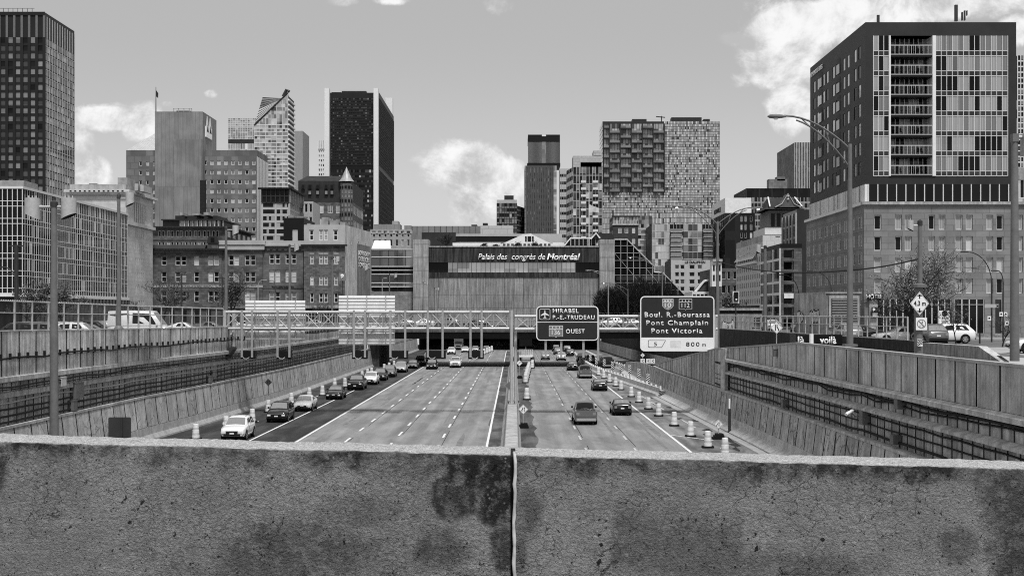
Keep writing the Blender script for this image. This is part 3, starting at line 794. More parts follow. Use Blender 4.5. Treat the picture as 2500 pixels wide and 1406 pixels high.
# --- stone bank complex: left wing, tower, right wing
st = M('grey stone slabs of the bank tower', .17, var=.32, scale=.07, brick=(3, 2.6, .85, .25))
st2 = M('ribbed grey stone', .22, var=.25, scale=.1, brick=(1.7, 30, .78, .07), streak=.12)
t = B('stone_slab_building', 'grey stone slab building with a windowless central tower and an emblem near its top', 'building', 308, 628, 367, 525, 22, st, seed=5)
kw = dict(wf=.52, hf=.48, style='pale', rec=.3, fr=.2)
t.front([(388, 'P'), (None, 'W', dict(kw, cols=[(340, 347), (357, 364), (373, 378)], nf=17))], 308, 378)
t.front([(386, 'P'), (None, 'W', dict(kw, nb=8, nf=17))], 492, 628)
t.side([(383, 'P'), (None, 'C', dict(ms=[(black_f, 1)], nu=7, nz=1, mw=1.6, md=.2, mm=ribs))])
t.hull(conc_m)
def cbox(px0, px1, pyt, Ya, Yb, m, name, cm_=None, zb=7):
    g = MB(); g.box(X(px0, Ya), X(px1, Ya), Ya, Yb, zb, Z(pyt, Ya), m); return g.build(name, t.root)
cbox(378, 495, 273, 521, 545, st2, 'central_tower'); cbox(425, 492, 340, 519.5, 521, st2, 'tower_projection')
# emblem on the tower's right face: white plaque with two dark peaks
g = MB(); xe = X(495, 521); zc = Z(310, 525)
g.box(xe, xe + .5, 525, 535, zc - 4, zc + .3, white); g.ext([(0, 0)] * 0 or [(xe, zc + .3), (xe + .5, zc + .3), (xe + .5, zc + .31)], 525, 535, white)
for k in range(2):
    y0 = 525 + k * 5
    g.face([(xe + .25, y0, zc + .3), (xe + .25, y0 + 5, zc + .3), (xe + .25, y0 + 3.2, zc + 4.6), (xe + .25, y0 + 1.8, zc + 4.6)], white)
    g.face([(xe + .52, y0 + .8, zc - 1.8), (xe + .52, y0 + 4.2, zc - 1.8), (xe + .52, y0 + 2.5, zc + 1.4)], black)
g.build('emblem', t.root)
g = MB(); 
for px in (420, 432, 445, 458, 464): g.box(X(px, 525), X(px, 525) + .25, 527, 527.25, Z(273, 525), Z(263, 525), steel)
g.box(X(420, 525), X(465, 525), 527, 527.3, Z(265, 525), Z(264, 525), steel); g.box(X(426, 525), X(460, 525), 528, 534, Z(273, 525), Z(268, 525), metal_d); g.build('roof_frame', t.root)
t.end()
g = MB(); x = X(384, 525); g.tube([(x, 523, Z(273, 523)), (x, 523, Z(213, 523))], [.22, .1], steel_d, 6); fp = tag(g.build('flagpole'), 'thin flagpole with a furled dark flag on the stone slab tower', 'flagpole')
g = MB(); g.face([(x, 523, Z(220, 523)), (x + .9, 523.2, Z(228, 523)), (x + .8, 523.3, Z(240, 523)), (x + .1, 523, Z(236, 523))], metal_d); g.face([(x, 523.05, Z(236, 523)), (x + .8, 523.35, Z(240, 523)), (x + .9, 523.25, Z(228, 523)), (x, 523.05, Z(220, 523))], metal_d)
o = g.build('flag'); o.parent = fp
# pyramid roof behind the left wing
t = B('pyramid_roof_block', 'pale pyramid roof rising behind the left wing of the stone slab building', 'building', 310, 395, 367, 640, 40, lime, seed=6)
t.front([(None, 'P')]); t.side([(None, 'P')]); t.hull()
g = MB(); a = [(t.X0, 640, t.zt), (t.X1 + 14, 640, t.zt), (t.X1 + 14, 680, t.zt), (t.X0, 680, t.zt)]; ap = (X(392, 660), 660, Z(318, 660))
for i in range(4): g.face([a[i], a[(i + 1) % 4], ap], M('ribbed pale roof', .38, var=.15, brick=(1.2, 60, .7, .05)))
g.build('pyramid_roof', t.root); t.end()
# small brick chimney stack
g = MB(); x0, x1 = X(488, 420), X(500, 420); g.box(x0, x1, 420, 422, 7, Z(440, 420), M('sooty brick', .035, var=.3, brick=(.8, .4, .6, .2))); tag(g.build('brick_chimney'), 'tall sooty brick chimney in front of the stone slab building', 'chimney')

# --- far glass blocks
t = B('glass_block', 'pale glass block with a dark louvre band, behind the slanted glass tower', 'tower', 557, 640, 289, 900, 30, metal_p, seed=7)
t.front([(312, 'C', dict(ms=[(g_sky, 5), (g_mid, 2)], nu=14, nz=5, mw=.3, hb=.3)), (340, 'C', dict(ms=[(g_mid, 4), (g_sky, 2)], nu=14, nz=6, mw=.3, hb=.3)), (351, 'P', {'m': metal_d}), (None, 'C', dict(ms=[(g_sky, 6), (g_mid, 2), (white_f, 1)], nu=14, nz=30, mw=.3, hb=.5))])
t.side([(None, 'P')]); t.hull(); t.end()
t = B('concrete_tower', 'plain mid grey tower just right of the slanted glass tower', 'tower', 690, 739, 320, 950, 30, M('plain grey tower', .28, var=.1, streak=.1), seed=8)
t.front([(None, 'P')]); t.side([(None, 'P')]); t.hull(); t.end()
# --- slanted glass tower
Y = 800.; rt = thing('slanted_glass_tower', 'glass residential tower with a slanted top and striped dark balconies', 'tower', (X(660, Y), Y, 7))
xa, xb = X(621, Y), X(703, Y); dp = 22.; zl, zr = Z(306, Y), Z(227, Y); zb2 = Z(238, Y + dp)
g = MB(); rg = random.Random(4); nf, nc = 62, 12; H = zr - 7; gm_ = [g_sky, g_mid, g_sky, g_mid, g_sky, g_mid, g_sky, g_soft, g_blind]
for j in range(nf):
    za, zb_ = 7 + H * j / nf, 7 + H * (j + 1) / nf
    for i in range(nc):
        u0, u1 = xa + (xb - xa) * i / nc, xa + (xb - xa) * (i + 1) / nc
        lim = lambda u: zl + (zr - zl) * (u - xa) / (xb - xa)
        t0, t1 = min(zb_, lim(u0)), min(zb_, lim(u1))
        if t1 <= za: continue
        g.face([(u0, Y, za), (u1, Y, za), (u1, Y, t1)] + ([(u0, Y, t0)] if t0 > za else []), rg.choice(gm_))
    if za < zl: g.box(xa, xb, Y - .25, Y - .02, za, za + .55, frame_l, 'k')
for i in range(0, nc + 1, 2):
    u0 = xa + (xb - xa) * i / nc; g.box(u0 - .15, u0 + .15, Y - .3, Y - .02, 7, zl + (zr - zl) * (u0 - xa) / (xb - xa), frame_l, 'k')
g.build('curtain_wall', rt)
g = MB(); p = [Vector((xa, Y, zl)), Vector((xb, Y, zr)), Vector((xb - 3, Y + dp, zr)), Vector((X(641, Y + dp), Y + dp, zb2))]
lou = M('pale louvre', .42, rough=.5, var=.15, metal=.3); n_ = 10
for k in range(n_):
    a0, a1 = k / n_, (k + .62) / n_
    g.face([p[0].lerp(p[3], a0), p[1].lerp(p[2], a0), p[1].lerp(p[2], a1), p[0].lerp(p[3], a1)], lou if k < 6 else g_mid)
    a2 = (k + 1) / n_; g.face([p[0].lerp(p[3], a1), p[1].lerp(p[2], a1), p[1].lerp(p[2], a2), p[0].lerp(p[3], a2)], black_f)
g.build('slanted_roof', rt)
g = MB(); x = xb
for j in range(52):
    za = 7 + j * 3.02 + .2
    if za + 3 > zr: break
    g.face([(x, Y, za), (x, Y + dp, za), (x, Y + dp, za + 1.5), (x, Y, za + 1.5)], white_f); g.face([(x, Y, za + 1.5), (x, Y + dp, za + 1.5), (x, Y + dp, za + 3.02), (x, Y, za + 3.02)], black_f)
    g.box(x, x + .9, Y, Y + dp, za, za + .9, white_f, 'l')
g.build('balcony_side', rt)
g = MB(); g.tube([(X(686, Y), Y + 8, zr - 1), (X(694, Y), Y + 8, zr + 3), (X(701, Y), Y + 8, zr + 2)], 1.1, steel_d, 6); g.tube([(X(690, Y), Y + 8, zr - 4), (X(690, Y), Y + 8, zr + 2)], .5, steel_d, 6); g.tube([(xa, Y - .3, zl), (xb, Y - .3, zr)], .5, frame_d, 5); g.build('window_cleaning_crane', rt)
# --- dark tower with white corner ribs
t = B('dark_tower', 'broad dark glass tower with pale corner ribs and a black band', 'tower', 797, 926, 227, 1000, 120, bronze, seed=9)
fl = dict(ms=[(g_dark, 9), (g_soft, 6), (g_mid, 1), (bronze, 3)], nu=26, sp=.45, spm=bronze, mw=.35, md=.3, mm=bronze, mstep=1, hb=.5)
t.front([(240, 'P', {'m': bronze}), (404, 'C', dict(fl, nz=24)), (415, 'P', {'m': black_f}), (None, 'C', dict(fl, nz=30, ms=[(g_soft, 4), (g_dark, 4), (g_blind, 1)]))])
t.side([(240, 'P', {'m': bronze}), (404, 'C', dict(fl, nu=40, nz=24, ms=[(g_dark, 1), (bronze, 1)])), (415, 'P', {'m': black_f}), (None, 'C', dict(fl, nu=40, nz=30, ms=[(g_dark, 2), (bronze, 1)]))])
t.hull(bronze)
for a, b in ((795, 806), (914, 925)):
    g = MB(); g.box(X(a, 1000), X(b, 1000), 994, 999.9, 7, Z(219, 1000), white_f); g.build('corner_rib', t.root)
g = MB(); g.box(X(925, 1000) - .2, X(940, 1120) + 1, 1114, 1121, 7, Z(242, 1120), white_f); g.build('corner_rib', t.root)
t.boxes('roof_plant', [(833, 893, 221, 227), (808, 832, 224, 227)], metal_d); t.end()
t = B('lattice_tower', 'slim white lattice tower left of the broad dark tower', 'tower', 777, 812, 343, 1150, 20, white_f, seed=10)
t.front([(364, 'C', dict(ms=[(g_sky, 1)], nu=7, nz=1, mw=1.2, md=.8, mm=white_f)), (None, 'W', dict(nb=7, nf=36, wf=.5, hf=.5, style='pale', fr=0, rec=.6))]); t.side([(None, 'P')]); t.hull(); t.end(24)

# --- brick hotel with a conical turret
t = B('turreted_hotel', 'dark stone hotel with a mansard roof and a cone topped corner turret', 'building', 728, 856, 442, 480, 40, stone_d, seed=11)
t.front([(495, 'P', {'m': roof_d}), (None, 'W', dict(cols=[(741, 745), (752, 760), (776, 790), (800, 812), (820, 830)], nf=9, hf=.62, style='pale', fr=.2, mull=1))])
t.side([(490, 'P', {'m': roof_d}), (None, 'W', dict(nb=9, nf=8, wf=.5, hf=.55, style='mix', fr=.15))]); t.hull(roof_d)
g = MB(); z0, z1 = t.zz(442), t.zz(426); x0, x1 = X(744, 480), X(828, 480)
a = [(t.X0, 480, z0), (t.X1, 480, z0), (t.X1, 518, z0), (t.X0, 518, z0)]; b = [(x0, 486, z1), (x1, 486, z1), (x1, 512, z1), (x0, 512, z1)]
for i in range(4): j = (i + 1) % 4; g.face([a[i], a[j], b[j], b[i]], roof_d)
g.face(b, roof_d); g.build('mansard_roof', t.root)
for px in (741, 757, 776, 797, 811):
    g = MB(); g.box(X(px - 4, 480), X(px + 4, 480), 479.2, 481, t.zz(462), t.zz(450), roof_d); g.box(X(px - 3, 480), X(px + 3, 480), 479.1, 479.2, t.zz(461), t.zz(452), g_dark); g.build('dormer', t.root)
    if px > 745: g = MB(); g.box(X(px - 4, 480), X(px + 4, 480), 479.4, 480.5, t.zz(476), t.zz(466), roof_d); g.box(X(px - 3, 480), X(px + 3, 480), 479.3, 479.4, t.zz(475), t.zz(467), g_mid); g.build('dormer', t.root)
cx = X(846, 480); r = 16 * 480 / F
g = MB(); g.lathe([(r, 7), (r, t.zz(447))], stone_d, 16, (cx, 480, 0)); 
for j in range(9):
    zc = t.zz(455 + j * 11)
    for an in (-150, -120, -90, -60, -30):
        a0, a1 = R(an - 9), R(an + 9); g.face([(cx + (r + .05) * math.cos(a0), 480 + (r + .05) * math.sin(a0), zc - 1.1), (cx + (r + .05) * math.cos(a1), 480 + (r + .05) * math.sin(a1), zc - 1.1), (cx + (r + .05) * math.cos(a1), 480 + (r + .05) * math.sin(a1), zc), (cx + (r + .05) * math.cos(a0), 480 + (r + .05) * math.sin(a0), zc)], g_mid if j % 3 else g_dark)
g.build('turret', t.root)
g = MB(); g.lathe([(r + .5, t.zz(444)), (r * .8, t.zz(436)), (.05, t.zz(408))], M('ribbed zinc cone', .3, rough=.5, var=.2, metal=.2, scale=1), 16, (cx, 480, 0)); g.build('cone_roof', t.root); t.end()
# --- framed building with roof overhang
t = B('framed_office', 'modern block with pale floor bands and a flat overhanging roof', 'office building', 640, 706, 459, 420, 26, metal_p, seed=12)
t.front([(463, 'P', {'m': black_f, 'out': 1.2}), (495, 'C', dict(ms=[(g_dark, 5), (black_f, 2)], nu=12, nz=2, mw=.35, md=.4, mm=metal_d, mstep=2, hb=.4)), (None, 'C', dict(ms=[(g_dark, 4), (g_curt, 2), (black_f, 1)], nu=12, nz=18, sp=.32, spm=metal_p, mw=.6, md=.1, mm=metal_p, mstep=6, hb=.2))])
t.side([(463, 'P', {'m': black_f, 'out': 1.2}), (495, 'C', dict(ms=[(g_dark, 4), (g_mid, 1)], nu=16, nz=1, mw=.45, md=.4, mm=metal_p, mstep=2)), (None, 'C', dict(ms=[(g_dark, 5), (g_mid, 1)], nu=16, nz=18, sp=.3, spm=metal_p, mw=.5, md=.1, mm=metal_p, hb=.2))])
t.hull(); t.end()
t = B('framed_annex', 'pale gridded annex right of the flat roofed block', 'office building', 742, 764, 492, 440, 16, metal_p, seed=13)
t.front([(None, 'W', dict(nb=2, nf=9, wf=.7, hf=.66, style='dark', fr=.15))]); t.side([(None, 'P')]); t.hull(); t.end()
t = B('black_block', 'small matt black block with one pale window between the pavilions and the framed office', 'building', 692, 742, 532, 330, 18, black_f, seed=14)
t.front([(None, 'W', dict(cols=[(714, 727)], nf=1, hf=.2, lo=.86, style='sky'))]); t.side([(None, 'P')]); t.hull(black_f); t.boxes('roof_plant', [(698, 712, 524, 532), (720, 736, 526, 532)], plant_m); t.end()

# --- brick block behind the pavilions
t = B('brick_office', 'five storey brown brick block with a heavy cornice and a glazed penthouse', 'building', 360, 553, 553, 322, 30, brick_m, seed=15)
cols = [(x, x + 7) for a in (386, 408, 430, 452, 474, 496, 518) for x in (a, a + 8.5)]
t.front([(557, 'P', {'m': roof_d, 'out': 1.0, 'dent': .7}), (561, 'P'), (580, 'W', dict(cols=cols, nf=1, hf=.8, style='dark', fr=.12)), (586, 'P', {'out': .15}), (None, 'W', dict(cols=cols, nf=8, hf=.7, style='mix', fr=.12))])
t.side([(557, 'P', {'m': roof_d, 'out': 1.0}), (561, 'P'), (580, 'W', dict(nb=5, nf=1, wf=.6, hf=.8, style='dark')), (None, 'P')]); t.hull()
g = MB(); g.box(X(395, 325), X(540, 325), 326, 345, t.zt, Z(538, 325), metal_d); g.box(X(393, 325), X(545, 325), 325, 346, Z(538, 325), Z(535, 325), metal_d)
for k in range(9): x = X(440 + k * 11, 325); g.box(x, x + .9, 325.6, 325.95, t.zt + .2, Z(539, 325), g_mid)
for k in range(11): x = X(438 + k * 10.5, 325); g.box(x, x + .12, 325.4, 325.6, t.zt, Z(538, 325), frame_l)
g.build('penthouse', t.root); g = MB(); g.box(X(415, 325), X(520, 325), 330, 342, Z(535, 325), Z(523, 325), metal_d); g.build('upper_penthouse', t.root)
t.boxes('roof_plant', [(432, 438, 517, 523), (462, 480, 519, 523), (490, 502, 516, 523)], plant_m); t.end()
# --- brick pavilions row (front walls face the motorway)
YP = 280.
def pcols(*a): return [(c - 6.2, c + 6.2) for c in a]
t = B('brick_pavilion', 'dark sandstone pavilion with a curved mansard cornice and a small gable dormer', 'building', 362, 541, 607, YP, 20, stone_d, seed=16)
wk = dict(hf=.62, style='mix', fr=.13, mull=-1, rec=.3)
c1 = pcols(400, 434, 448.5, 480, 514.5, 528.5)
t.front([(611, 'P', {'m': roof_d, 'out': .9, 'dent': .6}), (618, 'P', {'out': .3}), (655, 'W', dict(wk, cols=c1, nf=1, hf=.62)), (696, 'W', dict(wk, cols=c1, nf=1)), (702, 'P', {'m': lime, 'out': .08}), (745, 'W', dict(wk, cols=c1, nf=1)), (752, 'P', {'out': .35}), (None, 'W', dict(cols=pcols(390, 420, 450, 480, 510), nf=1, hf=.85, style='dark', m=brick_m))])
t.side([(None, 'P')]); t.hull(roof_d)
g = MB(); x0, x1 = X(350, YP + 4), t.X0
g.face([(x0, YP + 4, 7), (x1, YP, 7), (x1, YP, t.zz(611)), (x0, YP + 4, t.zz(611))], stone_d); g.face([(x0, YP + 20, 7), (x0, YP + 4, 7), (x0, YP + 4, t.zz(611)), (x0, YP + 20, t.zz(611))], stone_d)
for py in (645, 690, 735): g.face([(x0 + .2, YP + 3.4, t.zz(py + 11)), (x1 - .1, YP - .2, t.zz(py + 11)), (x1 - .1, YP - .2, t.zz(py - 10)), (x0 + .2, YP + 3.4, t.zz(py - 10))], g_dark)
g.build('canted_corner', t.root)
g = MB(); pr = [(0, t.zz(611)), (-.9, t.zz(610)), (-.3, t.zz(604)), (.2, t.zz(599)), (1.2, t.zz(597))]
xa, xb = X(351, YP), X(502, YP)
for (a, za), (b, zb_) in zip(pr, pr[1:]): g.face([(xa, YP + a, za), (xb, YP + a, za), (xb, YP + b, zb_), (xa, YP + b, zb_)], roof_d)
g.face([(xa, YP + 1.2, t.zz(597)), (xb, YP + 1.2, t.zz(597)), (xb, YP + 15, t.zz(597)), (xa, YP + 15, t.zz(597))], roof_d); g.face([(xb, YP - .9, t.zz(611)), (xb, YP + 15, t.zz(611)), (xb, YP + 15, t.zz(597)), (xb, YP + 1.2, t.zz(597))], roof_d); g.build('curved_mansard', t.root)
g = MB(); x0, x1 = X(508, YP), X(534, YP); zc = t.zz(594)
g.box(x0, x1, YP - .6, YP + 4, t.zz(612), zc, stone_d); g.ext([(x0 - .2, zc), (x1 + .2, zc), ((x0 + x1) / 2 + .9, t.zz(577)), ((x0 + x1) / 2 - .9, t.zz(577))], YP - .8, YP + 4, roof_d); g.box(x0 + .75, x1 - .75, YP - .85, YP - .6, t.zz(592), t.zz(581), g_dark); g.build('gable_dormer', t.root)
text_mesh('PAVILLON MARCELLE & JEAN COUTU', X(411, YP), X(519, YP), t.zz(701.3), t.zz(697.5), YP - .1, black, t.root, bold=.02)
t.end()
t = B('pale_cornice_pavilion', 'dark sandstone pavilion with a banded pale metal cornice', 'building', 541, 641, 587, YP + .3, 20, stone_d, seed=17)
c2 = pcols(564, 577.5, 603.5, 617.5)
t.front([(598, 'P', {'m': metal_p, 'out': .7}), (600, 'P', {'m': metal_d, 'out': .4}), (610, 'P', {'m': metal_p, 'out': .5}), (616, 'P'), (655, 'W', dict(wk, cols=c2, nf=1, hf=.66)), (696, 'W', dict(wk, cols=c2, nf=1)), (702, 'P', {'m': lime, 'out': .08}), (745, 'W', dict(wk, cols=c2, nf=1)), (752, 'P', {'m': conc_m, 'out': .3}), (None, 'W', dict(nb=4, nf=1, wf=.7, hf=.8, style='dark'))])
text_mesh('PAVILLON', X(559, YP), X(580, YP), t.zz(701), t.zz(697.5), YP + .18, black, t.root, bold=.02); t.side([(None, 'P')]); t.hull(); t.end()
t = B('sandstone_pavilion', 'sandstone pavilion with paired white sash windows and a pale parapet', 'building', 641, 740, 588, YP + .6, 20, M('light sandstone', .15, var=.3, scale=.5, brick=(1.1, .5, .75, .25)), seed=18)
c3 = pcols(663.5, 678, 703, 717.5)
t.front([(598, 'P', {'m': metal_p, 'out': .2}), (601, 'P', {'m': metal_p, 'out': .7}), (612, 'P', {'dent': 1.2, 'out': .25}), (652, 'W', dict(wk, cols=c3, nf=1, style='pale', fr=.16)), (696, 'W', dict(wk, cols=c3, nf=1, style='pale', fr=.16, hf=.68)), (704, 'P', {'m': stone_d, 'out': .1}), (745, 'W', dict(wk, cols=c3, nf=1, style='pale', fr=.16)), (752, 'P', {'m': conc_m, 'out': .3}), (None, 'W', dict(nb=4, nf=1, wf=.7, hf=.8, style='dark'))])
text_mesh('PAVILLON WEBSTER', X(663, YP), X(717, YP), t.zz(702.5), t.zz(698.5), YP + .45, black, t.root, bold=.02); t.side([(None, 'P')]); t.hull(); t.end()
YD = 270.
t = B('rubble_stone_house', 'rough stone house with a pale mansard floor and faded advert on its white side', 'building', 742, 842, 549, YD, 24.5, rubble, seed=19)
ct = [(755, 766), (779, 789), (790.5, 801), (813.5, 825)]
cs = [(757, 766), (779, 788.5), (790.5, 800.5), (815.5, 825.5)]
t.front([(597, 'W', dict(cols=ct, nf=1, hf=.55, lo=.45, style='curt', fr=.2, m=metal_p, mull=-1)), (601, 'P', {'m': metal_d, 'out': .6}), (608, 'P', {'m': stone_d}), (651, 'W', dict(wk, cols=cs, nf=1, style='pale', fr=.18, hf=.56, lo=.35, sill=lime, lintel=1)), (705, 'W', dict(wk, cols=cs, nf=1, style='pale', fr=.16, hf=.44, lo=.3, sill=lime)), (745, 'W', dict(wk, cols=cs, nf=1, style='mix', fr=.16, hf=.62, lo=.4)), (752, 'P', {'m': conc_m, 'out': .3}), (None, 'P', {'m': black_f})])
mural = M('whitewashed side wall', .48, var=.2, scale=.3, streak=.35)
x1 = X(906, 294.5)
t.X1s = t.X1; 
pA, pB = (t.X1, YD), (x1, 294.5)
t.face(pA, pB, t.zt, [(t.zz(575), 'P', {'m': mural}), (t.zz(600), 'W', dict(m=mural, nb=3, nf=1, wf=.12, hf=.5, mg=2, style='dark')), (t.zz(745), 'W', dict(m=mural, nb=5, nf=4, wf=.11, hf=.42, style='dark', mg=1)), (7, 'P', {'m': mural})])
g = MB(); d = Vector((x1 - t.X1, 24.5)).normalized(); Pm = lambda u, z, o: (t.X1 + d.x * u + d.y * o, YD + d.y * u - d.x * o, z)
adv = M('grey painted advert', .2, var=.3, scale=.4, streak=.4); adl = M('faded painted letters', .62, var=.2, scale=1)
g.face([Pm(11, t.zz(725), .02), Pm(24, t.zz(725), .02), Pm(24, t.zz(588), .02), Pm(11, t.zz(588), .02)], adv); g.build('painted_advert', t.root)
for k, (tx, py) in enumerate((('MONTGOMERY', 611), ('DEBECLE', 626), ('SONGDACE', 641))):
    o = text_mesh(tx, 0, 11, 0, 1.1, 0, adl, None, depth=.01, bold=.03); o.parent = t.root
    a = Pm(12.2, t.zz(py + 6), .04); w0 = t.root['_w']; o.location = (a[0] - w0[0], a[1] - w0[1], a[2] - w0[2]); o.rotation_euler = (0, 0, math.atan2(d.y, d.x))
t.hull(conc_m); t.boxes('roof_vent', [(780, 796, 528, 549), (800, 822, 535, 549), (744, 752, 543, 549), (825, 838, 540, 549)], plant_m); t.end()
g = MB(); zc = Z(676, 268); x = X(836, 268); g.box(x - .7, x + .7, 267.8, 268, zc - .8, zc + .8, sign_mid); s_ = tag(g.build('parking_sign'), 'square parking sign with a white letter P beside the rough stone house', 'sign'); s_['_w'] = (0, 0, 0)
text_mesh('P', x - .33, x + .33, zc - .55, zc + .55, 267.78, white, s_, bold=.05)
g = MB(); g.box(x - .07, x + .07, 268.02, 268.14, 7, zc + .5, steel_d); o = g.build('post'); o.parent = s_

# --- behind and around the convention centre
t = B('art_deco_block', 'pale art deco stone block behind the left glass wing of the convention centre', 'building', 906, 1004, 560, 400, 25, M('buff stone', .3, var=.2, brick=(1.5, .7, .85, .08)), seed=20)
t.front([(564, 'P', {'out': .2}), (570, 'C', dict(ms=[(stone_d, 1), (lime, 1)], nu=14, nz=1, mw=.7, md=.2, mm=lime, mstep=2)), (580, 'W', dict(nb=7, nf=1, wf=.4, hf=.8, style='dark')), (None, 'W', dict(nb=7, nf=8, wf=.4, hf=.6, style='mix'))]); t.side([(None, 'P')]); t.hull()
t.boxes('roof_block', [(910, 975, 546, 560), (985, 1002, 549, 560)], lime_d); t.boxes('roof_plant', [(955, 970, 538, 546)], plant_m); t.end()
t = B('long_low_block', 'long low grey block along the skyline above the convention centre', 'building', 1004, 1176, 552, 420, 20, M('speckled grey panel', .22, var=.12, fine=.2), seed=21)
t.front([(572, 'C', dict(ms=[(M('mid grey panel', .2, var=.1), 2), (MATS['speckled grey panel'], 3)], nu=12, nz=1, mw=.12, md=.1, mm=metal_d)), (None, 'P')]); t.side([(None, 'P')]); t.hull()
t.boxes('roof_plant', [(1178, 1190, 543, 552), (1150, 1164, 547, 552)], metal_d); t.end()
t = B('white_panel_block', 'pale panelled block with a thin dark slot, right of the long low block', 'building', 1173, 1253, 551, 410, 20, M('pale wall panel', .42, var=.06, brick=(4, 1.8, .75, .03)), seed=22)
t.front([(None, 'W', dict(cols=[(1199, 1224)], nf=1, hf=.05, lo=.86, style='dark', fr=0))]); t.side([(None, 'P')]); t.hull(); t.end()
YC = 335.
cc = thing('convention_centre', 'massive concrete convention centre straddling the motorway with raised white lettering', 'building', (0, YC, 7))
xl, xr = X(1047, YC), X(1463, YC); zz = lambda py: Z(py, YC)
g = MB(); g.box(xl, xr, YC - .6, YC + 2, zz(641), zz(602), brut_d); g.box(xl, xr, YC - .75, YC + 2, zz(604), zz(601), conc_m); g.build('fascia', cc)
g = MB()
for k in range(36):
    a, b = xl + (xr - xl) * k / 36, xl + (xr - xl) * (k + 1) / 36
    g.face([(a, YC + .5, zz(665)), (b, YC + .5, zz(665)), (b, YC + .5, zz(641)), (a, YC + .5, zz(641))], g_dark if k > 30 or k < 4 else g_sky)
    g.box(a - .03, a + .05, YC + .3, YC + .45, zz(665), zz(641), frame_d)
g.build('ribbon_window', cc)
g = MB(); g.box(xl, xr, YC - .2, YC + 2, zz(677), zz(665), brut_d); g.build('band', cc)
g = MB(); n_ = 18
for k in range(n_):
    a, b = xl + (xr - xl) * k / n_, xl + (xr - xl) * (k + 1) / n_
    g.box(a + .04, b - .04, YC, YC + .5, zz(720.5), zz(677), brut, 'kb'); g.box(a + .04, b - .04, YC, YC + .5, zz(752), zz(721), brut, 'kb')
g.box(xl, xr, YC + .1, YC + 2, 6.5, zz(677) - .01, conc_joint); g.box(xl, xr, YC - .1, YC + 1, 6.45, zz(752.5), brut); g.build('wall_panels', cc)
for a, b in ((1010, 1047), (1463, 1500)):
    g = MB(); g.box(X(a, YC), X(b, YC) - .02, YC - 1.5, YC + 6, 6.6, zz(585), brut_p); g.build('pier', cc)
text_mesh('Palais des  congrès de', X(1167, YC), X(1331, YC), zz(639), zz(620), YC - .62, white, cc, shear=.25, depth=.25, bold=.012)
text_mesh('Montréal', X(1335, YC), X(1416, YC), zz(635.5), zz(619), YC - .62, white, cc, shear=.25, depth=.25, bold=.028)
# left glass wing
g = MB(); x0, x1 = X(905, YC), X(1010, YC)
for j, (a, b, m) in enumerate(((608, 627, g_mid), (627, 650, g_mid), (650, 659, g_dark), (659, 669, g_dark), (669, 690, g_soft), (690, 700, g_mid), (700, 710, g_dark))):
    for k in range(5): g.face([(x0 + (x1 - x0) * k / 5, YC + 2, zz(b)), (x0 + (x1 - x0) * (k + 1) / 5, YC + 2, zz(b)), (x0 + (x1 - x0) * (k + 1) / 5, YC + 2, zz(a)), (x0 + (x1 - x0) * k / 5, YC + 2, zz(a))], m)
    g.box(x0, x1, YC + 1.85, YC + 1.97, zz(a) - .1, zz(a) + .12, frame_l)
for k in range(6): x = x0 + (x1 - x0) * k / 5; g.box(x - .06, x + .06, YC + 1.88, YC + 1.98, zz(710), zz(608), frame_d)
g.build('glass_wing', cc)
g = MB(); g.box(x0, x1, YC + 2.05, YC + 12, zz(710), zz(607), metal_d); g.box(x0, x1, YC + 1, YC + 12, 7, zz(711), M('ribbed stone base', .22, var=.3, brick=(1.6, .35, .5, .2))); g.face([(x0, YC + 1.9, zz(606)), (X(952, YC), YC + 1.9, zz(606)), (X(945, YC), YC + 9, zz(583)), (x0, YC + 9, zz(583))], white_f); g.build('wing_base', cc)
# right glass wing: sloping outline
g = MB(); Yg = YC + 1; out = [(1500, 757), (1704, 752), (1618, 666), (1597, 664), (1597, 651), (1531, 585), (1500, 585)]
g.face([(X(a, Yg), Yg, Z(b, Yg)) for a, b in out], g_dark)
def top_at(px): return 585 if px <= 1531 else 585 + (px - 1531) if px < 1597 else 665 if px < 1618 else 666 + (px - 1618)
px = 1500
while px < 1700:
    x = X(px, Yg); g.box(x - .06, x + .06, Yg - .2, Yg - .02, Z(752, Yg), Z(top_at(px), Yg), metal_p); px += 15.5
for py in range(600, 750, 18):
    e = next((q for q in range(1704, 1500, -1) if top_at(q) <= py), 1531); g.box(X(1500, Yg), X(e, Yg), Yg - .2, Yg - .02, Z(py, Yg) - .05, Z(py, Yg) + .05, metal_p)
for (a, b), (c, d_) in zip(out[1:], out[2:]): g.tube([(X(a, Yg), Yg - .15, Z(b, Yg)), (X(c, Yg), Yg - .15, Z(d_, Yg))], .17, metal_p, 5)
for k in range(8): 
    px = 1500 + 15.5 * k; py = 618 + 18 * (k % 4) + (20 if k > 4 else 0); g.tube([(X(px, Yg), Yg - .1, Z(py, Yg)), (X(px + 15.5, Yg), Yg - .1, Z(py + 18, Yg))], .05, metal_p, 4)
g.face([(X(1505, Yg), Yg - .03, Z(684, Yg)), (X(1622, Yg), Yg - .03, Z(684, Yg)), (X(1622, Yg), Yg - .03, Z(672, Yg)), (X(1505, Yg), Yg - .03, Z(672, Yg))], g_soft)
g.build('glass_wing', cc)
g = MB(); tri = [(X(a, Yg), Z(b, Yg)) for a, b in out]; g.ext(tri, Yg + .05, Yg + 25, metal_d); g.build('wing_body', cc)
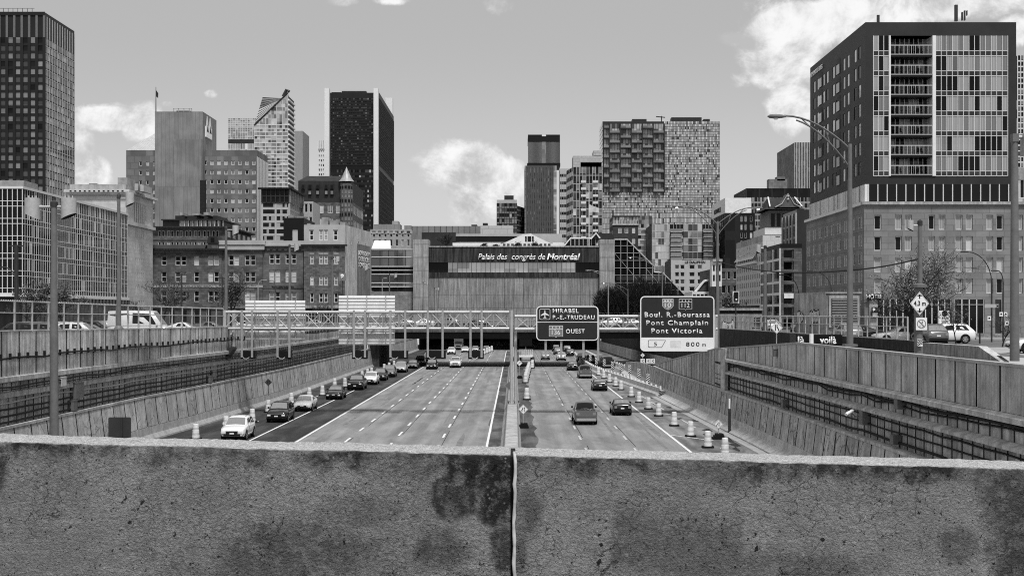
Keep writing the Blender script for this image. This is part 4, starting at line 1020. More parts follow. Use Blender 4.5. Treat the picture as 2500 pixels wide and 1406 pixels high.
# roofscape
g = MB(); g.box(X(1030, YC), X(1500, YC), YC + 2.1, YC + 60, 7, zz(603) - .5, conc_m); g.build('main_block', cc)
g = MB(); g.box(X(1110, 380), X(1372, 380), 380, 400, 20, Z(571, 380), metal_p); g.box(X(1110, 380), X(1270, 380), 379.7, 379.98, Z(590, 380), Z(577, 380), g_dark); g.box(X(1030, 380), X(1113, 380), 379, 392, 20, Z(568, 380), metal_d); g.build('roof_storey', cc)
g = MB(); Yh = 352.; gp = [(1222, 601), (1222, 597), (1275, 573), (1296, 570), (1300, 573), (1350, 597), (1350, 601)]
g.ext([(X(a, Yh), Z(b, Yh)) for a, b in gp], Yh, Yh + 12, white_f)
for a, b in ((1282, 1286), (1288, 1297), (1299, 1303)): g.box(X(a, Yh), X(b, Yh), Yh - .06, Yh - .01, Z(590, Yh), Z(577, Yh), g_dark)
for k in range(12): px = 1228 + k * 10; g.box(X(px, Yh), X(px + 6, Yh), Yh - .06, Yh - .01, Z(600, Yh), Z(595, Yh), g_soft)
g.build('roof_greenhouse', cc)
g = MB(); g.box(X(1105, Yh), X(1222, Yh), Yh, Yh + 8, 24, Z(593, Yh), white_f); g.box(X(1350, Yh), X(1378, Yh), Yh, Yh + 8, 24, Z(592, Yh), white_f); g.build('roof_pavilion', cc)
g = MB(); gp = [(1377, 601), (1392, 584), (1455, 584), (1455, 601)]; g.ext([(X(a, Yh), Z(b, Yh)) for a, b in gp], Yh - 2, Yh + 10, g_dark)
for k in range(7): px = 1392 + k * 10; g.box(X(px, Yh), X(px, Yh) + .15, Yh - 2.2, Yh - 2.02, Z(601, Yh), Z(584, Yh), frame_l)
g.tube([(X(1377, Yh), Yh - 2.1, Z(601, Yh)), (X(1392, Yh), Yh - 2.1, Z(583, Yh)), (X(1455, Yh), Yh - 2.1, Z(583, Yh))], .2, white_f, 5)
g.ext([(X(a, Yh), Z(b, Yh)) for a, b in ((1440, 585), (1453, 572), (1491, 572), (1496, 580), (1496, 585))], Yh - 4, Yh + 4, roof_d); g.tube([(X(1440, Yh), Yh - 4.2, Z(586, Yh)), (X(1453, Yh), Yh - 4.2, Z(572, Yh)), (X(1462, Yh), Yh - 4.2, Z(584, Yh))], .25, white_f, 5); g.build('roof_skylight', cc)

g = MB(); x = X(1438, 345); g.tube([(x, 345, 26.5), (x, 345, Z(452, 345))], [.12, .06], white, 8); fp = tag(g.build('flagpole'), 'white flagpole with a pale waving flag on the convention centre roof', 'flagpole')
g = MB(); pts = [(X(1439 + 23 * k / 6, 345), 345 + .25 * math.sin(k), k) for k in range(7)]
for p, q_ in zip(pts, pts[1:]): g.face([(p[0], p[1], Z(516 + p[2] * .6, 345)), (q_[0], q_[1], Z(516 + q_[2] * .6, 345)), (q_[0], q_[1], Z(499 + q_[2] * 1.6, 345)), (p[0], p[1], Z(499 + p[2] * 1.6, 345))], M('pale flag cloth', .5, var=.2, scale=2))
o = g.build('flag'); o.parent = fp
# --- right half of the skyline
t = B('small_far_tower', 'small distant apartment tower in front of the big cumulus cloud', 'tower', 1213, 1262, 488, 900, 30, lime_d, seed=23)
fz = dict(ms=[(g_dark, 4), (g_soft, 3), (g_mid, 3), (lime, 1)], nu=8, sp=.3, spm=conc_m, mw=.3, mm=metal_d, hb=.4)
t.front([(496, 'P', {'m': metal_p}), (None, 'C', dict(fz, nz=22))]); t.face((t.X1, 900), (X(1280, 920), 920), t.zt - 4, [(7, 'C', dict(fz, nz=22, nu=6))]); t.hull(side=True); t.boxes('roof_plant', [(1231, 1254, 476, 488)], metal_d, 905, 915); t.end()
t = B('stepped_tower', 'slender dark tower with a narrower ribbed crown', 'tower', 1281, 1359, 405, 900, 34, M('grey granite tower', .11, var=.15), seed=24)
fz = dict(ms=[(g_dark, 5), (g_soft, 3), (g_mid, 1)], nu=15, sp=.45, spm=MATS['grey granite tower'], mw=.9, md=.3, mm=MATS['grey granite tower'], mstep=1)
t.front([(409, 'P', {'out': .3}), (422, 'C', dict(fz, nz=1, sp=0, ms=[(g_mid, 1), (g_soft, 1)])), (None, 'C', dict(fz, nz=26))], 1285, 1350); t.front([(None, 'C', dict(ms=[(g_mid, 1)], nu=1, nz=26, hb=.3, mm=MATS['grey granite tower']))], 1281, 1285); t.front([(None, 'C', dict(ms=[(g_sky, 1), (g_mid, 1)], nu=2, nz=26, hb=.5, mm=lime))], 1350, 1359)
t.face((t.X0, 934), (t.X0, 900), t.zt, [(7, 'P')]); t.hull()
g = MB(); xa, xb, xc, xd = X(1287, 903), X(1365, 903), X(1290, 903), X(1367, 903)
g.box(X(1287, 903), X(1368, 903), 903, 928, t.zt, t.zz(397), black_f)
for k in range(34): x = X(1290 + k * 2.25, 903); (g.box(x, x + .3, 902.6, 903.2, t.zz(397), t.zz(345), M('grey fin', .22, rough=.5)) if not 14 < k < 19 else None)
g.box(X(1290, 903), X(1367, 903), 903.2, 928, t.zz(397), t.zz(345), M('dark recess wall', .04)); g.box(X(1323, 903), X(1333, 903), 902.7, 903.2, t.zz(397), t.zz(345), g_mid)  # plain dark wall behind the crown fins
g.box(X(1289, 903), X(1367, 903), 902.4, 928, t.zz(345), t.zz(328), black_f); g.box(X(1323, 903), X(1333, 903), 902.3, 902.4, t.zz(332), t.zz(328), white_f); g.box(X(1298, 903), X(1366, 903), 908, 909, t.zz(328), t.zz(326), steel)
g.build('crown', t.root); t.end()
t = B('striped_slab', 'pale slab block with horizontal dark window bands', 'tower', 1367, 1400, 412, 700, 14, M('pale grey precast', .4, var=.08), seed=25)
t.front([(425, 'P'), (None, 'C', dict(ms=[(g_dark, 2), (g_soft, 1)], nu=8, nz=19, sp=.6, spm=MATS['pale grey precast'], mw=.1, mm=metal_p))]); t.side([(None, 'P')]); t.hull(); t.end()
t = B('balcony_tower', 'glass apartment tower with small stacked balconies and a pale stepped top', 'tower', 1399, 1470, 408, 650, 20, metal_d, seed=26)
fz = dict(ms=[(g_dark, 3), (g_soft, 3), (g_mid, 3), (g_blind, 1)], sp=.25, spm=metal_d, mw=.25, mm=metal_p, hb=.3)
t.front([(None, 'C', dict(fz, nu=9, nz=18))]); t.face((t.X0 - 2.5, 668), (t.X0, 650), t.zt, [(7, 'C', dict(fz, nu=4, nz=18, sp=.5, spm=white_f))]); t.hull(side=True)
for k in range(2):
    g = MB()
    for j in range(15): x = X(1418 + k * 29, 650); z = t.zt - 8 - j * 2.9 * 1.2; g.box(x, x + 2.6, 648.3, 649.9, z, z + .25, white_f); g.box(x, x + 2.6, 648.3, 648.4, z + .25, z + 1.2, frame_l)
    g.build('balcony_stack', t.root)
t.boxes('stepped_top', [(1400, 1470, 379, 408), (1450, 1470, 366, 380), (1418, 1470, 395, 408)], M('pale crown cladding', .38, var=.1, brick=(2, 1.5, .7, .05)), 653, 666); t.end()
# --- big apartment block with grid of balconies
YB_ = 720.
t = B('mosaic_apartment_block', 'huge apartment block, half a grid of recessed balconies and half a mosaic of pale panels', 'tower', 1471, 1757, 297, YB_, 25, M('mosaic panel mid', .36, var=.1), seed=27)
pA, pB, pC, pD = M('mosaic panel pale', .43, var=.1), MATS['mosaic panel mid'], M('mosaic panel dark', .3, var=.15), M('mosaic panel white', .55, var=.08)
def mos(low):
    def fn(i, j, r):
        if r.random() < .07: return g_soft
        return r.choice([pA, pB, pB, pB, g_mid, pD, pD, pC] if not low else [pA, pD, pB, g_sky, pB, pC, g_sky])
    return fn
kw = dict(ms=[], hb=.18, mw=.1, mm=metal_d)
t.front([(470, 'C', dict(kw, nu=40, nz=28, fn=mos(0), hb=.12)), (520, 'C', dict(kw, nu=40, nz=8, fn=mos(1))), (None, 'C', dict(kw, nu=40, nz=22, fn=mos(1)))], 1621, 1757)
t.front([(303, 'P', {'m': metal_d}), (470, 'C', dict(kw, nu=6, nz=14, ms=[(black_f, 1)], hb=0, mw=0, fn=lambda i, j, r: metal_d)), (520, 'C', dict(kw, nu=44, nz=8, fn=mos(1))), (None, 'C', dict(kw, nu=44, nz=20, fn=mos(1)))], 1471, 1621)
t.side([(None, 'C', dict(ms=[(g_sky, 3), (g_mid, 1)], nu=6, nz=44, hb=.2))]); t.hull()
xs = [1474, 1487.5, 1514, 1541, 1568, 1594, 1621]
bal = MB(); zf = [t.zz(303 + (470 - 303) * j / 14) for j in range(15)]
for i in range(6):
    a, b = X(xs[i], YB_), X(xs[i + 1], YB_)
    bal.box(b - .35, b + .35, YB_ - 1.6, YB_ - .02, zf[14], zf[0], metal_d)
    for j in range(14):
        z1, z0 = zf[j], zf[j + 1]; rg2 = random.Random(i * 31 + j)
        n = 4 if i else 2
        for k in range(n): u0, u1 = a + (b - a) * k / n, a + (b - a) * (k + 1) / n; bal.face([(u0 + .1, YB_ - .05, z0), (u1 - .1, YB_ - .05, z0), (u1 - .1, YB_ - .05, z1), (u0 + .1, YB_ - .05, z1)], rg2.choice([g_mid, pA, pB, g_soft, pC, pA]))
        if (i + j) % 2 == 0: bal.box(a, b, YB_ - 1.7, YB_ - .1, z0 - .25, z0 + .35, metal_d); bal.box(a + .2, b - .4, YB_ - 1.7, YB_ - 1.6, z0 + .35, z0 + (z1 - z0) * .55, g_mid)
bal.build('balcony_grid', t.root)
t.boxes('roof_plant', [(1545, 1580, 289, 297), (1641, 1715, 285, 297), (1720, 1735, 289, 297)], metal_d); t.end()
g = MB(); z = Z(297, 722); x = X(1615, 722); g.tube([(x, 722, z), (x, 722, z + 3)], .3, steel_d, 5); g.tube([(x - 3, 722, z + 2.7), (x + 2, 722, z + 2.2)], .3, steel_d, 5); tag(g.build('roof_davit'), 'small dark roof davit on the mosaic apartment block', 'crane')
# --- mid distance
t = B('brown_apartments', 'brown apartment building with a glazed top storey below the mosaic block', 'building', 1497, 1592, 527, 450, 18, M('brown panel wall', .075, var=.2, brick=(.9, .4, .7, .15)), seed=28)
t.front([(530, 'P', {'m': metal_d, 'out': .6}), (547, 'C', dict(ms=[(g_mid, 3), (g_sky, 2), (g_soft, 2)], nu=16, nz=2, mw=.1, hb=.1)), (550, 'P', {'m': conc_l, 'out': .3}), (None, 'W', dict(cols=[(1509, 1518), (1525, 1534), (1543, 1551)], nf=9, hf=.52, style='sky', fr=.15))], 1497, 1558)
t.front([(547, 'C', dict(ms=[(g_mid, 1), (g_soft, 2)], nu=4, nz=2)), (None, 'C', dict(ms=[(g_mid, 2), (g_sky, 2), (g_dark, 1), (conc_l, 2)], nu=5, nz=18, sp=.3, spm=conc_l, hb=.25))], 1558, 1592)
t.side([(530, 'P', {'m': metal_d}), (None, 'W', dict(nb=4, nf=10, wf=.4, hf=.5, style='sky'))]); t.hull(); t.end()
t = B('glass_condominium', 'pale glass condominium with stacked balconies, right of the brown apartments', 'tower', 1592, 1738, 548, 430, 20, metal_d, seed=29)
fz = dict(ms=[(g_sky, 4), (g_mid, 3), (g_soft, 2), (g_blind, 2)], hb=.25, mw=.12, mm=metal_p)
t.front([(None, 'C', dict(fz, nu=6, nz=14))], 1592, 1636, ); t.front([(None, 'C', dict(fz, nu=4, nz=14, sp=.35, spm=conc_l, ms=[(g_dark, 2), (g_soft, 2)]))], 1636, 1668)
t.front([(None, 'C', dict(fz, nu=4, nz=14))], 1668, 1715); t.front([(None, 'C', dict(fz, nu=3, nz=14, sp=.3, spm=conc_m, ms=[(g_dark, 3), (black_f, 1)]))], 1715, 1738)
t.side([(None, 'P')]); t.hull()
for a, b in ((1636, 1664), (1716, 1738)):
    g = MB()
    for j in range(10): z = t.zz(568 + j * 11.5); g.box(X(a, 430), X(b, 430), 428.3, 429.8, z, z + .25, conc_l); g.box(X(a, 430), X(b, 430), 428.3, 428.36, z + .25, z + 1.15, g_mid)
    g.build('balcony_stack', t.root)
t.end()
t = B('small_hotel', 'pale low hotel with dark square windows and roof lettering above the road sign', 'hotel', 1638, 1742, 635, 395, 16, M('pale render', .4, var=.1), seed=30)
t.front([(643, 'P'), (None, 'W', dict(cols=[(1648, 1658), (1661, 1671), (1683, 1696), (1703, 1714)], nf=8, hf=.6, style='dark', fr=.1))]); t.side([(None, 'P', {'m': stone_d})]); t.hull()
text_mesh('LE DAUPHIN', X(1672, 395), X(1722, 395), t.zz(643), t.zz(637), 394.9, black, t.root, bold=.03); t.end()
t = B('black_hotel', 'black checker clad hotel with a white top storey', 'hotel', 1771, 1843, 520, 420, 30, black_f, seed=31)
bl2 = M('charcoal panel', .03, rough=.5, var=.2)
t.front([(None, 'C', dict(ms=[(black_f, 1), (bl2, 1)], nu=3, nz=12))], 1771, 1806); t.front([(524, 'P'), (None, 'W', dict(cols=[(1808, 1813), (1818, 1823), (1831, 1837)], nf=13, hf=.7, style='pale', fr=.08))], 1806, 1843)
t.side([(None, 'C', dict(ms=[(black_f, 2), (g_dark, 1), (g_mid, .4)], nu=8, nz=13, mw=.2, mm=bl2))]); t.hull()
g = MB(); za, zb_ = t.zz(520), t.zz(483); g.box(t.X0, X(1835, 420), 420.5, 448, za, zb_, white_f); g.build('white_storey', t.root)
o = text_mesh('MONVILLE', 0, 14, 0, 1.6, 0, black, None, depth=.05, bold=.03); o.parent = t.root; w0 = t.root['_w']; o.location = (t.X0 - .05 - w0[0], 443 - w0[1], t.zz(512) - w0[2]); o.rotation_euler = (0, 0, R(-90))
t.end()
t = B('wide_glass_block', 'wide dark glass block behind the pagoda roof', 'office building', 1822, 2010, 460, 700, 40, metal_d, seed=32)
t.front([(482, 'C', dict(ms=[(g_dark, 3), (black_f, 2)], nu=30, nz=2, mw=.5, mm=metal_d, mstep=5)), (None, 'C', dict(ms=[(g_soft, 2), (g_mid, 2), (g_dark, 2)], nu=40, nz=20, sp=.3, spm=conc_m, mw=.3, mm=metal_p, mstep=2))]); t.side([(None, 'P', {'m': stone_d})]); t.hull(); t.boxes('roof_block', [(1880, 1925, 436, 460), (1900, 1920, 430, 440)], lime_d); t.end()
t = B('finned_tower', 'office tower with dark vertical fins and a blank pale side, left of the near hotel', 'tower', 1940, 2010, 348, 900, 60, lime_d, seed=33)
t.front([(None, 'C', dict(ms=[(g_dark, 3), (g_soft, 2), (g_mid, 1)], nu=18, nz=28, sp=.3, spm=black_f, mw=.5, md=.8, mm=metal_p))]); t.face((X(1918, 960), 960), (t.X0, 900), t.zt, [(7, 'P', {'m': conc_l})]); t.hull(side=True); t.end()
# pagoda roofed building
Yq = 350.; pg = thing('pagoda_building', 'building crowned by a curved pagoda roof with white ridge tips', 'building', (X(1915, Yq), Yq, 7))
g = MB(); g.box(X(1882, Yq), X(1945, Yq), Yq + 2, Yq + 16, 7, Z(512, Yq), M('grey tiled wall', .2, var=.2)); 
for k in range(4): px = 1886 + k * 14; g.box(X(px, Yq), X(px + 9, Yq), Yq + 1.9, Yq + 1.99, Z(552, Yq), Z(520, Yq), g_dark)
g.box(X(1868, Yq), X(1950, Yq), Yq + .5, Yq + 17, Z(572, Yq), Z(556, Yq), white_f); g.box(X(1868, Yq), X(1950, Yq), Yq + .6, Yq + 17, 7, Z(572, Yq), lime); g.build('wall', pg)
g = MB(); L_ = [(1868, 515), (1880, 509), (1884, 476), (1952, 478), (1956, 508), (1962, 514)]
for s0, s1 in ((0, .5), (.5, 1.)):
    pass
f0 = [(1866, 516, 0), (1962, 516, 0)]; 
pts_f = [(X(1866, Yq), Yq - 2, Z(512, Yq)), (X(1962, Yq), Yq - 2, Z(512, Yq)), (X(1955, Yq), Yq + 1, Z(506, Yq)), (X(1873, Yq), Yq + 1, Z(506, Yq))]
pts_m = [(X(1884, Yq), Yq + 6, Z(478, Yq)), (X(1950, Yq), Yq + 6, Z(478, Yq))]
g.face([pts_f[0], pts_f[1], pts_f[2], pts_f[3]], roof_d); g.face([pts_f[3], pts_f[2], pts_m[1], pts_m[0]], roof_d)
b_ = [(p[0], 2 * (Yq + 6) - p[1], p[2]) for p in pts_f]; g.face([b_[1], b_[0], b_[3], b_[2]], roof_d); g.face([b_[2], b_[3], pts_m[0], pts_m[1]], roof_d); g.face([pts_f[0], pts_f[3], pts_m[0], b_[3], b_[0]], roof_d); g.face([pts_f[2], pts_f[1], b_[1], b_[2], pts_m[1]], roof_d)
g.ext([(X(a, Yq), Z(b, Yq)) for a, b in ((1890, 507), (1904, 500), (1914, 488), (1921, 474), (1928, 488), (1938, 500), (1952, 507))], Yq - 1.5, Yq + 4, M('grey gable', .13, var=.2)); g.build('pagoda_roof', pg)
g = MB(); g.tube([(X(1884, Yq), Yq + 5, Z(478, Yq)), (X(1878, Yq), Yq - 1, Z(505, Yq))], .2, white_f, 5); g.tube([(X(1950, Yq), Yq + 5, Z(478, Yq)), (X(1957, Yq), Yq - 1, Z(505, Yq))], .2, white_f, 5); g.tube([(X(1890, Yq), Yq - 1.6, Z(507, Yq)), (X(1906, Yq), Yq - 1.6, Z(499, Yq)), (X(1921, Yq), Yq - 1.6, Z(474, Yq)), (X(1936, Yq), Yq - 1.6, Z(499, Yq)), (X(1952, Yq), Yq - 1.6, Z(507, Yq))], .14, metal_p, 5)
g.lathe([(.1, 0), (.35, .4), (.1, .8), (.3, 1.2), (.05, 1.7)], metal_p, 8, (X(1921, Yq), Yq - 1.6, Z(492, Yq))); g.build('ridge_trim', pg)
# white hotel with rows of small windows
t = B('white_corner_building', 'white six storey corner building with rows of narrow dark windows', 'building', 1862, 1912, 574, 260, 31, white_f, seed=34)
wt = M('white wall tiles', .5, var=.08, brick=(1.6, 1., .85, .03)); t.wall = wt
t.side([(590, 'P', {'m': conc_l}), (620, 'W', dict(nb=3, nf=2, wf=.4, hf=.6, style='dark')), (745, 'W', dict(nb=13, nf=6, wf=.42, hf=.6, style='dark', fr=0, rec=.35)), (None, 'P', {'m': black_f})])
t.front([(582, 'W', dict(cols=[(1893, 1905)], nf=1, hf=.4, style='dark')), (None, 'P')]); t.hull()
g = MB(); ya, yb = 266, 289
for k in range(12):
    y = ya + (yb - ya) * k / 12; g.face([(t.X0 - .9, y, t.zz(628)), (t.X0 - .9, y + 1.5, t.zz(628)), (t.X0 - .05, y + 1.5, t.zz(612)), (t.X0 - .05, y, t.zz(612))], metal_p)
g.box(t.X0 - .6, t.X0 - .02, ya, yb, t.zz(640), t.zz(634), white_f); g.build('awning_gallery', t.root); t.end()
t = B('brick_balcony_building', 'dark brick building with recessed balconies and white framed bays', 'building', 1905, 1958, 595, 215, 17, brick_m, seed=35)
t.front([(606, 'P', {'m': black_f}), (None, 'W', dict(cols=[(1913, 1938)], nf=7, hf=.78, style='dark', fr=.12, rec=1.0))])
t.side([(606, 'P', {'m': metal_d}), (None, 'C', dict(ms=[(g_dark, 4), (g_mid, 1)], nu=6, nz=7, sp=.14, spm=white_f, mw=.4, md=.15, mm=white_f, mstep=2, hb=.3))]); t.hull()
g = MB(); g.box(X(1914, 215), X(1937, 215), 214.85, 214.92, t.zz(728), t.zz(716), MATS['faded painted letters']); g.build('balcony_tarpaulin', t.root); t.end()
t = B('framed_terrace_building', 'modern building of grey frames and black glazing between the pagoda roof and the near hotel', 'building', 1945, 1990, 512, 240, 12, M('grey frame cladding', .3, var=.1), seed=36)
t.front([(None, 'P', {'m': metal_d})]); t.side([(520, 'P'), (None, 'C', dict(ms=[(black_f, 2), (g_dark, 2), (g_mid, .5)], nu=12, nz=9, sp=.16, spm=MATS['grey frame cladding'], mw=.5, md=.3, mm=MATS['grey frame cladding'], mstep=3))]); t.hull(); t.end()
t = B('brown_corner_house', 'small brown house with white window bays at the far street corner', 'building', 1746, 1800, 655, 300, 25, stone_d, seed=37)
t.front([(None, 'W', dict(cols=[(1762, 1772), (1776, 1783), (1790, 1798)], nf=4, hf=.55, style='dark'))]); t.side([(None, 'P')]); t.hull()
g = MB(); g.box(X(1733, 300), X(1757, 300), 297, 299.9, Z(700, 300), Z(640, 300), white_f)
for j in range(2):
    for k in range(3): g.box(X(1736 + 7 * k, 300), X(1740 + 7 * k, 300), 296.9, 296.99, Z(662 + 24 * j, 300), Z(648 + 24 * j, 300), g_dark)
g.build('bay_window', t.root); g = MB(); g.box(X(1735, 300), X(1758, 300), 296.5, 301, Z(640, 300), Z(634, 300), metal_p); g.build('bay_roof', t.root); t.end()
t = B('glass_canopy_station', 'small white framed glass station entrance beyond the road sign', 'building', 1690, 1748, 712, 310, 14, white_f, seed=38)
t.front([(718, 'P'), (None, 'C', dict(ms=[(g_dark, 1), (g_soft, 1)], nu=6, nz=2, mw=.2, hb=.2, mm=white_f))]); t.side([(None, 'P')]); t.hull(white_f)
g = MB(); g.ext([(X(a, 309), Z(b, 309)) for a, b in ((1700, 712), (1722, 686), (1748, 680), (1748, 712))], 311, 316, g_soft); g.tube([(X(1700, 309), 310.8, Z(712, 309)), (X(1722, 309), 310.8, Z(686, 309)), (X(1748, 309), 310.8, Z(680, 309))], .3, white_f, 5); g.build('sloping_glass_roof', t.root); t.end()
t = B('graffiti_kiosk', 'low concrete kiosk with pale graffiti and a black fascia beside the street', 'kiosk', 1757, 1860, 752, 195, 10, conc_m, seed=39)
t.front([(758, 'P', {'m': conc_l, 'out': .3}), (765, 'P', {'m': black_f}), (None, 'P')]); t.side([(None, 'P')]); t.hull(conc_l)
gw = M('white spray paint', .6, var=.15); gb = M('black spray paint', .02, var=.2)
def graffiti(parent, x0, x1, zb_, h, y, seed, name='graffiti', n=None):
    q = random.Random(seed); g = MB(); x = x0
    while x < x1:
        wd = h * q.uniform(.22, .38); zl = zb_ - q.uniform(0, .35) * h; zh = zb_ + h * q.uniform(.6, 1)
        def loop(s, o, m):
            pts = []
            for k in range(14):
                a = 2 * math.pi * k / 14; pts.append((x + wd / 2 + math.cos(a) * wd * .56 * s, y - o, (zl + zh) / 2 + math.sin(a) * (zh - zl) * .52 * s * (1 + .06 * math.sin(3 * a))))
            g.face(pts, m)
        loop(1.12, .012, gb); loop(.92, .018, gw)
        g.face([(x + wd * .4, y - .024, zl + h * .3), (x + wd * .62, y - .024, zl + h * .32), (x + wd * .55, y - .024, zl + h * .8), (x + wd * .45, y - .024, zl + h * .75)], gb)
        x += wd * .82
    return g.build(name, parent)
graffiti(t.root, X(1762, 195), X(1774, 195), 7.1, 1.5, 195, 1); graffiti(t.root, X(1778, 195), X(1790, 195), 7.2, 1.5, 195, 2)
g = MB(); g.box(X(1836, 195), X(1860, 195), 194.9, 194.98, 7.4, 9.2, conc_l)
for k in range(6): g.box(X(1840, 195), X(1856, 195), 194.86, 194.9, 7.65 + k * .23, 7.75 + k * .23, black)
g.build('vent_grille', t.root); t.end()
# concrete vent house
t = B('vent_house', 'concrete ventilation house with graffiti and a big louvred grille', 'vent building', 2017, 2100, 713, 128, 6, conc_plain, seed=40)
t.front([(716, 'P', {'m': conc_l, 'out': .12}), (None, 'P', {'m': conc_m})]); t.face((X(1942, 136), 136), (t.X0, 128), t.zt, [(Z(718, 128), 'P', {'m': conc_l}), (7, 'P', {'m': M('stained pale concrete', .36, var=.35, scale=.4, streak=.4)})]); t.hull(conc_l)
g = MB(); d = Vector((t.X0 - X(1942, 136), -8)).normalized()
g.box(X(2023, 128), X(2096, 128), 127.85, 127.98, Z(799, 128), Z(722, 128), conc_l); g.box(X(2029, 128), X(2092, 128), 127.78, 127.85, Z(795, 128), Z(728, 128), black)
for k in range(17): z = Z(794 - k * 4, 128); g.box(X(2030, 128), X(2091, 128), 127.66, 127.77, z, z + .07, steel)
g.build('louvre_grille', t.root)
w0 = t.root['_w']
for u0, ln, zb_, hh, sd in ((.6, 1.5, 8.75, 1.05, 5), (3.9, 2.4, 8.7, 1.3, 6)):
    o = graffiti(None, 0, ln, 0, hh, 0, sd); o.name = 'graffiti'; o.parent = t.root
    o.location = (X(1942, 136) + d.x * u0 + d.y * .03 - w0[0], 136 + d.y * u0 - d.x * .03 - w0[1], zb_ - w0[2]); o.rotation_euler = (0, 0, math.atan2(d.y, d.x))
t.end()
# ------------------------------------------------------------------ near hotel
g_white = glassmat('white curtained glass', .62, .6); g_span = glassmat('spandrel glass', .03, .15, spec=.4); g_curt2 = glassmat('glass before grey curtains', .04, .1, curtain=.13, spec=.4)
YH = 135.
t = B('corner_hotel', 'corner hotel with a dark clad glass upper block standing on a pale stone base', 'hotel', 2113, 2481, 55, YH, 25.2, metal_d, seed=41, frame=frame_l)
z = t.zz
t.front([(88, 'P')]); t.front([(450, 'P')], 2113, 2132, 88); t.front([(450, 'P')], 2460, 2481, 88); t.front([(450, 'P')], 2132, 2460, 430)
def room(seed, nper):
    q = random.Random(seed); memo = {}
    def fn(i, j, r):
        k = (i // nper, j)
        if k not in memo: memo[k] = q.random()
        if memo[k] < .24: return g_dark
        return (g_curt if r.random() > .3 else g_curt2) if r.random() > .14 else (g_dark if j > 2 else g_mid)
    return fn
kw = dict(ms=[], sp=.24, spm=g_span, mw=.065, md=.06, hb=.065, hb2=1, mm=frame_l)
t.front([(430, 'C', dict(kw, nu=3, nz=7, fn=room(1, 1)))], 2132, 2170, 88); t.front([(430, 'C', dict(kw, nu=13, nz=7, fn=room(2, 2)))], 2284, 2460, 88)
g = MB(); g.box(X(2276, YH), X(2284, YH), YH - .12, YH + 1.6, z(430), z(88), white_f); g.box(X(2170, YH), X(2174, YH), YH - .12, YH + 1.6, z(430), z(88), white_f); g.build('pilaster', t.root)
xa, xb = X(2174, YH), X(2276, YH); fhh = (z(88) - z(430)) / 7
t.face((xa, YH + 1.7), (xb, YH + 1.7), z(88), [(z(430), 'C', dict(ms=[(g_dark, 4), (g_curt, 3), (g_soft, 2)], nu=9, nz=7, mw=.08, mm=frame_l, hb=.1))])
for j in range(7):
    zf_ = z(430) + j * fhh; g = MB(); g.box(xa, xb, YH - .05, YH + 1.69, zf_ - .12, zf_ + .12, black_f)
    g.box(xa, xb, YH - .05, YH - .02, zf_ + 1.05, zf_ + 1.12, frame_l); g.box(xa, xb, YH - .05, YH - .02, zf_ + .12, zf_ + .18, frame_l)
    for k in range(11): x = xa + (xb - xa - .03) * k / 10; g.box(x, x + .03, YH - .05, YH - .02, zf_ + .18, zf_ + 1.05, frame_l)
    o = g.build('balcony', t.root)
    q = random.Random(j); 
    for k in range(2):
        g = MB(); x = xa + .4 + k * 2.2 + q.uniform(0, .5)
        g.box(x, x + .5, YH + .4, YH + .9, zf_ + .5, zf_ + .55, black); g.box(x, x + .5, YH + .85, YH + .9, zf_ + .55, zf_ + .95, black)
        for a in (0, .45):
            for b in (.4, .85): g.box(x + a, x + a + .04, YH + b, YH + b + .04, zf_ + .12, zf_ + .5, black)
        c = g.build('balcony_chair'); tag(c, 'dark chair on hotel balcony number %s from the bottom, %s side' % (['one', 'two', 'three', 'four', 'five', 'six', 'seven'][j], ['left', 'right'][k]), 'chair', 'chairs on the hotel balconies')
# glass strip storey
t.front([(492, 'C', dict(ms=[(g_dark, 5), (black_f, 2), (g_blind, .4)], nu=15, nz=1, mw=.1, md=.08, mm=frame_l))], 2120, 2462, 450); t.front([(492, 'P')], 2462, 2481, 450); t.front([(492, 'P', {'m': white_f})], 2113, 2120, 450)
# left side
STY['bright'] = [(g_white, 6), (g_sky, 2), (g_dark, 1)]
hw = dict(style='bright', rec=.25, fr=0)
t.side([(95, 'P'), (430, 'W', dict(hw, nb=5, nf=7, wf=.6, hf=.66, pair=2, gap=.16, mg=.8)), (450, 'P'), (492, 'C', dict(ms=[(g_white, 5), (white_f, 4), (g_mid, 1)], nu=30, nz=1, mw=.1, md=.08, mm=white_f))])
for yy_ in (145.5, 154):
    g = MB(); x = t.X0
    for j in range(7): zf_ = z(430) + j * fhh; g.box(x - .03, x - .004, yy_, yy_ + 1.3, zf_ + .1, zf_ + fhh - .2, black_f); g.box(x - .1, x - .04, yy_, yy_ + 1.3, zf_ + .15, zf_ + 1.2, g_sky)
    g.build('side_balcony', t.root)
o = text_mesh('HOMEWOOD SUITES', 0, 6.2, 0, .55, 0, white, None, depth=.05, bold=.02); o.parent = t.root; w0 = t.root['_w']; o.location = (t.X0 - .05 - w0[0], 159.7 - w0[1], z(86) - w0[2]); o.rotation_euler = (0, 0, R(-90))
t.hull(metal_d, side=False)
t.X0b, t.X1b = X(2107, YH), X(2720, YH)
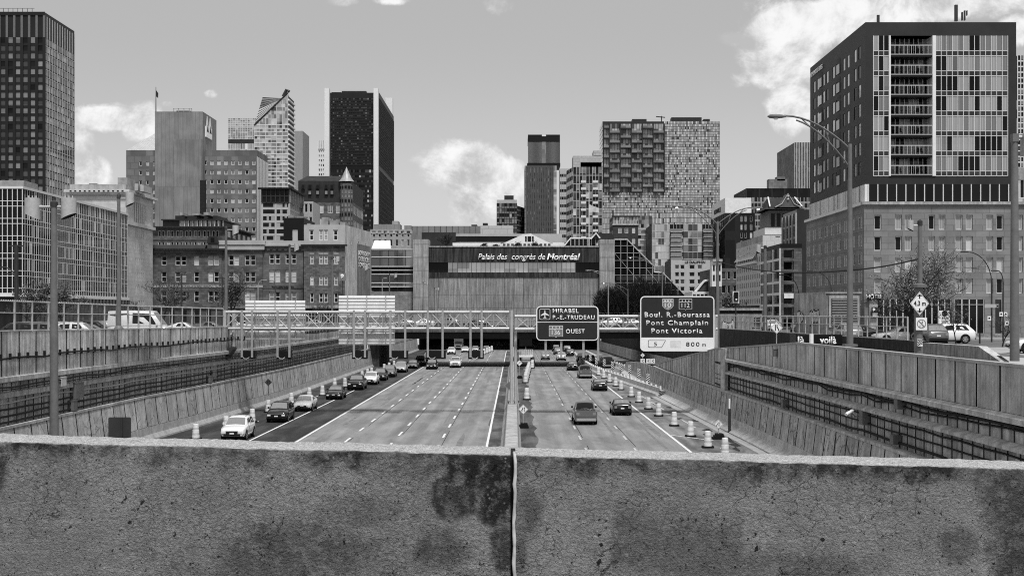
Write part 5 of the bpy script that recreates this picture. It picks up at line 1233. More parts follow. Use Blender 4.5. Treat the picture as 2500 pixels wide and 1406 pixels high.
# stone base (a little proud of the upper block)
c_ = [(2134, 2152), (2185, 2202), (2209, 2226), (2267, 2283), (2292, 2308), (2333, 2350), (2358, 2375), (2408, 2425), (2433, 2450), (2479, 2497), (2503, 2520)]
Ysave, X0s = t.Y0, t.X0; t.Y0 = YH - .4; t.wall = hotel_st
t.zz = lambda py: Z(py, YH)
hs = dict(style='curt', fr=.1, rec=.25, hf=.7, lo=.5)
t.face((t.X0b, YH - .4), (t.X1b, YH - .4), z(500), [(z(517), 'P'), (z(569), 'W', dict(hs, cols=c_, nf=1)), (z(620), 'W', dict(hs, cols=c_, nf=1)), (z(672), 'W', dict(hs, cols=c_, nf=1)), (z(724), 'W', dict(hs, cols=c_, nf=1)), (z(731), 'P'), (7, 'P', {'m': metal_d})])
t.face((t.X0b, 161.3), (t.X0b, YH - .4), z(500), [(z(520), 'P'), (z(740), 'W', dict(nb=9, nf=5, wf=.5, hf=.62, pair=2, gap=.14, style='curt', rec=.3, fr=.05)), (7, 'P')])
g = MB(); g.box(t.X0b - .25, t.X1b, YH - .65, YH - .01, z(500), z(493), conc_l); g.box(t.X0b - .25, X0s - .02, YH - .01, 161.3, z(500), z(493), white_f); g.build('ledge', t.root)
g = MB(); g.face([(t.X0b, 161.3, 7), (t.X1b, 161.3, 7), (t.X1b, 161.3, z(500)), (t.X0b, 161.3, z(500))], hotel_st); g.face([(t.X1b, YH - .4, 7), (t.X1b, 161.3, 7), (t.X1b, 161.3, z(500)), (t.X1b, YH - .4, z(500))], hotel_st); g.face([(t.X1, YH, z(499)), (t.X1b, YH, z(499)), (t.X1b, 161.3, z(499)), (t.X1, 161.3, z(499))], conc_m); g.build('base_block', t.root)
# shopfront: piers, glazing, plinth
g = MB(); yf = YH - .55
for a, b in ((2107, 2130), (2232, 2240), (2318, 2326), (2398, 2425), (2440, 2520)): g.box(X(a, YH), X(b, YH), yf, yf + .1, 7, z(731), hotel_st)
g.box(X(2118, YH), X(2138, YH), yf - .2, yf, 7, z(733), conc_l); g.box(t.X0b, t.X1b, yf - .06, yf + .1, 7, 7.45, conc_m); g.build('shopfront_pier', t.root)
g = MB()
for a, b, n in ((2138, 2232, 6), (2240, 2318, 5), (2326, 2398, 4)):
    for k in range(n + 1): x = X(a + (b - a) * k / n, YH); g.box(x - .05, x + .05, yf, yf + .1, 7.45, z(731), frame_l)
    g.box(X(a, YH), X(b, YH), yf + .105, yf + .12, 7.45, z(731), g_dark); g.box(X(a, YH), X(b, YH), yf, yf + .09, z(744), z(743), frame_l)
g.build('shopfront_glazing', t.root)
g = MB()
for k in range(3): g.box(X(2280 - k * 3, YH - 1), X(2440 + k * 3, YH - 1), YH - 1.4 - k * .4, YH - .6, 6.92, 7.4 - k * .15, conc_m)
g.build('entrance_steps', t.root)
g = MB(); g.box(X(2112, YH), X(2151, YH), YH - .95, YH - .75, z(733), z(718), black); g.build('hotel_sign_board', t.root)
text_mesh('HÔTEL', X(2109, YH), X(2148, YH), z(729), z(716.5), YH - .97, white, t.root, bold=.01, depth=.06)
t.boxes('roof_antenna', [(2147, 2153, 35, 53), (2338, 2345, 10, 50), (2355, 2358, 28, 48), (2361, 2364, 24, 48), (2367, 2369, 24, 36)], steel_d, YH + .4, YH + .65)
g = MB(); g.box(X(2180, YH), X(2375, YH), YH + 4, YH + 14, z(55), z(49), metal_p); g.build('roof_plinth', t.root)
t.end()
t.Y0 = Ysave
g = MB(); x = X(2130, YH); g.box(x - .37, x + .37, 134.0, 134.05, z(776), z(750), black); s_ = tag(g.build('parking_sign'), 'tall dark parking sign on the pale pillar beneath the hotel lettering', 'sign'); s_['_w'] = (0, 0, 0)
text_mesh('P', x - .25, x + .02, z(761), z(752.5), 133.98, white, s_, bold=.05)
g = MB()
for k in range(4): g.box(x - .27, x + .27 - .08 * (k % 2), 133.97, 133.99, z(766 + 2.6 * k), z(764.6 + 2.6 * k), white)
o = g.build('small_print'); o.parent = s_
g = MB(); g.box(X(2290, 134), X(2316, 134), 133.6, 133.7, Z(795, 134), Z(758, 134), sign_white); s_ = tag(g.build('restaurant_poster'), 'white restaurant poster with a round dark emblem in the hotel shopfront', 'poster'); s_['_w'] = (0, 0, 0)
g = MB(); g.lathe([(.3, 0), (.3, .02)], black, 20); o = g.build('emblem'); o.rotation_euler = (R(90), 0, 0); o.location = (X(2303, 134), 133.59, Z(765, 134)); o.parent = s_
text_mesh('JUKO', X(2296, 134), X(2311, 134), Z(779, 134), Z(774, 134), 133.58, black, s_)
g = MB()
for k in range(4): g.box(X(2295, 134) + .1 * (k % 2), X(2312, 134) - .05 * k, 133.57, 133.59, Z(783.6 + 2.6 * k, 134), Z(782.6 + 2.6 * k, 134), sign_mid)
o = g.build('small_print'); o.parent = s_
t = B('far_right_tower', 'glass tower with a curved band, just visible past the right edge of the near hotel', 'tower', 2484, 2560, 136, 300, 25, metal_d, seed=42)
t.front([(410, 'C', dict(ms=[(g_mid, 3), (g_dark, 3), (g_soft, 2)], nu=10, nz=20, sp=.3, spm=metal_d, mw=.2, hb=.3)), (440, 'P', {'m': conc_l, 'out': .4}), (None, 'C', dict(ms=[(g_dark, 1), (g_sky, 1)], nu=10, nz=8, hb=.3))]); t.side([(None, 'C', dict(ms=[(black_f, 2), (g_mid, 1)], nu=4, nz=30))]); t.hull(); t.end()
# ================================================================== sign gantry
YG = 122.
px_ = lambda p: X(p, YG)
pz_ = lambda p: Z(p, YG)
gn = thing('sign_gantry', 'galvanised steel truss gantry spanning both carriageways with a double post on the median', 'gantry', (-.2, YG, 1))
def truss(name, xa, xb, zt, zb, y0, y1, n):
    g = MB()
    for y in (y0, y1):
        for zz_ in (zt, zb): g.tube([(xa, y, zz_), (xb, y, zz_)], .13, steel_l, 8)
    for k in range(n + 1):
        x = xa + (xb - xa) * k / n
        for y in (y0, y1): g.tube([(x, y, zb), (x, y, zt)], .05, steel, 5, False)
        g.tube([(x, y0, zb), (x, y1, zb)], .04, steel, 5, False); g.tube([(x, y0, zt), (x, y1, zt)], .04, steel, 5, False)
        if k < n:
            x2 = xa + (xb - xa) * (k + 1) / n; xm = (x + x2) / 2
            g.tube([(x, y0, zt), (x2, y0, zb)] if k % 2 else [(x, y0, zb), (x2, y0, zt)], .055, steel_l, 5, False)
            g.tube([(x, y1, zb), (x2, y1, zt)] if k % 2 else [(x, y1, zt), (x2, y1, zb)], .055, steel_l, 5, False)
            g.tube([(x, y0, zt), (x2, y1, zt)], .04, steel, 5, False); g.tube([(x, y0, zb), (x2, y1, zb)], .04, steel, 5, False)
    g.build(name, gn, 60)
truss('truss', px_(548), px_(1243), pz_(762), pz_(802), YG, YG + 1.3, 18)
truss('truss', px_(1257), px_(1752), pz_(772), pz_(803.5), YG + .2, YG + 1.4, 13)
for px, ya, ptop, r in ((1249, YG, 757, .16), (1258.5, YG + 1.2, 768, .15)):
    g = MB(); x = px_(px); zt = pz_(ptop); g.tube([(x, ya, 1.03), (x, ya, zt)], r, steel_l, 12); g.box(x - .4, x + .4, ya - .35, ya + .35, 1.0, 1.06, steel)
    for a in (-.3, .3): g.tube([(x + a, ya - .25, 1.05), (x + a, ya - .25, 1.3)], .04, steel_d, 5)
    g.build('post', gn, 50)
for px, dy in ((548, 0), (563, 1.3)):
    g = MB(); x = px_(px); g.tube([(x, YG + dy, pz_(846)), (x, YG + dy, pz_(757))], .17, steel_l, 12); g.build('post', gn, 50)
g = MB(); x = px_(548); g.tube([(x, YG, pz_(838)), (x + .6, YG + 1.3, pz_(806))], .08, steel_l, 6)
zc = pz_(848)
for px in (540, 556): xq = px_(px); g.ext([(xq - .1, zc - 1.1), (xq + .5, zc - .2), (xq + .5, zc), (xq - .35, zc)], YG - .3, YG + 1.6, steel_d)
g.build('wall_bracket', gn)
for px, dy in ((1745, .2), (1754, 1.4)):
    g = MB(); x = px_(px); g.tube([(x, YG + dy, pz_(855)), (x, YG + dy, pz_(768))], .16, steel_l, 12); g.build('post', gn, 50)
g = MB(); xq = px_(1748); zc = pz_(856); g.ext([(xq - .5, zc), (xq + 1.0, zc), (xq + .9, zc - .9)], YG - .1, YG + 1.8, steel_d); g.build('wall_bracket', gn)
# ribbed backs of the signs that face the other way
def ribbed(pa, pb, ptop, pbot, label):
    t = thing('road_sign', label, 'road sign', (px_((pa + pb) / 2), YG + 1.7, pz_(pbot)), 'signs on the gantry')
    g = MB(); xa, xb, za, zb_ = px_(pa), px_(pb), pz_(pbot), pz_(ptop); n = int((zb_ - za) / .3); s = (zb_ - za) / n
    for k in range(n):
        z0 = za + k * s; rm_ = M('sign back sheet', .56, rough=.45, var=.08); y0 = YG + 1.75; p_ = [(y0 - .02, z0), (y0 - .075, z0 + .03), (y0 - .09, z0 + s * .5), (y0 - .04, z0 + s * .8), (y0 - .02, z0 + s)]
        for (ya, za_), (yb, zb2_) in zip(p_, p_[1:]): g.face([(xa, ya, za_), (xb, ya, za_), (xb, yb, zb2_), (xa, yb, zb2_)], rm_)
    g.box(xa, xb, YG + 1.735, YG + 1.76, za, zb_, rm_)
    g.build('panel', t)
    g = MB()
    for f in (.16, .5, .84): x = xa + (xb - xa) * f; g.box(x - .05, x + .05, YG + 1.6, YG + 1.655, za, zb_, steel_l)
    g.build('stiffener', t)
ribbed(590, 738, 733, 831, 'smaller ribbed back of a road sign, the one nearest the left end of the gantry')
ribbed(821, 960, 721, 843, 'larger ribbed back of a road sign above the tunnel side of the queueing cars')
# lane control boxes hanging on pairs of beams
for k, (pa, pb, pl, pr) in enumerate(((588, 624, 592, 617), (676, 712, 679, 708), (860, 897, 865, 892), (950, 996, 954, 990), (1040, 1088, 1045, 1081), (1143, 1181, 1149, 1176))):
    lab = ['black lane signal box below the left end of the smaller ribbed sign back', 'black lane signal box below the right part of the smaller ribbed sign back', 'black lane signal box below the larger ribbed sign back', 'wide black lane signal box just right of the larger ribbed sign back',
           'wide black lane signal box hanging left of the oncoming white pickup', 'narrow black lane signal box hanging next to the median posts'][k]
    t = thing('lane_signal', lab, 'lane signal', (px_((pa + pb) / 2), YG - .3, pz_(876)), 'lane signals hanging under the gantry')
    g = MB(); xa, xb = px_(pa), px_(pb); g.box(xa, xb, YG - .2, YG + .45, pz_(876), pz_(857), black); g.box(xa - .05, xb + .05, YG - .22, YG + .47, pz_(857), pz_(856), black); g.build('housing', t)
    for p in (pl, pr):
        g = MB(); x = px_(p); g.box(x - .095, x + .095, YG - .36, YG - .215, pz_(872), pz_(757), steel); g.box(x - .03, x + .03, YG - .365, YG - .36, pz_(872), pz_(757), steel); g.build('beam', t)
    g = MB(); x = px_(pl); g.tube([(x + .1, YG - .4, pz_(871)), (x + .25, YG - .4, pz_(875)), (x + .5, YG - .4, pz_(875.5)), (x + .7, YG - .3, pz_(872))], .035, steel, 5); g.build('cable', t)

def rrect(x0, x1, z0, z1, r, n=5):
    pts = []
    for cx, cz, a0 in ((x1 - r, z0 + r, -90), (x1 - r, z1 - r, 0), (x0 + r, z1 - r, 90), (x0 + r, z0 + r, 180)):
        for k in range(n + 1): a = R(a0 + 90 * k / n); pts.append((cx + r * math.cos(a), cz + r * math.sin(a)))
    return pts
def plate(name, poly, y, d, m, parent):
    g = MB(); g.ext(poly, y - d, y, m); return g.build(name, parent)
YS_ = YG - .35
def big_sign(pa, pb, pt, pb2, label):
    t = thing('road_sign', label, 'road sign', (px_((pa + pb) / 2), YS_, pz_(pb2)), 'signs on the gantry')
    xa, xb, zb_, zt = px_(pa), px_(pb), pz_(pb2), pz_(pt)
    plate('panel', rrect(xa, xb, zb_, zt, .42), YS_, .08, sign_white, t)
    return t, xa, xb, zb_, zt
def shield(t, pa, pb, pt, pbot, num, kind, y, fill, pm):
    xa, xb, za, zb_ = px_(pa), px_(pb), pz_(pbot), pz_(pt); w_ = xb - xa; h = zb_ - za
    def shp(i):
        if kind == 'point': return [(xa + w_ / 2, za + i * 1.2), (xb - i - w_ * .18, za + h * .13 + i * .5), (xb - i, za + h * .36), (xb - i, zb_ - i), (xa + i, zb_ - i), (xa + i, za + h * .36), (xa + i + w_ * .18, za + h * .13 + i * .5)]
        return [(xa + w_ * .42, za + h * .1 + i), (xa + w_ / 2, za + i * 1.4), (xa + w_ * .58, za + h * .1 + i), (xb - i, za + h * .1 + i), (xb - i, zb_ - i), (xa + i, zb_ - i), (xa + i, za + h * .1 + i)]
    p = plate('route_marker', shp(0), y, .02, sign_white, t); q = plate('route_marker', shp(.035), y - .02, .012, fill, t)
    g = MB(); g.box(xa + .04, xb - .04, y - .045, y - .032, za + h * .7, za + h * .73, sign_white)
    for k in range(3):
        cx, cz = xa + w_ * (.25 + .25 * k), za + h * .84; s = h * .055
        if kind == 'point': g.box(cx - s * 1.5, cx + s * 1.5, y - .045, y - .032, cz - s * (1.1 - .3 * k % 2), cz + s, sign_white)
        else: g.box(cx - s, cx + s, y - .045, y - .032, cz - s * .35, cz + s * .35, sign_white); g.box(cx - s * .35, cx + s * .35, y - .047, y - .032, cz - s * 1.3, cz + s * 1.3, sign_white)
    if kind == 'point': cx, cz, s = xa + w_ / 2, za + h * .14, h * .05; g.box(cx - s, cx + s, y - .045, y - .032, cz - s * .4, cz + s * .4, sign_white); g.box(cx - s * .4, cx + s * .4, y - .047, y - .032, cz - s, cz + s, sign_white)
    g.build('marker_symbol', t)
    text_mesh(num, xa + w_ * .2, xb - w_ * .2, za + h * .24, za + h * .63, y - .034, sign_white, t, bold=.0)
t, xa, xb, zb_, zt = big_sign(1309, 1460.5, 747, 831, 'dark two part road sign with an aeroplane symbol, next to the median posts')
y1 = YS_ - .08
plate('upper_field', rrect(xa + .1, xb - .1, pz_(785), zt - .1, .3), y1, .015, sign_dark, t); plate('lower_field', rrect(xa + .1, xb - .1, zb_ + .1, pz_(787), .3), y1, .015, sign_dark, t)
g = MB(); g.box(xa + .1, xb - .1, y1 - .016, y1 - .002, pz_(784.9), pz_(778), sign_dark); g.box(xa + .1, xb - .1, y1 - .016, y1 - .002, pz_(794), pz_(787.1), sign_dark); g.build('field_edge', t)
y2 = y1 - .017
text_mesh('MIRABEL', px_(1349), px_(1412), pz_(764), pz_(753.5), y2, sign_white, t, bold=.02, spacing=1.15); text_mesh('P.-E.-TRUDEAU', px_(1349), px_(1451), pz_(780), pz_(769.5), y2, sign_white, t, bold=.02, spacing=1.15)
text_mesh('OUEST', px_(1381), px_(1427), pz_(814), pz_(803), y2, sign_white, t, bold=.02, spacing=1.15)
plate('symbol_frame', rrect(px_(1317), px_(1343), pz_(780), pz_(754), .12), y2, .008, sign_white, t); plate('symbol_field', rrect(px_(1318), px_(1342), pz_(779), pz_(755), .1), y2 - .008, .006, sign_dark, t)
cx, cz, s = px_(1330), pz_(767), .4
plane = [(0, 1), (.1, .85), (.12, .35), (.95, -.2), (.95, -.38), (.12, -.1), (.09, -.62), (.33, -.82), (.33, -.96), (0, -.86)]
plate('aeroplane_symbol', [(cx + a * s, cz + b * s) for a, b in reversed(plane)] + [(cx - a * s, cz + b * s) for a, b in plane[1:-1]], y2 - .014, .01, sign_white, t)
shield(t, 1340, 1374, 794.5, 824, '136', 'route', y2, sign_mid, None)
t, xa, xb, zb_, zt = big_sign(1562, 1742.5, 723, 857, 'largest dark road sign listing a boulevard and two bridges above a white exit strip')
plate('upper_field', rrect(xa + .1, xb - .1, pz_(823), zt - .1, .32), y1, .015, sign_dark, t); g = MB(); g.box(xa + .1, xb - .1, y1 - .016, y1 - .002, pz_(823.1), pz_(812), sign_dark); g.build('field_edge', t)
text_mesh('Boul. R.-Bourassa', px_(1572.5), px_(1731), pz_(774.5), pz_(762), y2, sign_white, t, bold=.018, spacing=1.22)
text_mesh('Pont Champlain', px_(1576.5), px_(1727), pz_(797.5), pz_(781.8), y2, sign_white, t, bold=.018, spacing=1.22); text_mesh('Pont Victoria', px_(1589), px_(1713), pz_(813.8), pz_(801.3), y2, sign_white, t, bold=.018, spacing=1.22)
shield(t, 1616, 1642.5, 730, 756.5, '10', 'point', y2, sign_mid, None); shield(t, 1656, 1688, 730, 757, '112', 'route', y2, sign_dark, None)
ex = [(1584, 848), (1614.5, 848), (1624.5, 830), (1582, 830), (1581, 831), (1581, 846)]
plate('exit_outline', [(px_(a), pz_(b)) for a, b in ex], y1, .012, black, t); plate('exit_field', [(px_(a), pz_(b)) for a, b in ((1585, 846.8), (1614, 846.8), (1622.5, 831.2), (1583, 831.2), (1582.2, 832), (1582.2, 845.5))], y1 - .012, .008, sign_white, t)
text_mesh('5', px_(1595.5), px_(1602.5), pz_(843.8), pz_(834.8), y1 - .02, black, t); text_mesh('800', px_(1673.5), px_(1706), pz_(845), pz_(834.6), y1 - .004, black, t, bold=.005, spacing=1.3); text_mesh('m', px_(1712.5), px_(1721.5), pz_(845), pz_(839), y1 - .004, black, t)
plate('blank_patch', rrect(px_(1635), px_(1661), pz_(848), pz_(831), .06), y1, .01, M('weathered white patch', .6, var=.15), t)
for p in (1332, 1370, 1424, 1460):
    g = MB(); x = px_(p); g.box(x - .1, x + .1, YG - .3, YG - .15, pz_(873 if p < 1440 else 880), pz_(770), steel); o = g.build('hanging_beam', gn)

# ================================================================== vehicles
paints = {}
def paint_mat(k):
    if k not in paints:
        b = {'white': .72, 'silver': .38, 'grey': .16, 'dark': .03, 'black': .012}[k]
        paints[k] = M('car paint ' + k, b, rough=.28, var=.04, spec=.5, coat=.8, metal=.3 if k in ('silver', 'grey') else 0)
    return paints[k]
car_glass = glassmat('car windscreen glass', .32, .55, rnd=0); side_glass = glassmat('car side glass', .012, .03, rnd=0, spec=.2); light_m = M('headlamp lens', .75, rough=.15, var=0, coat=1); light_on = M('lit headlamp', .9, emit=5., var=0); tail_m = M('tail lamp lens', .22, rough=.2, var=.1, coat=.8)
trim_m = M('black trim', .02, rough=.5, var=.1); chrome = M('bright trim', .6, rough=.2, metal=.8, var=.05); plate_m = M('number plate white', .7, var=.05); alloy = M('wheel alloy', .35, rough=.35, metal=.5, var=.1)
KIND = {  # L, W, H, hood front z, hood rear z, belt, screen base, roof front, roof rear, tail top, deck z
    'sedan': (4.6, 1.8, 1.46, .72, .95, .97, 1.3, 2.1, 3.05, 3.95, 1.05), 'suv': (4.65, 1.86, 1.7, .86, 1.08, 1.1, 1.2, 1.95, 3.95, 4.5, 1.12), 'minivan': (4.9, 1.95, 1.74, .8, 1.0, 1.05, 1.0, 1.95, 4.5, 4.82, 1.08),
    'pickup': (5.6, 1.98, 1.85, 1.0, 1.2, 1.22, 1.55, 2.2, 3.45, 3.7, 1.22), 'van': (6.0, 2.05, 2.75, 1.0, 1.3, 1.35, .75, 1.75, 5.9, 5.97, 1.35)}
PROTO = {}
def car_mesh_root(kind, paint, lit=False):
    L, Wd, H, hf, hr, bz, sb, rf, rr, tt, dz = KIND[kind]; P = paint_mat(paint); hw = Wd / 2
    t = thing('car', None, None)
    y = lambda s: L / 2 - s                                   # car faces +y
    g = MB()
    st = [0, .1, .35, .8, sb, (rf + sb) / 2 + .2, 2.5 if L < 5.8 else 3, L - 1.5, L - .6, L - .15, L]
    def hwid(s):
        e = min(s, L - s); return hw * (.84 + .16 * min(1, e / .45) ** .5)
    def top(s):
        if s <= sb: return hf + (hr - hf) * (s / sb) ** .6 - (.06 if s < .05 else 0)
        if s >= tt: return dz - (.08 if s > L - .05 else 0)
        return hr + (bz - hr) * min(1, (s - sb) / .6)
    rings = []
    for s in st:
        w_, z1 = hwid(s), top(s); zb_ = .3 if .12 < s < L - .12 else .38
        prof = [(w_ * .9, zb_), (w_ * .99, zb_ + .16), (w_, z1 * .62), (w_ * .985, z1 - .14), (w_ * .93, z1 - .03), (w_ * .7, z1 + .015), (0, z1 + .035)]
        rings.append([(a, y(s), b) for a, b in prof] + [(-a, y(s), b) for a, b in reversed(prof[:-1])])
    for a, b in zip(rings, rings[1:]):
        for i in range(len(a) - 1): g.face([a[i], b[i], b[i + 1], a[i + 1]], P)
    g.face(rings[0], P); g.face(list(reversed(rings[-1])), P)
    g.box(-hw * .84, hw * .84, y(L - .5), y(.45), .17, .36, trim_m)
    g.build('body', t, 62)
    # greenhouse
    rb = min(tt, L - .06); wr, wbz = hw * .76, hw * .93; zr = H
    if kind == 'van': wr, wbz = hw * .9, hw * .98
    g = MB(); nn = 6; rows = []
    ys_ = [(sb, top(sb), wbz * .92), (rf, zr - .05, wr * .94), ((rf + rr) / 2, zr, wr), (rr, zr - .06, wr * .94), (rb, top(rb), wbz * .95)]
    base = [(sb, wbz * .95), (rf + .1, wbz), ((rf + rr) / 2, wbz), (rr, wbz), (rb, wbz * .95)]
    for (s, z1, w1), (s2, w2) in zip(ys_, base):
        edge = s in (sb, rb)
        rows.append([(w2, y(s2), bz - .05), (w1 if not edge else w2, y(s), z1 - (.06 if not edge else 0)), (w1 * .85 if not edge else w2 * .8, y(s), z1), (0, y(s), z1 + .03), (-(w1 * .85 if not edge else w2 * .8), y(s), z1), (-(w1 if not edge else w2), y(s), z1 - (.06 if not edge else 0)), (-w2, y(s2), bz - .05)])
    for a, b in zip(rows, rows[1:]):
        for i in range(6): g.face([a[i], b[i], b[i + 1], a[i + 1]], P)
    g.build('roof', t, 70)
    def pane(name, q, off, m=side_glass):
        q = [Vector(p) for p in q]; n = (q[1] - q[0]).cross(q[2] - q[0]).normalized(); c = sum(q, Vector()) / len(q)
        if n.dot(Vector(off)) < 0: n = -n; q.reverse()
        g = MB(); g.face([c + (p - c) * .9 + n * .018 for p in q], m); g.build(name, t)
    def screen(name, a, b, sy, m=car_glass):
        A = [Vector(p) for p in a[1:6]]; B_ = [Vector(p) for p in b[1:6]]; g = MB()
        lo = [p.lerp(q, .1) for p, q in zip(A, B_)]; hi_ = [p.lerp(q, .9) for p, q in zip(A, B_)]
        for l_ in (lo, hi_): l_[0] = l_[0].lerp(l_[1], .5); l_[4] = l_[4].lerp(l_[3], .5)
        off = Vector((0, sy * .02, .015))
        for k in range(4): q = [lo[k] + off, lo[k + 1] + off, hi_[k + 1] + off, hi_[k] + off]; g.face(q if sy < 0 else q[::-1], m)
        g.build(name, t, True)
    screen('windscreen', rows[0], rows[1], 1); screen('rear_window', rows[4], rows[3], -1, side_glass if kind == 'pickup' else car_glass)
    for s in (1, -1):
        i = 0 if s > 0 else 6; k = 1 if s > 0 else 5
        z0 = bz + .03
        mid = (rf + rr) / 2 - .1
        def sp(s_, f):   # point on the side between belt and roof edge
            j = next((j for j in range(4) if base[j][0] <= s_ <= base[j + 1][0]), 3)
            u = (s_ - base[j][0]) / max(1e-6, base[j + 1][0] - base[j][0]); lo = Vector(rows[j][i]).lerp(Vector(rows[j + 1][i]), u); hi_ = Vector(rows[j][k]).lerp(Vector(rows[j + 1][k]), u)
            p = lo.lerp(hi_, f); return (p.x, y(s_), p.z)
        pane('side_window', [sp(sb + .45, .15), sp(mid - .05, .15), sp(mid - .05, .93), sp(rf + .12, .9)], (s, 0, .3))
        if kind not in ('pickup',): pane('side_window', [sp(mid + .05, .15), sp(rr + (.1 if kind == 'sedan' else .2), .15), sp(rr - .12, .9), sp(mid + .05, .93)], (s, 0, .3))
        g = MB(); ym = y(sb + .55); g.box(s * hw * .97 if s > 0 else -hw * 1.13, hw * 1.13 if s > 0 else -hw * .97, ym - .06, ym + .1, bz + .0, bz + .16, P if paint in ('white', 'silver') else trim_m); g.build('door_mirror', t)
    # nose and tail
    def bar(name, x0, x1, yy, z0, z1, m, d=.03):
        g = MB(); g.box(x0, x1, min(yy, yy + d), max(yy, yy + d), z0, z1, m); return g.build(name, t)
    yf, yb = y(0), y(L); k = hw * .84
    bar('grille', -k * .55, k * .55, yf, hf - .32, hf - .14, trim_m, .04); bar('grille_trim', -k * .6, k * .6, yf + .04, hf - .13, hf - .1, chrome, .015); bar('lower_grille', -k * .8, k * .8, yf - .02, .4, .52, trim_m, .05)
    for s in (1, -1): 
        bar('headlight', min(s * k * .62, s * k * .98), max(s * k * .62, s * k * .98), yf - .03, hf - .28, hf - .13, light_on if lit else light_m, .06)
        bar('tail_light', min(s * k * .68, s * k * 1.0), max(s * k * .68, s * k * 1.0), yb + .03, dz - .36, dz - .14, tail_m, -.06)
    bar('number_plate', -.16, .16, yf + .045, .52, .62, plate_m, .01); bar('number_plate', -.16, .16, yb - .0, dz - .42, dz - .3, plate_m, -.02)
    bar('rear_bumper', -k * .98, k * .98, yb + .02, .36, .58, trim_m if kind != 'pickup' else chrome, -.05)
    if kind == 'pickup':
        bar('cargo_bed', -hw * .8, hw * .8, yb + .1, dz - .02, dz + .06, trim_m, L - 3.75); bar('tailgate', -hw * .8, hw * .8, yb - .025, dz - .48, dz + .05, P, .11)
    if kind in ('suv',):
        for s in (1, -1): g = MB(); g.tube([(s * wr * .8, y(rf + .3), H), (s * wr * .8, y(rr - .1), H)], .03, chrome, 5); g.build('roof_rail', t)
    for s in (1, -1):
        for sy in (.88, L - .95 if kind != 'pickup' else L - 1.15):
            R_ = .34 if kind == 'sedan' else .37; g = MB(); yc = y(sy)
            ang = [2 * math.pi * q / 18 for q in range(18)]
            xo, xi = s * hw * 1.005, s * (hw - .24)
            o = [(xo, yc + R_ * math.cos(a), R_ + R_ * math.sin(a)) for a in ang]; i_ = [(xi, p[1], p[2]) for p in o]
            for q in range(18): r = (q + 1) % 18; g.face([o[q], o[r], i_[r], i_[q]], rubber)
            g.face(o if s < 0 else list(reversed(o)), rubber)
            wv = g.build('wheel', t)
            g = MB(); o = [(xo + s * .012, yc + R_ * .66 * math.cos(a), R_ + R_ * .66 * math.sin(a)) for a in ang]; g.face(o if s < 0 else list(reversed(o)), alloy)
            for q in range(5): a = 2 * math.pi * q / 5; g.face([(xo + s * .016, yc + R_ * .58 * math.cos(a + d_) * f, R_ + R_ * .58 * math.sin(a + d_) * f) for d_, f in ((-.28, 1), (.28, 1), (.15, .45), (-.15, .45))], trim_m)
            rm = g.build('rim', t); rm.parent = wv
            g = MB(); o = [(s * (hw * 1.0), yc + (R_ + .07) * math.cos(a), R_ + .02 + (R_ + .07) * math.sin(a)) for a in ang if math.sin(a) > -.6]; g.face(o, trim_m); g.build('wheel_arch', t)
    return t
def car(kind, paint, px, py, facing, label, group='cars on the motorway', lit=False, zr=0., Y=None, xw=None, rz=None, name=None):
    """(px, py) is where the nearer axle end meets the road"""
    key = (kind, paint, lit)
    nm = name or {'pickup': 'pickup_truck', 'van': 'passenger_van', 'minivan': 'minivan', 'suv': 'sport_utility_car', 'sedan': 'sedan_car'}[kind]
    if Y is None: Y = (EZ - zr) * F / (py - HY)
    L = KIND[kind][0]
    x = X(px, Y) if xw is None else xw
    ang = {'to': math.pi, 'away': 0., 'left': math.pi / 2, 'right': -math.pi / 2}[facing] if rz is None else rz
    off = L / 2 if facing in ('to', 'away') else KIND[kind][1] / 2
    if key not in PROTO: PROTO[key] = car_mesh_root(kind, paint, lit); o = PROTO[key]; first = True
    else: o = copy_tree(PROTO[key])
    o.name = nm; o.location = (x, Y + off, zr + .0125); o.rotation_euler = (0, 0, ang)
    tag(o, label, {'pickup': 'pickup truck', 'van': 'van', 'minivan': 'minivan'}.get(kind, 'car'), group)
    return o
# queue on the left, coming towards the camera
q_ = 'cars queueing in the left lane'
car('suv', 'white', 566, 1077, 'to', 'white sport utility car at the head of the queue, nearest the parapet', q_)
car('suv', 'dark', 674, 1032, 'to', 'dark sport utility car second in the queue behind the white one', q_)
car('sedan', 'white', 737, 1005, 'to', 'white sedan third in the queue, between two dark cars', q_)
car('sedan', 'black', 814, 976, 'to', 'black sedan right behind the white sedan in the queue', q_)
car('pickup', 'black', 866, 953, 'to', 'black pickup truck in the queue with lit looking headlights', q_)
car('suv', 'white', 902, 940, 'to', 'white sport utility car half hidden behind the black pickup in the queue', q_)
car('suv', 'black', 925, 930, 'to', 'black boxy car with a pale roof rail in the queue', q_)
car('suv', 'grey', 948, 921, 'to', 'grey sport utility car in the queue just before the silver minivan', q_)
car('minivan', 'silver', 976, 910, 'to', 'silver minivan in the queue near the bridge shadow', q_)
car('sedan', 'grey', 1006, 900, 'to', 'grey sedan following the silver minivan in the queue', q_)
car('suv', 'dark', 1024, 892, 'to', 'dark car last before the bridge in the left queue', q_)
car('suv', 'silver', 1043, 884, 'to', 'silver car under the bridge at the tail of the queue', q_)
car('suv', 'black', 1053, 902, 'to', 'black sport utility car in the lane beside the solid line near the bridge')
car('pickup', 'white', 1111, 898, 'to', 'white pickup truck driving towards the camera out of the bridge shadow')
car('suv', 'white', 1101, 866, 'to', 'white car in front of the box truck at the tunnel mouth')
car('sedan', 'silver', 1160, 859, 'to', 'pale sedan leaving the tunnel mouth, seen behind the narrow lane signal box')
car('sedan', 'dark', 1187, 858, 'to', 'dark sedan with two lit headlights inside the tunnel', lit=True)
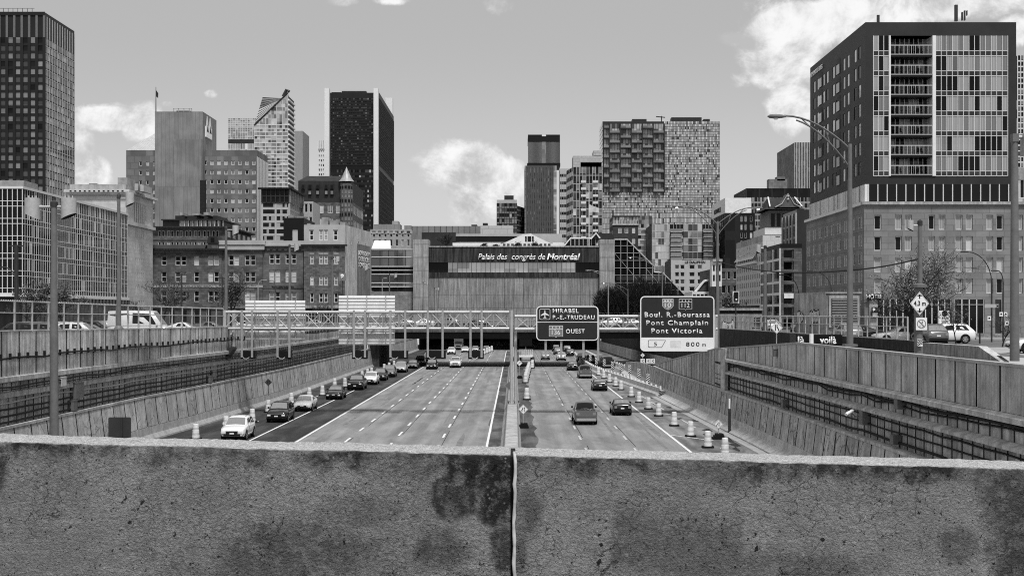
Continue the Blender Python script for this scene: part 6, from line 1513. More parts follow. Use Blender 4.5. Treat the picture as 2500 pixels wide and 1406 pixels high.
car('sedan', 'white', 1135, 861, 'to', 'white sedan right beside the box truck at the tunnel mouth')
# right carriageway, driving away
car('pickup', 'grey', 1431, 1038, 'away', 'grey pickup truck driving away, nearest vehicle right of the median')
car('sedan', 'black', 1520, 1015, 'away', 'black sedan driving away beside the solid line, right of the nearest grey pickup')
car('sedan', 'dark', 1466, 955, 'away', 'dark sedan driving away, next to the white barriers')
car('pickup', 'grey', 1430, 924, 'away', 'grey pickup truck driving away close to the start of the barriers')
car('sedan', 'black', 1399, 905, 'away', 'black sedan driving away just in front of the bridge shadow')
car('sedan', 'silver', 1332, 879, 'away', 'silver sedan driving away under the bridge in the lane beside the median')
car('suv', 'white', 1371, 881, 'away', 'white car driving away under the bridge in the middle lane')
car('suv', 'black', 1393, 871, 'away', 'black car driving away under the bridge with a white rear plate')
car('suv', 'grey', 1362, 866, 'away', 'grey car driving away just short of the tunnel mouth')
car('minivan', 'dark', 1385, 861, 'away', 'dark minivan entering the tunnel mouth in the right lane')
car('suv', 'dark', 1421, 884, 'away', 'dark car on the slip road side of the temporary barriers under the bridge')
car('suv', 'white', 1442, 889, 'away', 'white car beyond the striped hazard boards on the slip road')
car('pickup', 'dark', 1487, 899, 'away', 'dark pickup truck on the slip road behind the striped hazard boards')
car('suv', 'black', 1358, 858, 'away', 'black car swallowed by the tunnel in the middle lane')
# box truck coming out of the tunnel
def box_truck(label, x, Y, zr, bodym, ang, Lb=6.2, text=None):
    t = thing('box_truck', label, 'truck')
    g = MB(); g.box(-1.2, 1.2, -Lb + 2, 1.6, .95, 3.35, bodym); g.box(-1.22, 1.22, 1.5, 1.62, 3.3, 3.42, bodym); g.build('cargo_box', t)
    g = MB(); prof = [(1.65, .5), (3.6, .5), (3.7, .75), (3.65, 1.35), (2.9, 1.5), (2.45, 2.25), (1.65, 2.3)]
    P = [[(s * 1.02, a, b) for a, b in prof] for s in (-1, 1)]
    for i in range(len(prof)): j = (i + 1) % len(prof); g.face([P[0][i], P[0][j], P[1][j], P[1][i]], white)
    g.face(P[0], white); g.face(list(reversed(P[1])), white); g.build('cab', t)
    g = MB(); g.face([(-.9, 2.9 + .02, 1.54), (.9, 2.92, 1.54), (.86, 2.49, 2.2), (-.86, 2.49, 2.2)], car_glass); g.build('windscreen', t)
    g = MB(); g.box(-.6, .6, 3.7, 3.74, .85, 1.15, trim_m); g.build('grille', t)
    for s in (-1, 1): g = MB(); g.box(s * .85 - .15, s * .85 + .15, 3.68, 3.74, .9, 1.12, light_m); g.build('headlight', t); g = MB(); g.box(s * 1.2 - .1, s * 1.2 + .1, 2.5, 2.6, 1.5, 1.95, trim_m); g.build('door_mirror', t)
    for s in (-1, 1):
        for yc in (2.9, -2.4):
            g = MB(); n = 16; o = [(s * 1.1, yc + .45 * math.cos(2 * math.pi * q / n), .45 + .45 * math.sin(2 * math.pi * q / n)) for q in range(n)]; i_ = [(s * .75, p[1], p[2]) for p in o]
            for q in range(n): r = (q + 1) % n; g.face([o[q], o[r], i_[r], i_[q]], rubber)
            g.face(o, rubber); g.build('wheel', t)
    t.location = (x, Y, zr); t.rotation_euler = (0, 0, ang); return t
box_truck('white box truck coming out of the tunnel mouth', X(1119, 340), 343, .0125, M('white truck box', .62, var=.08), math.pi)
# delivery truck on the sunken slip road
dt = box_truck('black delivery truck with white lettering on the sunken slip road', 24.6, 107.5, rz(104) - .3, M('black truck box', .012, rough=.4, var=.1), R(90), Lb=4.2)
o = text_mesh('voilà', 0, 1.35, 0, .62, 0, white, None, bold=.025, depth=.01); o.parent = dt; o.location = (-1.22, -.35, 2.6); o.rotation_euler = (0, 0, R(-90))
o = text_mesh('là', 0, .55, 0, .62, 0, white, None, bold=.025, depth=.01); o.parent = dt; o.location = (-1.22, 1.45, 2.6); o.rotation_euler = (0, 0, R(-90))
# parked cars on the left street
pk = 'cars parked along the left street'
for k, (kind, pt, px, Y, fc, lab) in enumerate((('suv', 'dark', 30, 112, 'left', 'dark sport utility car parked behind the fence at the left edge'), ('suv', 'black', 66, 122, 'away', 'black car parked tail on, just right of the leftmost dark parked car'), ('sedan', 'grey', 82, 128, 'away', 'grey sedan parked tail on behind the thick fence pole gap'),
        ('suv', 'grey', 108, 112, 'right', 'grey sport utility car parked side on, just left of the big lamp post'), ('suv', 'white', 146, 122, 'away', 'white sport utility car parked tail on, just right of the big lamp post'), ('sedan', 'black', 162, 128, 'away', 'black sedan parked between two white cars behind the fence'),
        ('suv', 'white', 186, 114, 'right', 'white sport utility car with dark wheel arches parked behind the fence'), ('sedan', 'dark', 213, 124, 'right', 'dark sedan parked behind the white sport utility car'), ('minivan', 'dark', 224, 136, 'right', 'dark minivan parked farthest back in the left row'), ('suv', 'silver', 250, 138, 'right', 'silver car parked behind the tail of the white passenger van'),
        ('sedan', 'white', 446, 150, 'right', 'white sedan parked to the right of the white passenger van'), ('sedan', 'grey', 512, 165, 'right', 'grey sedan parked beside the left end of the gantry'), ('sedan', 'white', 606, 190, 'right', 'white sedan on the street behind the smaller ribbed sign back'), ('sedan', 'silver', 772, 215, 'right', 'silver sedan on the street between the two ribbed sign backs'))):
    car(kind, pt, px, 0, fc, lab, pk, zr=7., Y=Y)
car('van', 'white', 338, 0, 'right', 'big white passenger van with dark side windows behind the fence', 'vans', zr=7., Y=122)
bk = 'cars crossing the bridge'
for kind, pt, px, lab in (('sedan', 'silver', 985, 'silver sedan crossing the bridge just right of the larger ribbed sign back'), ('sedan', 'white', 1030, 'white sedan crossing the bridge left of the median posts'), ('suv', 'grey', 1090, 'grey sport utility car crossing the bridge in the middle of the left truss'), ('sedan', 'dark', 1160, 'dark sedan crossing the bridge close to the median posts'), ('suv', 'white', 1492, 'white car crossing the bridge between the two dark road signs'), ('sedan', 'silver', 1540, 'silver sedan crossing the bridge beside the largest road sign')):
    car(kind, pt, px, 0, 'left', lab, bk, zr=7.02, Y=236)
rk = 'cars on the right street'
for kind, pt, px, Y, z_, fc, lab in (('suv', 'silver', 2085, 118, 6.9, 'away', 'pale car behind the dark wall just right of the tall lamp post'), ('sedan', 'black', 2098, 121, 6.9, 'left', 'black sedan parked before the louvred ventilation house'), ('sedan', 'white', 2205, 112, 6.9, 'left', 'white sedan parked left of the height limit sign'), ('suv', 'grey', 2292, 106, 6.9, 'away', 'grey sport utility car stopped tail on, right of the height limit sign'), ('suv', 'white', 2318, 112, 6.9, 'left', 'white sport utility car behind the grey one by the hotel entrance'), ('sedan', 'white', 2562, 84, 6.9, 'left', 'white car cut off by the right edge of the picture'), ('suv', 'white', 1890, 178, 6.9, 'away', 'white car on the cross street behind the lane merge sign'), ('suv', 'silver', 1962, 172, 6.9, 'away', 'silver car on the cross street beside the graffiti vent house')):
    car(kind, pt, px, 0, fc, lab, rk, zr=z_, Y=Y)
car('suv', 'white', 2247, 0, 'right', 'white car on the slip road of which only the roof shows above the wall', 'cars on the slip road', zr=rz(76) - .6, Y=77)
# arrow board trailer beside the median
at = thing('arrow_board_trailer', 'white works trailer with a dark arrow board parked beside the median', 'trailer', (X(1284, 262), 262, 0))
g = MB(); x = X(1284, 262); g.box(x - 1.4, x + 1.4, 262, 266, .7, 1.0, white)
for k in range(8): g.box(x - 1.4 + .38 * k, x - 1.33 + .38 * k, 262, 262.06, 1, 2.2, white)
for z_ in (1.4, 1.8, 2.2): g.box(x - 1.4, x + 1.4, 262, 262.06, z_, z_ + .06, white)
g.build('frame', at); g = MB(); g.box(x - 1.3, x + 1.3, 264, 264.2, 2.9, 4.3, black); g.box(x - .06, x + .06, 264.2, 264.3, 1, 2.9, steel); g.build('arrow_board', at); g = MB(); g.box(x - 1.2, x - .9, 262.3, 263, .01, .7, rubber); g.box(x + .9, x + 1.2, 262.3, 263, .01, .7, rubber); g.build('wheel_pair', at)

# ================================================================== work zone furniture
bar_w = M('barrel white band', .68, var=.1, scale=6); bar_g = M('barrel reflective band', .5, rough=.5, var=.1, scale=6)
def make_barrel():
    t = thing('traffic_barrel', None, None)
    g = MB(); n = 8; z = .12
    pr = [(.29, .1)]
    for k in range(5):
        r0 = .29 - .018 * k
        g.lathe([(r0, z), (r0 - .006, z + .2), (r0 - .03, z + .215)], bar_w if k % 2 == 0 else bar_g, 14); z += .2
    g.lathe([(.2, z), (.2, z + .05), (.17, z + .06)], bar_w, 14); g.build('body', t, 40)
    g = MB(); g.box(-.4, .4, -.34, .34, 0, .13, rubber); g.build('base', t)
    return t
pb = make_barrel(); used = False
def barrel(px, py, label, s=1.0, group='traffic barrels along the closed lanes', x=None, Y=None):
    global used
    o = pb if not used else copy_tree(pb); used = True
    if Y is None: Y = EZ * F / (py - HY); x = X(px, Y)
    o.location = (x, Y, .0125); o.scale = (s, s, s); tag(o, label, 'traffic barrel', group); return o
names = ['first', 'second', 'third', 'fourth', 'fifth', 'sixth', 'seventh', 'eighth', 'ninth', 'tenth', 'eleventh', 'twelfth', 'thirteenth', 'fourteenth', 'fifteenth']
for k, (px, py) in enumerate(((1770, 1112), (1728, 1093), (1686, 1066), (1646, 1040), (1608, 1016), (1583, 999), (1560, 983), (1541, 969), (1516, 952), (1503, 943), (1488, 934), (1474, 924), (1461, 916))):
    barrel(px, py, '%s white barrel from the parapet in the row right of the right carriageway' % names[k], 1.0, 'barrels along the right shoulder')
for k, (px, py) in enumerate(((478, 1073), (552, 1052), (616, 1031), (655, 1007), (711, 986), (755, 972), (787, 966), (817, 946), (842, 945), (884, 926), (897, 920), (907, 916), (938, 906), (950, 902), (962, 897))):
    barrel(px, py, '%s white barrel from the parapet in the row along the left wall' % names[k], 1.0, 'barrels along the left wall')
for k in range(14): barrel(0, 0, 'white barrel in the tight row beside the median, %s from the near end' % names[k], 1.1, 'barrels beside the median', x=1.55 + k * .12 + (.5 if k > 8 else 0), Y=178 + k * 5.2)
barrel(1286, 976, 'single white barrel standing on the gritty strip just right of the median', 1.1, 'barrels beside the median')
for k in range(4): barrel(0, 0, 'white barrel on the lane line at the tunnel mouth, %s from the near end' % names[k], 1.2, 'barrels at the tunnel mouth', x=-6.9 + k * .45, Y=300 + k * 8)
# precast barrier blocks
def block(name='barrier_block', label=None, group=None):
    t = thing(name, label, 'concrete barrier', group=group); g = MB()
    for i in range(1): g.ext([(-.3, 0), (.3, 0), (.3, .12), (.12, .4), (.09, .9), (-.09, .9), (-.12, .4), (-.3, .12)], -1.47, 1.47, conc_white)
    g.build('block', t)
    g = MB(); g.box(-.1, .1, -1.3, -1.1, .9, 1.15, bar_w); g.build('marker', t)
    return t
path = [(16.75, 151), (15.9, 163), (14.9, 178), (13.6, 196), (12.9, 214), (12.7, 232), (12.8, 262), (13.6, 300), (14.2, 330)]
pos = []; carry = 0
for (xa, ya), (xb, yb) in zip(path, path[1:]):
    L_ = math.hypot(xb - xa, yb - ya); s = carry
    while s < L_: pos.append((xa + (xb - xa) * s / L_, ya + (yb - ya) * s / L_, -math.atan2(xb - xa, yb - ya))); s += 3.0
    carry = s - L_
b0 = block('barrier_block', None, 'precast barriers beside the slip road')
for k, (x, y, a) in enumerate(pos[:46]):
    o = b0 if k == 0 else copy_tree(b0)
    o.location = (x, y, .0125); o.rotation_euler = (0, 0, a)
    lab = ('precast barrier block at the near end of the white chain, touching the metal crash cushion' if k == 0 else 'white precast barrier block near the start of the chain, block %s from the crash cushion' % names[k] if k < 15 else 'white precast barrier block in the far part of the chain towards the tunnel')
    tag(o, lab, 'concrete barrier', 'precast barriers beside the slip road' if k < 15 else 'far precast barriers')
path2 = [(18.2, 212), (17.4, 232), (16.6, 255), (16.4, 300)]
cnt = 0
for (xa, ya), (xb, yb) in zip(path2, path2[1:]):
    n = int((yb - ya) / 3.05)
    for k in range(n):
        o = copy_tree(b0); f = k / n; o.location = (xa + (xb - xa) * f, ya + (yb - ya) * f, .0125); o.rotation_euler = (0, 0, -math.atan2(xb - xa, yb - ya)); tag(o, 'white precast barrier block in the second chain beside the far retaining wall', 'concrete barrier', 'second chain of precast barriers')
cc_ = thing('crash_cushion', 'corrugated metal crash cushion at the near end of the white barrier chain', 'crash cushion', (17.1, 148, 0))
g = MB()
for k, (z0, z1) in enumerate(((.3, .5), (.58, .78))): g.box(16.6, 17.5, 147.2, 149.2, z0, z1, steel_l); g.box(16.55, 17.55, 147.15, 149.25, z0 + .07, z0 + .13, black)
g.build('rail', cc_); g = MB(); g.box(16.7, 17.4, 147.4, 149, .0125, .3, black); g.build('base', cc_)
# striped hazard boards
def stripes(name, label, x, y, z0, w_, h, group, post=True, zg=0.0125):
    t = thing(name, label, 'hazard board', (x, y, zg), group); g = MB(); g.box(x - w_ / 2, x + w_ / 2, y, y + .03, z0, z0 + h, sign_white)
    k = -h
    n = 4; st_ = h / n
    for i in range(-1, n + 1):
        za = z0 + i * st_; q = [(x - w_ / 2, za), (x + w_ / 2, za + w_ * .75), (x + w_ / 2, za + w_ * .75 + st_ * .55), (x - w_ / 2, za + st_ * .55)]
        q = [(a, min(max(b, z0), z0 + h)) for a, b in q]
        if len(set(q)) > 2: g.face([(a, y - .004, b) for a, b in q], black)
    g.build('board', t)
    if post: g = MB(); g.box(x - .03, x + .03, y + .03, y + .08, zg, z0 + h * .9, steel_d); g.build('post', t)
for k, (px, py, Y) in enumerate(((1441, 874, 222), (1456, 882, 215), (1475, 886, 207), (1495, 893, 198), (1515, 897, 190), (1537, 902, 182), (1560, 912, 172), (1582, 925, 161))):
    zc = Z(py, Y); stripes('hazard_board', 'black and white striped hazard board behind the white barriers, %s from the tunnel end' % names[k], X(px, Y), Y, zc - .55, .42, 1.15, 'striped hazard boards')

# diamond signs
def diamond(label, px, py, half, Y, sym, zb_, post_px=None, base=True, m=sign_white, post_m=steel, back=False):
    x, zc = X(px, Y), Z(py, Y); h = half / F * Y
    t = thing('diamond_sign', label, 'road sign', (x, Y, zb_))
    plate('panel', [(x, zc - h), (x + h, zc), (x, zc + h), (x - h, zc)], Y, .03, M('sign back grey', .16, rough=.5, var=.1) if back else m, t)
    g = MB(); yy_ = Y - .034
    if not back:
        for s in (-1,): pass
        i = h * .93; j = h * .88
        for a, b in (((0, 1), (1, 0)), ((1, 0), (0, -1)), ((0, -1), (-1, 0)), ((-1, 0), (0, 1))):
            g.face([(x + a[0] * i, yy_, zc + a[1] * i), (x + b[0] * i, yy_, zc + b[1] * i), (x + b[0] * j, yy_, zc + b[1] * j), (x + a[0] * j, yy_, zc + a[1] * j)], black)
    def up(cx, z0, z1, w_=.055, lean=0):
        g.face([(x + (cx - w_ + lean) * h, yy_, zc + z0 * h), (x + (cx + w_ + lean) * h, yy_, zc + z0 * h), (x + (cx + w_) * h, yy_, zc + (z1 - .12) * h), (x + (cx - w_) * h, yy_, zc + (z1 - .12) * h)], black)
        g.face([(x + (cx - .14) * h, yy_, zc + (z1 - .14) * h), (x + (cx + .14) * h, yy_, zc + (z1 - .14) * h), (x + cx * h, yy_, zc + (z1 + .1) * h)], black)
    if sym == 'merge':
        up(-.08, -.45, .4); up(.28, -.45, .4)
        g.face([(x + a * h, yy_, zc + b * h) for a, b in ((-.5, -.45), (-.38, -.45), (-.36, -.25), (-.1, .05), (-.1, .2), (-.46, -.2))], black)
    elif sym == 'narrow':
        g.face([(x + a * h, yy_, zc + b * h) for a, b in ((-.3, -.5), (-.14, -.5), (-.14, .5), (-.3, .5))], black); g.face([(x + a * h, yy_, zc + b * h) for a, b in ((.2, -.5), (.36, -.5), (.36, -.2), (.14, .15), (.14, .5), (-.02, .5), (-.02, .1), (.2, -.25))], black)
    elif sym == 'arrow':
        g.face([(x + a * h, yy_, zc + b * h) for a, b in ((-.42, -.34), (-.34, -.42), (.2, .12), (.12, .2))], black); g.face([(x + a * h, yy_, zc + b * h) for a, b in ((.4, .4), (-.02, .3), (.3, -.02))], black)
    elif sym == 'curve':
        g.face([(x + a * h, yy_, zc + b * h) for a, b in ((-.1, -.5), (.05, -.5), (.05, -.1), (.2, .1), (.05, .5), (-.1, .3), (.05, .1), (-.1, -.05))], black)
    if g.f: g.build('symbol', t)
    g = MB(); g.box(x - .035, x + .035, Y + .005, Y + .06, zb_, zc + h * .8, post_m); g.build('post', t)
    if base:
        g = MB()
        for k in range(3): g.box(x - .45 + .12 * k, x + .45 - .05 * k, Y - .4, Y + .5, zb_ + .14 * k, zb_ + .14 * k + .13, rubber)
        g.build('ballast', t)
    return t, x, zc, h
diamond('white diamond lane merge sign with two arrows beside the near right barrels', 1754, 1035, 11.5, 98.5, 'merge', .0125)
diamond('white diamond lane merge sign with two arrows on the gritty strip by the median', 1277.5, 999, 12, 108, 'merge', .0125)
diamond('white diamond sign with one slanting arrow beside the barrel row at the median', 1268, 886, 7.5, 190, 'arrow', .0125)
diamond('plain grey back of a diamond sign mounted on the median barrier', 1243, 941, 10, 128, 'none', .9, base=False, back=True)
diamond('small white diamond curve sign above the end of the far wall', 1569, 867, 5.5, 215, 'curve', .0125, base=False)
diamond('white diamond narrowing lanes sign on the right retaining wall', 1896, 800, 15, 93, 'narrow', 6.2, base=False)
diamond('dark diamond sign leaning on the pale left wall', 655, 933, 9, 127, 'merge', 1.5, base=False, m=sign_mid)
for k, px in enumerate((1569, 1583, 1594)):
    Y = 213.; x = X(px, Y); g = MB(); zc = Z(881, Y); g.box(x - .35, x + .35, Y, Y + .04, zc - .35, zc + .35, sign_white); g.box(x - .03, x + .03, Y + .04, Y + .1, .0125, zc, steel_d); g.face([(x - .2, Y - .004, zc), (x + .1, Y - .004, zc + .25), (x + .2, Y - .004, zc + .15), (x, Y - .004, zc), (x + .2, Y - .004, zc - .15), (x + .1, Y - .004, zc - .25)], sign_mid); tag(g.build('chevron_board'), 'small white chevron board above the wall end, %s of three' % ['leftmost', 'middle', 'rightmost'][k], 'chevron board', 'chevron boards above the wall end')
# height limit diamond and the prohibition plate share a post on the slip road wall
t = thing('height_limit_sign', 'white diamond height limit sign reading four point three metres', 'road sign', (X(2240, 77), 77, 6.9))
Y = 77.; x, zc = X(2240.5, Y), Z(741, Y); hw_, hh = 23 * Y / F, 28.5 * Y / F
plate('panel', [(x, zc - hh), (x + hw_, zc), (x, zc + hh), (x - hw_, zc)], Y - .34, .03, sign_white, t)
g = MB(); y_ = Y - .374
for s in (1, -1):
    g.face([(x - .16, y_, zc + s * hh * .62), (x + .16, y_, zc + s * hh * .62), (x, y_, zc + s * hh * .8)], black); g.face([(x - .035, y_, zc + s * hh * .4), (x + .035, y_, zc + s * hh * .4), (x + .035, y_, zc + s * hh * .66), (x - .035, y_, zc + s * hh * .66)], black)
for a, b in (((0, 1), (1, 0)), ((1, 0), (0, -1)), ((0, -1), (-1, 0)), ((-1, 0), (0, 1))): g.face([(x + a[0] * hw_ * .95, y_, zc + a[1] * hh * .95), (x + b[0] * hw_ * .95, y_, zc + b[1] * hh * .95), (x + b[0] * hw_ * .92, y_, zc + b[1] * hh * .92), (x + a[0] * hw_ * .92, y_, zc + a[1] * hh * .92)], black)
g.build('symbol', t); text_mesh('4,3 m', x - hw_ * .62, x + hw_ * .64, zc - .17, zc + .16, Y - .371, black, t, bold=.01)
t = thing('prohibition_sign', 'square sign forbidding walkers and cyclists below the height limit sign', 'road sign', (X(2245, 77), 77, 6.9))
x, zc = X(2245, Y), Z(790.5, Y); h = 13.5 * Y / F; hz = 15 * Y / F
plate('panel', rrect(x - h, x + h, zc - hz, zc + hz, .03), Y - .34, .03, sign_white, t)
g = MB(); n = 28
for k in range(n): a, b = 2 * math.pi * k / n, 2 * math.pi * (k + 1) / n; r0, r1 = h * .82, h * .68; g.face([(x + r0 * math.cos(a), y_, zc + r0 * math.sin(a)), (x + r0 * math.cos(b), y_, zc + r0 * math.sin(b)), (x + r1 * math.cos(b), y_, zc + r1 * math.sin(b)), (x + r1 * math.cos(a), y_, zc + r1 * math.sin(a))], sign_mid)
g.face([(x - .22, y_ - .001, zc + .17), (x - .17, y_ - .001, zc + .22), (x + .22, y_ - .001, zc - .17), (x + .17, y_ - .001, zc - .22)], sign_mid)
g.face([(x + .01, y_, zc + .03), (x + .07, y_, zc + .03), (x + .06, y_, zc + .17), (x + .02, y_, zc + .17)], black); g.lathe([(.02, 0), (.02, .001)], black, 8, (x + .04, y_, zc + .2))
for cx in (-.09, .07):
    for k in range(12): a, b = 2 * math.pi * k / 12, 2 * math.pi * (k + 1) / 12; g.face([(x + cx + .055 * math.cos(a), y_, zc - .13 + .055 * math.sin(a)), (x + cx + .055 * math.cos(b), y_, zc - .13 + .055 * math.sin(b)), (x + cx + .04 * math.cos(b), y_, zc - .13 + .04 * math.sin(b)), (x + cx + .04 * math.cos(a), y_, zc - .13 + .04 * math.sin(a))], black)
g.build('symbol', t)
stripes('hazard_board', 'small black and white hazard board at the foot of the height limit post', X(2246, 76.6), 76.6, Z(845, 76.6), .32, .42, 'slip road marker', post=False, zg=6.0)
# back of a sign by the left wall
t = thing('road_sign', 'dark back of a tall road sign standing at the foot of the left wall', 'road sign', (X(293, 84), 84, 0))
x0, x1, zt = X(265, 84), X(320, 84), Z(1018, 84); plate('panel', rrect(x0, x1, .8, zt, .1), 84, .05, M('dark sign back', .07, rough=.5, var=.15), t)
g = MB(); x = X(299, 84); g.box(x - .05, x + .05, 83.84, 83.94, 0, zt, steel_d); g.build('post', t)

# ================================================================== street lamps
def drum_lamp(label, px, ptop, Y, zb_, heads, r0, r1, hr, hh, name='street_lamp'):
    x = X(px, Y); zt = Z(ptop, Y)
    t = thing(name, label, 'street lamp', (x, Y, zb_), 'lamps with drum shaped heads')
    g = MB(); g.tube([(x, Y, zb_), (x, Y, zb_ + .4), (x, Y, zt)], [r0 * 1.05, r0, r1], post_grey, 12); g.lathe([(r0 * 2, 0), (r0 * 2, .06), (r0 * 1.1, .25)], post_grey, 12, (x, Y, zb_)); g.lathe([(r1 * 1.3, -.1), (r1 * 1.3, .15), (.03, .25)], steel_d, 10, (x, Y, zt)); g.build('pole', t, 50)
    for hp in heads:
        hx = X(hp, Y); s = 1 if hx > x else -1
        g = MB(); g.tube([(x, Y, zt - .12), (hx - s * hr * .9, Y, zt - .12)], r1 * .45, lamp_grey, 8); g.build('arm', t)
        g = MB(); n = 20; zt2 = zt + hh * .32; k0 = []
        for q in range(n):
            a = 2 * math.pi * q / n; cx, cy = hr * math.cos(a), hr * math.sin(a)
            k0.append(((hx + cx, Y + cy, zt2), (hx + cx, Y + cy, zt2 - hh * .68), (hx + cx, Y + cy, zt2 - hh * (.9 - .16 * s * math.cos(a))), (hx + cx * .9, Y + cy * .9, zt2 - hh * (.86 - .16 * s * math.cos(a)))))
        for q in range(n):
            p, r = k0[q], k0[(q + 1) % n]
            for i in range(3): g.face([p[i], p[i + 1], r[i + 1], r[i]], lamp_grey if i < 2 else black)
        g.face([p[0] for p in k0], lamp_grey); g.face([p[3] for p in reversed(k0)], black)
        g.build('lamp_head', t, 50)
        g = MB(); 
        for k in range(3): g.lathe([(hr * .1, 0), (hr * .07, hr * .35)], lamp_grey, 6, (hx + hr * (.5 * k - .5), Y, zt2))
        if hr > .35: g.build('head_fitting', t)
drum_lamp('big grey lamp post with two drum heads, nearest on the left side', 132, 500, 74, 0, (79, 168), .27, .17, .42, 1.15)
drum_lamp('grey lamp post with one drum head standing on the left wall beside the white van', 290, 481, 90.6, 8.4, (317,), .17, .11, .29, .95)
drum_lamp('grey lamp post with one drum head, right behind the left end of the gantry', 552, 558, 124, 8.15, (575,), .17, .11, .29, .95)
drum_lamp('grey lamp post with a drum head before the sandstone pavilion', 707, 601, 156, 8.0, (724,), .16, .11, .29, .95)
drum_lamp('grey lamp post with a drum head before the rough stone house', 811, 631, 192, 7, (824,), .16, .11, .29, .95)
drum_lamp('dark lamp post with a drum head before the painted side wall', 884, 652, 228, 7, (894,), .15, .1, .29, .95)
drum_lamp('dark lamp post with a drum head before the left glass wing', 951, 671, 262, 7, (966,), .15, .1, .29, .95)
drum_lamp('dark lamp post with a drum head before the left concrete pier', 1033, 690, 300, 7, (1043,), .14, .1, .27, .9)
drum_lamp('dark lamp post with a drum head before the left end of the wall panels', 1061, 704, 326, 7, (1070,), .14, .1, .25, .8)
drum_lamp('lamp post with a drum head directly above the height limit sign', 2246, 546, 77, 6, (2222,), .19, .12, .2, .62)
drum_lamp('leaning grey lamp post with a drum head in front of the white corner building', 1868, 604, 150, 6.9, (1852,), .26, .16, .3, 1.05)
g = MB(); x, Y = X(2240, 77), 77; g.tube([(x + .05, Y, 6), (x + .05, Y, 9.2)], .26, post_grey, 12); g.lathe([(.25, -.1), (.45, -.06), (.45, .1), (.25, .16)], post_grey, 12, (x + .1, Y, 11.1)); g.tube([(x + .05, Y, 9.2), (x + .08, Y, 11.1)], [.26, .22], post_grey, 12); tag(g.build('sign_post'), 'thick grey post carrying the height limit diamond', 'post')
def cobra(label, px, ptop, Y, zb_, arms, r=.19, lit=False, m=post_grey, grp='cobra head lamps'):
    x, zt = X(px, Y), Z(ptop, Y); t = thing('street_lamp', label, 'street lamp', (x, Y, zb_), grp)
    g = MB(); g.tube([(x, Y, zb_), (x, Y, zt)], [r, r * .6], m, 12); g.box(x - r * 1.8, x + r * 1.8, Y - r * 1.8, Y + r * 1.8, zb_, zb_ + .12, m); g.build('pole', t, 50)
    for (hx_, hy_) in arms:
        hx, hz = X(hx_, Y), Z(hy_, Y); n = 8
        dx_ = hx - x
        up_ = [(x + dx_ * f, Y, zt - .3 + (hz - zt + .3) * math.sin(f * math.pi / 2) ** .9) for f in [k / n for k in range(n + 1)]]
        lo_ = [(x + dx_ * f, Y, zt - 1.4 + (hz - zt + 1.25) * math.sin(f * math.pi / 2) ** .9) for f in [k / n * .82 for k in range(n + 1)]]
        g = MB(); g.tube(up_, r * .3, m, 6); g.tube(lo_, r * .25, m, 6)
        for f in (3, 6): g.tube([up_[f], lo_[f]], r * .18, m, 5)
        g.build('arm', t, 60)
        s = 1 if dx_ > 0 else -1; g = MB(); w_ = r * 1.0
        secs = [(0, .05, .05), (.25, .13, .1), (.6, .19, .13), (.95, .17, .1), (1.08, .04, .03)]
        pr = []
        for d_, ww, hh_ in secs: pr.append([(hx + s * (d_ - .1), Y + ww * math.cos(a) * r / .19, hz + hh_ * math.sin(a) * r / .19 - .04) for a in [2 * math.pi * k / 10 for k in range(10)]])
        for a, b in zip(pr, pr[1:]):
            for k in range(10): g.face([a[k], a[(k + 1) % 10], b[(k + 1) % 10], b[k]], m)
        g.face(pr[0], m); g.face(list(reversed(pr[-1])), m); g.build('lamp_head', t, 60)
        g = MB(); g.lathe([(.14 * r / .19, 0), (.1 * r / .19, -.07)], light_on if lit else light_m, 10, (hx + s * .5, Y, hz - .14 * r / .19)); g.build('lamp_glass', t)
cobra('tall cobra head lamp post on the right wall in front of the dark hotel corner', 2075, 352, 75.6, 7.6, [(1915, 283)], .2)
cobra('double armed cobra lamp post with lit heads behind the largest road sign', 1752, 540, 125, 6.0, [(1665, 503), (1838, 507)], .19, True)
cobra('slim lamp post with one lit cobra head right of the convention centre', 1617, 648, 225, 7, [(1546, 628)], .15, True)
cobra('faint lamp post with one cobra head over the right glass wing', 1533, 705, 236, 7, [(1481, 690)], .13, True)
cobra('faint lamp post with one cobra head before the right concrete pier', 1485, 668, 250, 7, [(1441, 660)], .13, False, steel)
t = thing('street_lamp', 'thick lamp post with a boxy head at the right edge of the picture', 'street lamp', (X(2477, 52), 52, 7.6))
x = X(2477, 52); g = MB(); g.tube([(x, 52, 7.6), (x, 52, Z(335, 52))], [.19, .13], post_grey, 12); g.build('pole', t, 50); g = MB(); zc = Z(335, 52); g.box(x - .12, x + .12, 51.85, 52.15, zc - .2, zc + .12, post_grey); g.tube([(x + .1, 52, zc), (x + .42, 52, zc)], .07, lamp_grey, 8); g.build('arm', t); g = MB(); g.box(x + .3, x + .75, 51.8, 52.2, zc - .75, zc + .12, lamp_grey); g.build('lamp_head', t)
def curved(label, px, pbase, Y, zb_, head, ptop, m=steel_d, r=.08):
    x, hx, zt = X(px, Y), X(head[0], Y), Z(ptop, Y); hz = Z(head[1], Y); t = thing('street_lamp', label, 'street lamp', (x, Y, zb_), 'curved street lamps')
    pts = [(x, Y, zb_), (x, Y, zt)] + [(x + (hx - x) * (1 - math.cos(a)), Y, zt + (hz - zt) * math.sin(a)) for a in [math.pi / 2 * k / 7 for k in range(1, 8)]]
    g = MB(); g.tube(pts, [r] * 2 + [r * .6] * 7, m, 8); g.build('pole', t, 60); g = MB(); s = 1 if hx > x else -1; g.box(min(hx, hx + s * .6), max(hx, hx + s * .6), Y - .12, Y + .12, hz - .07, hz + .05, m); g.build('lamp_head', t)
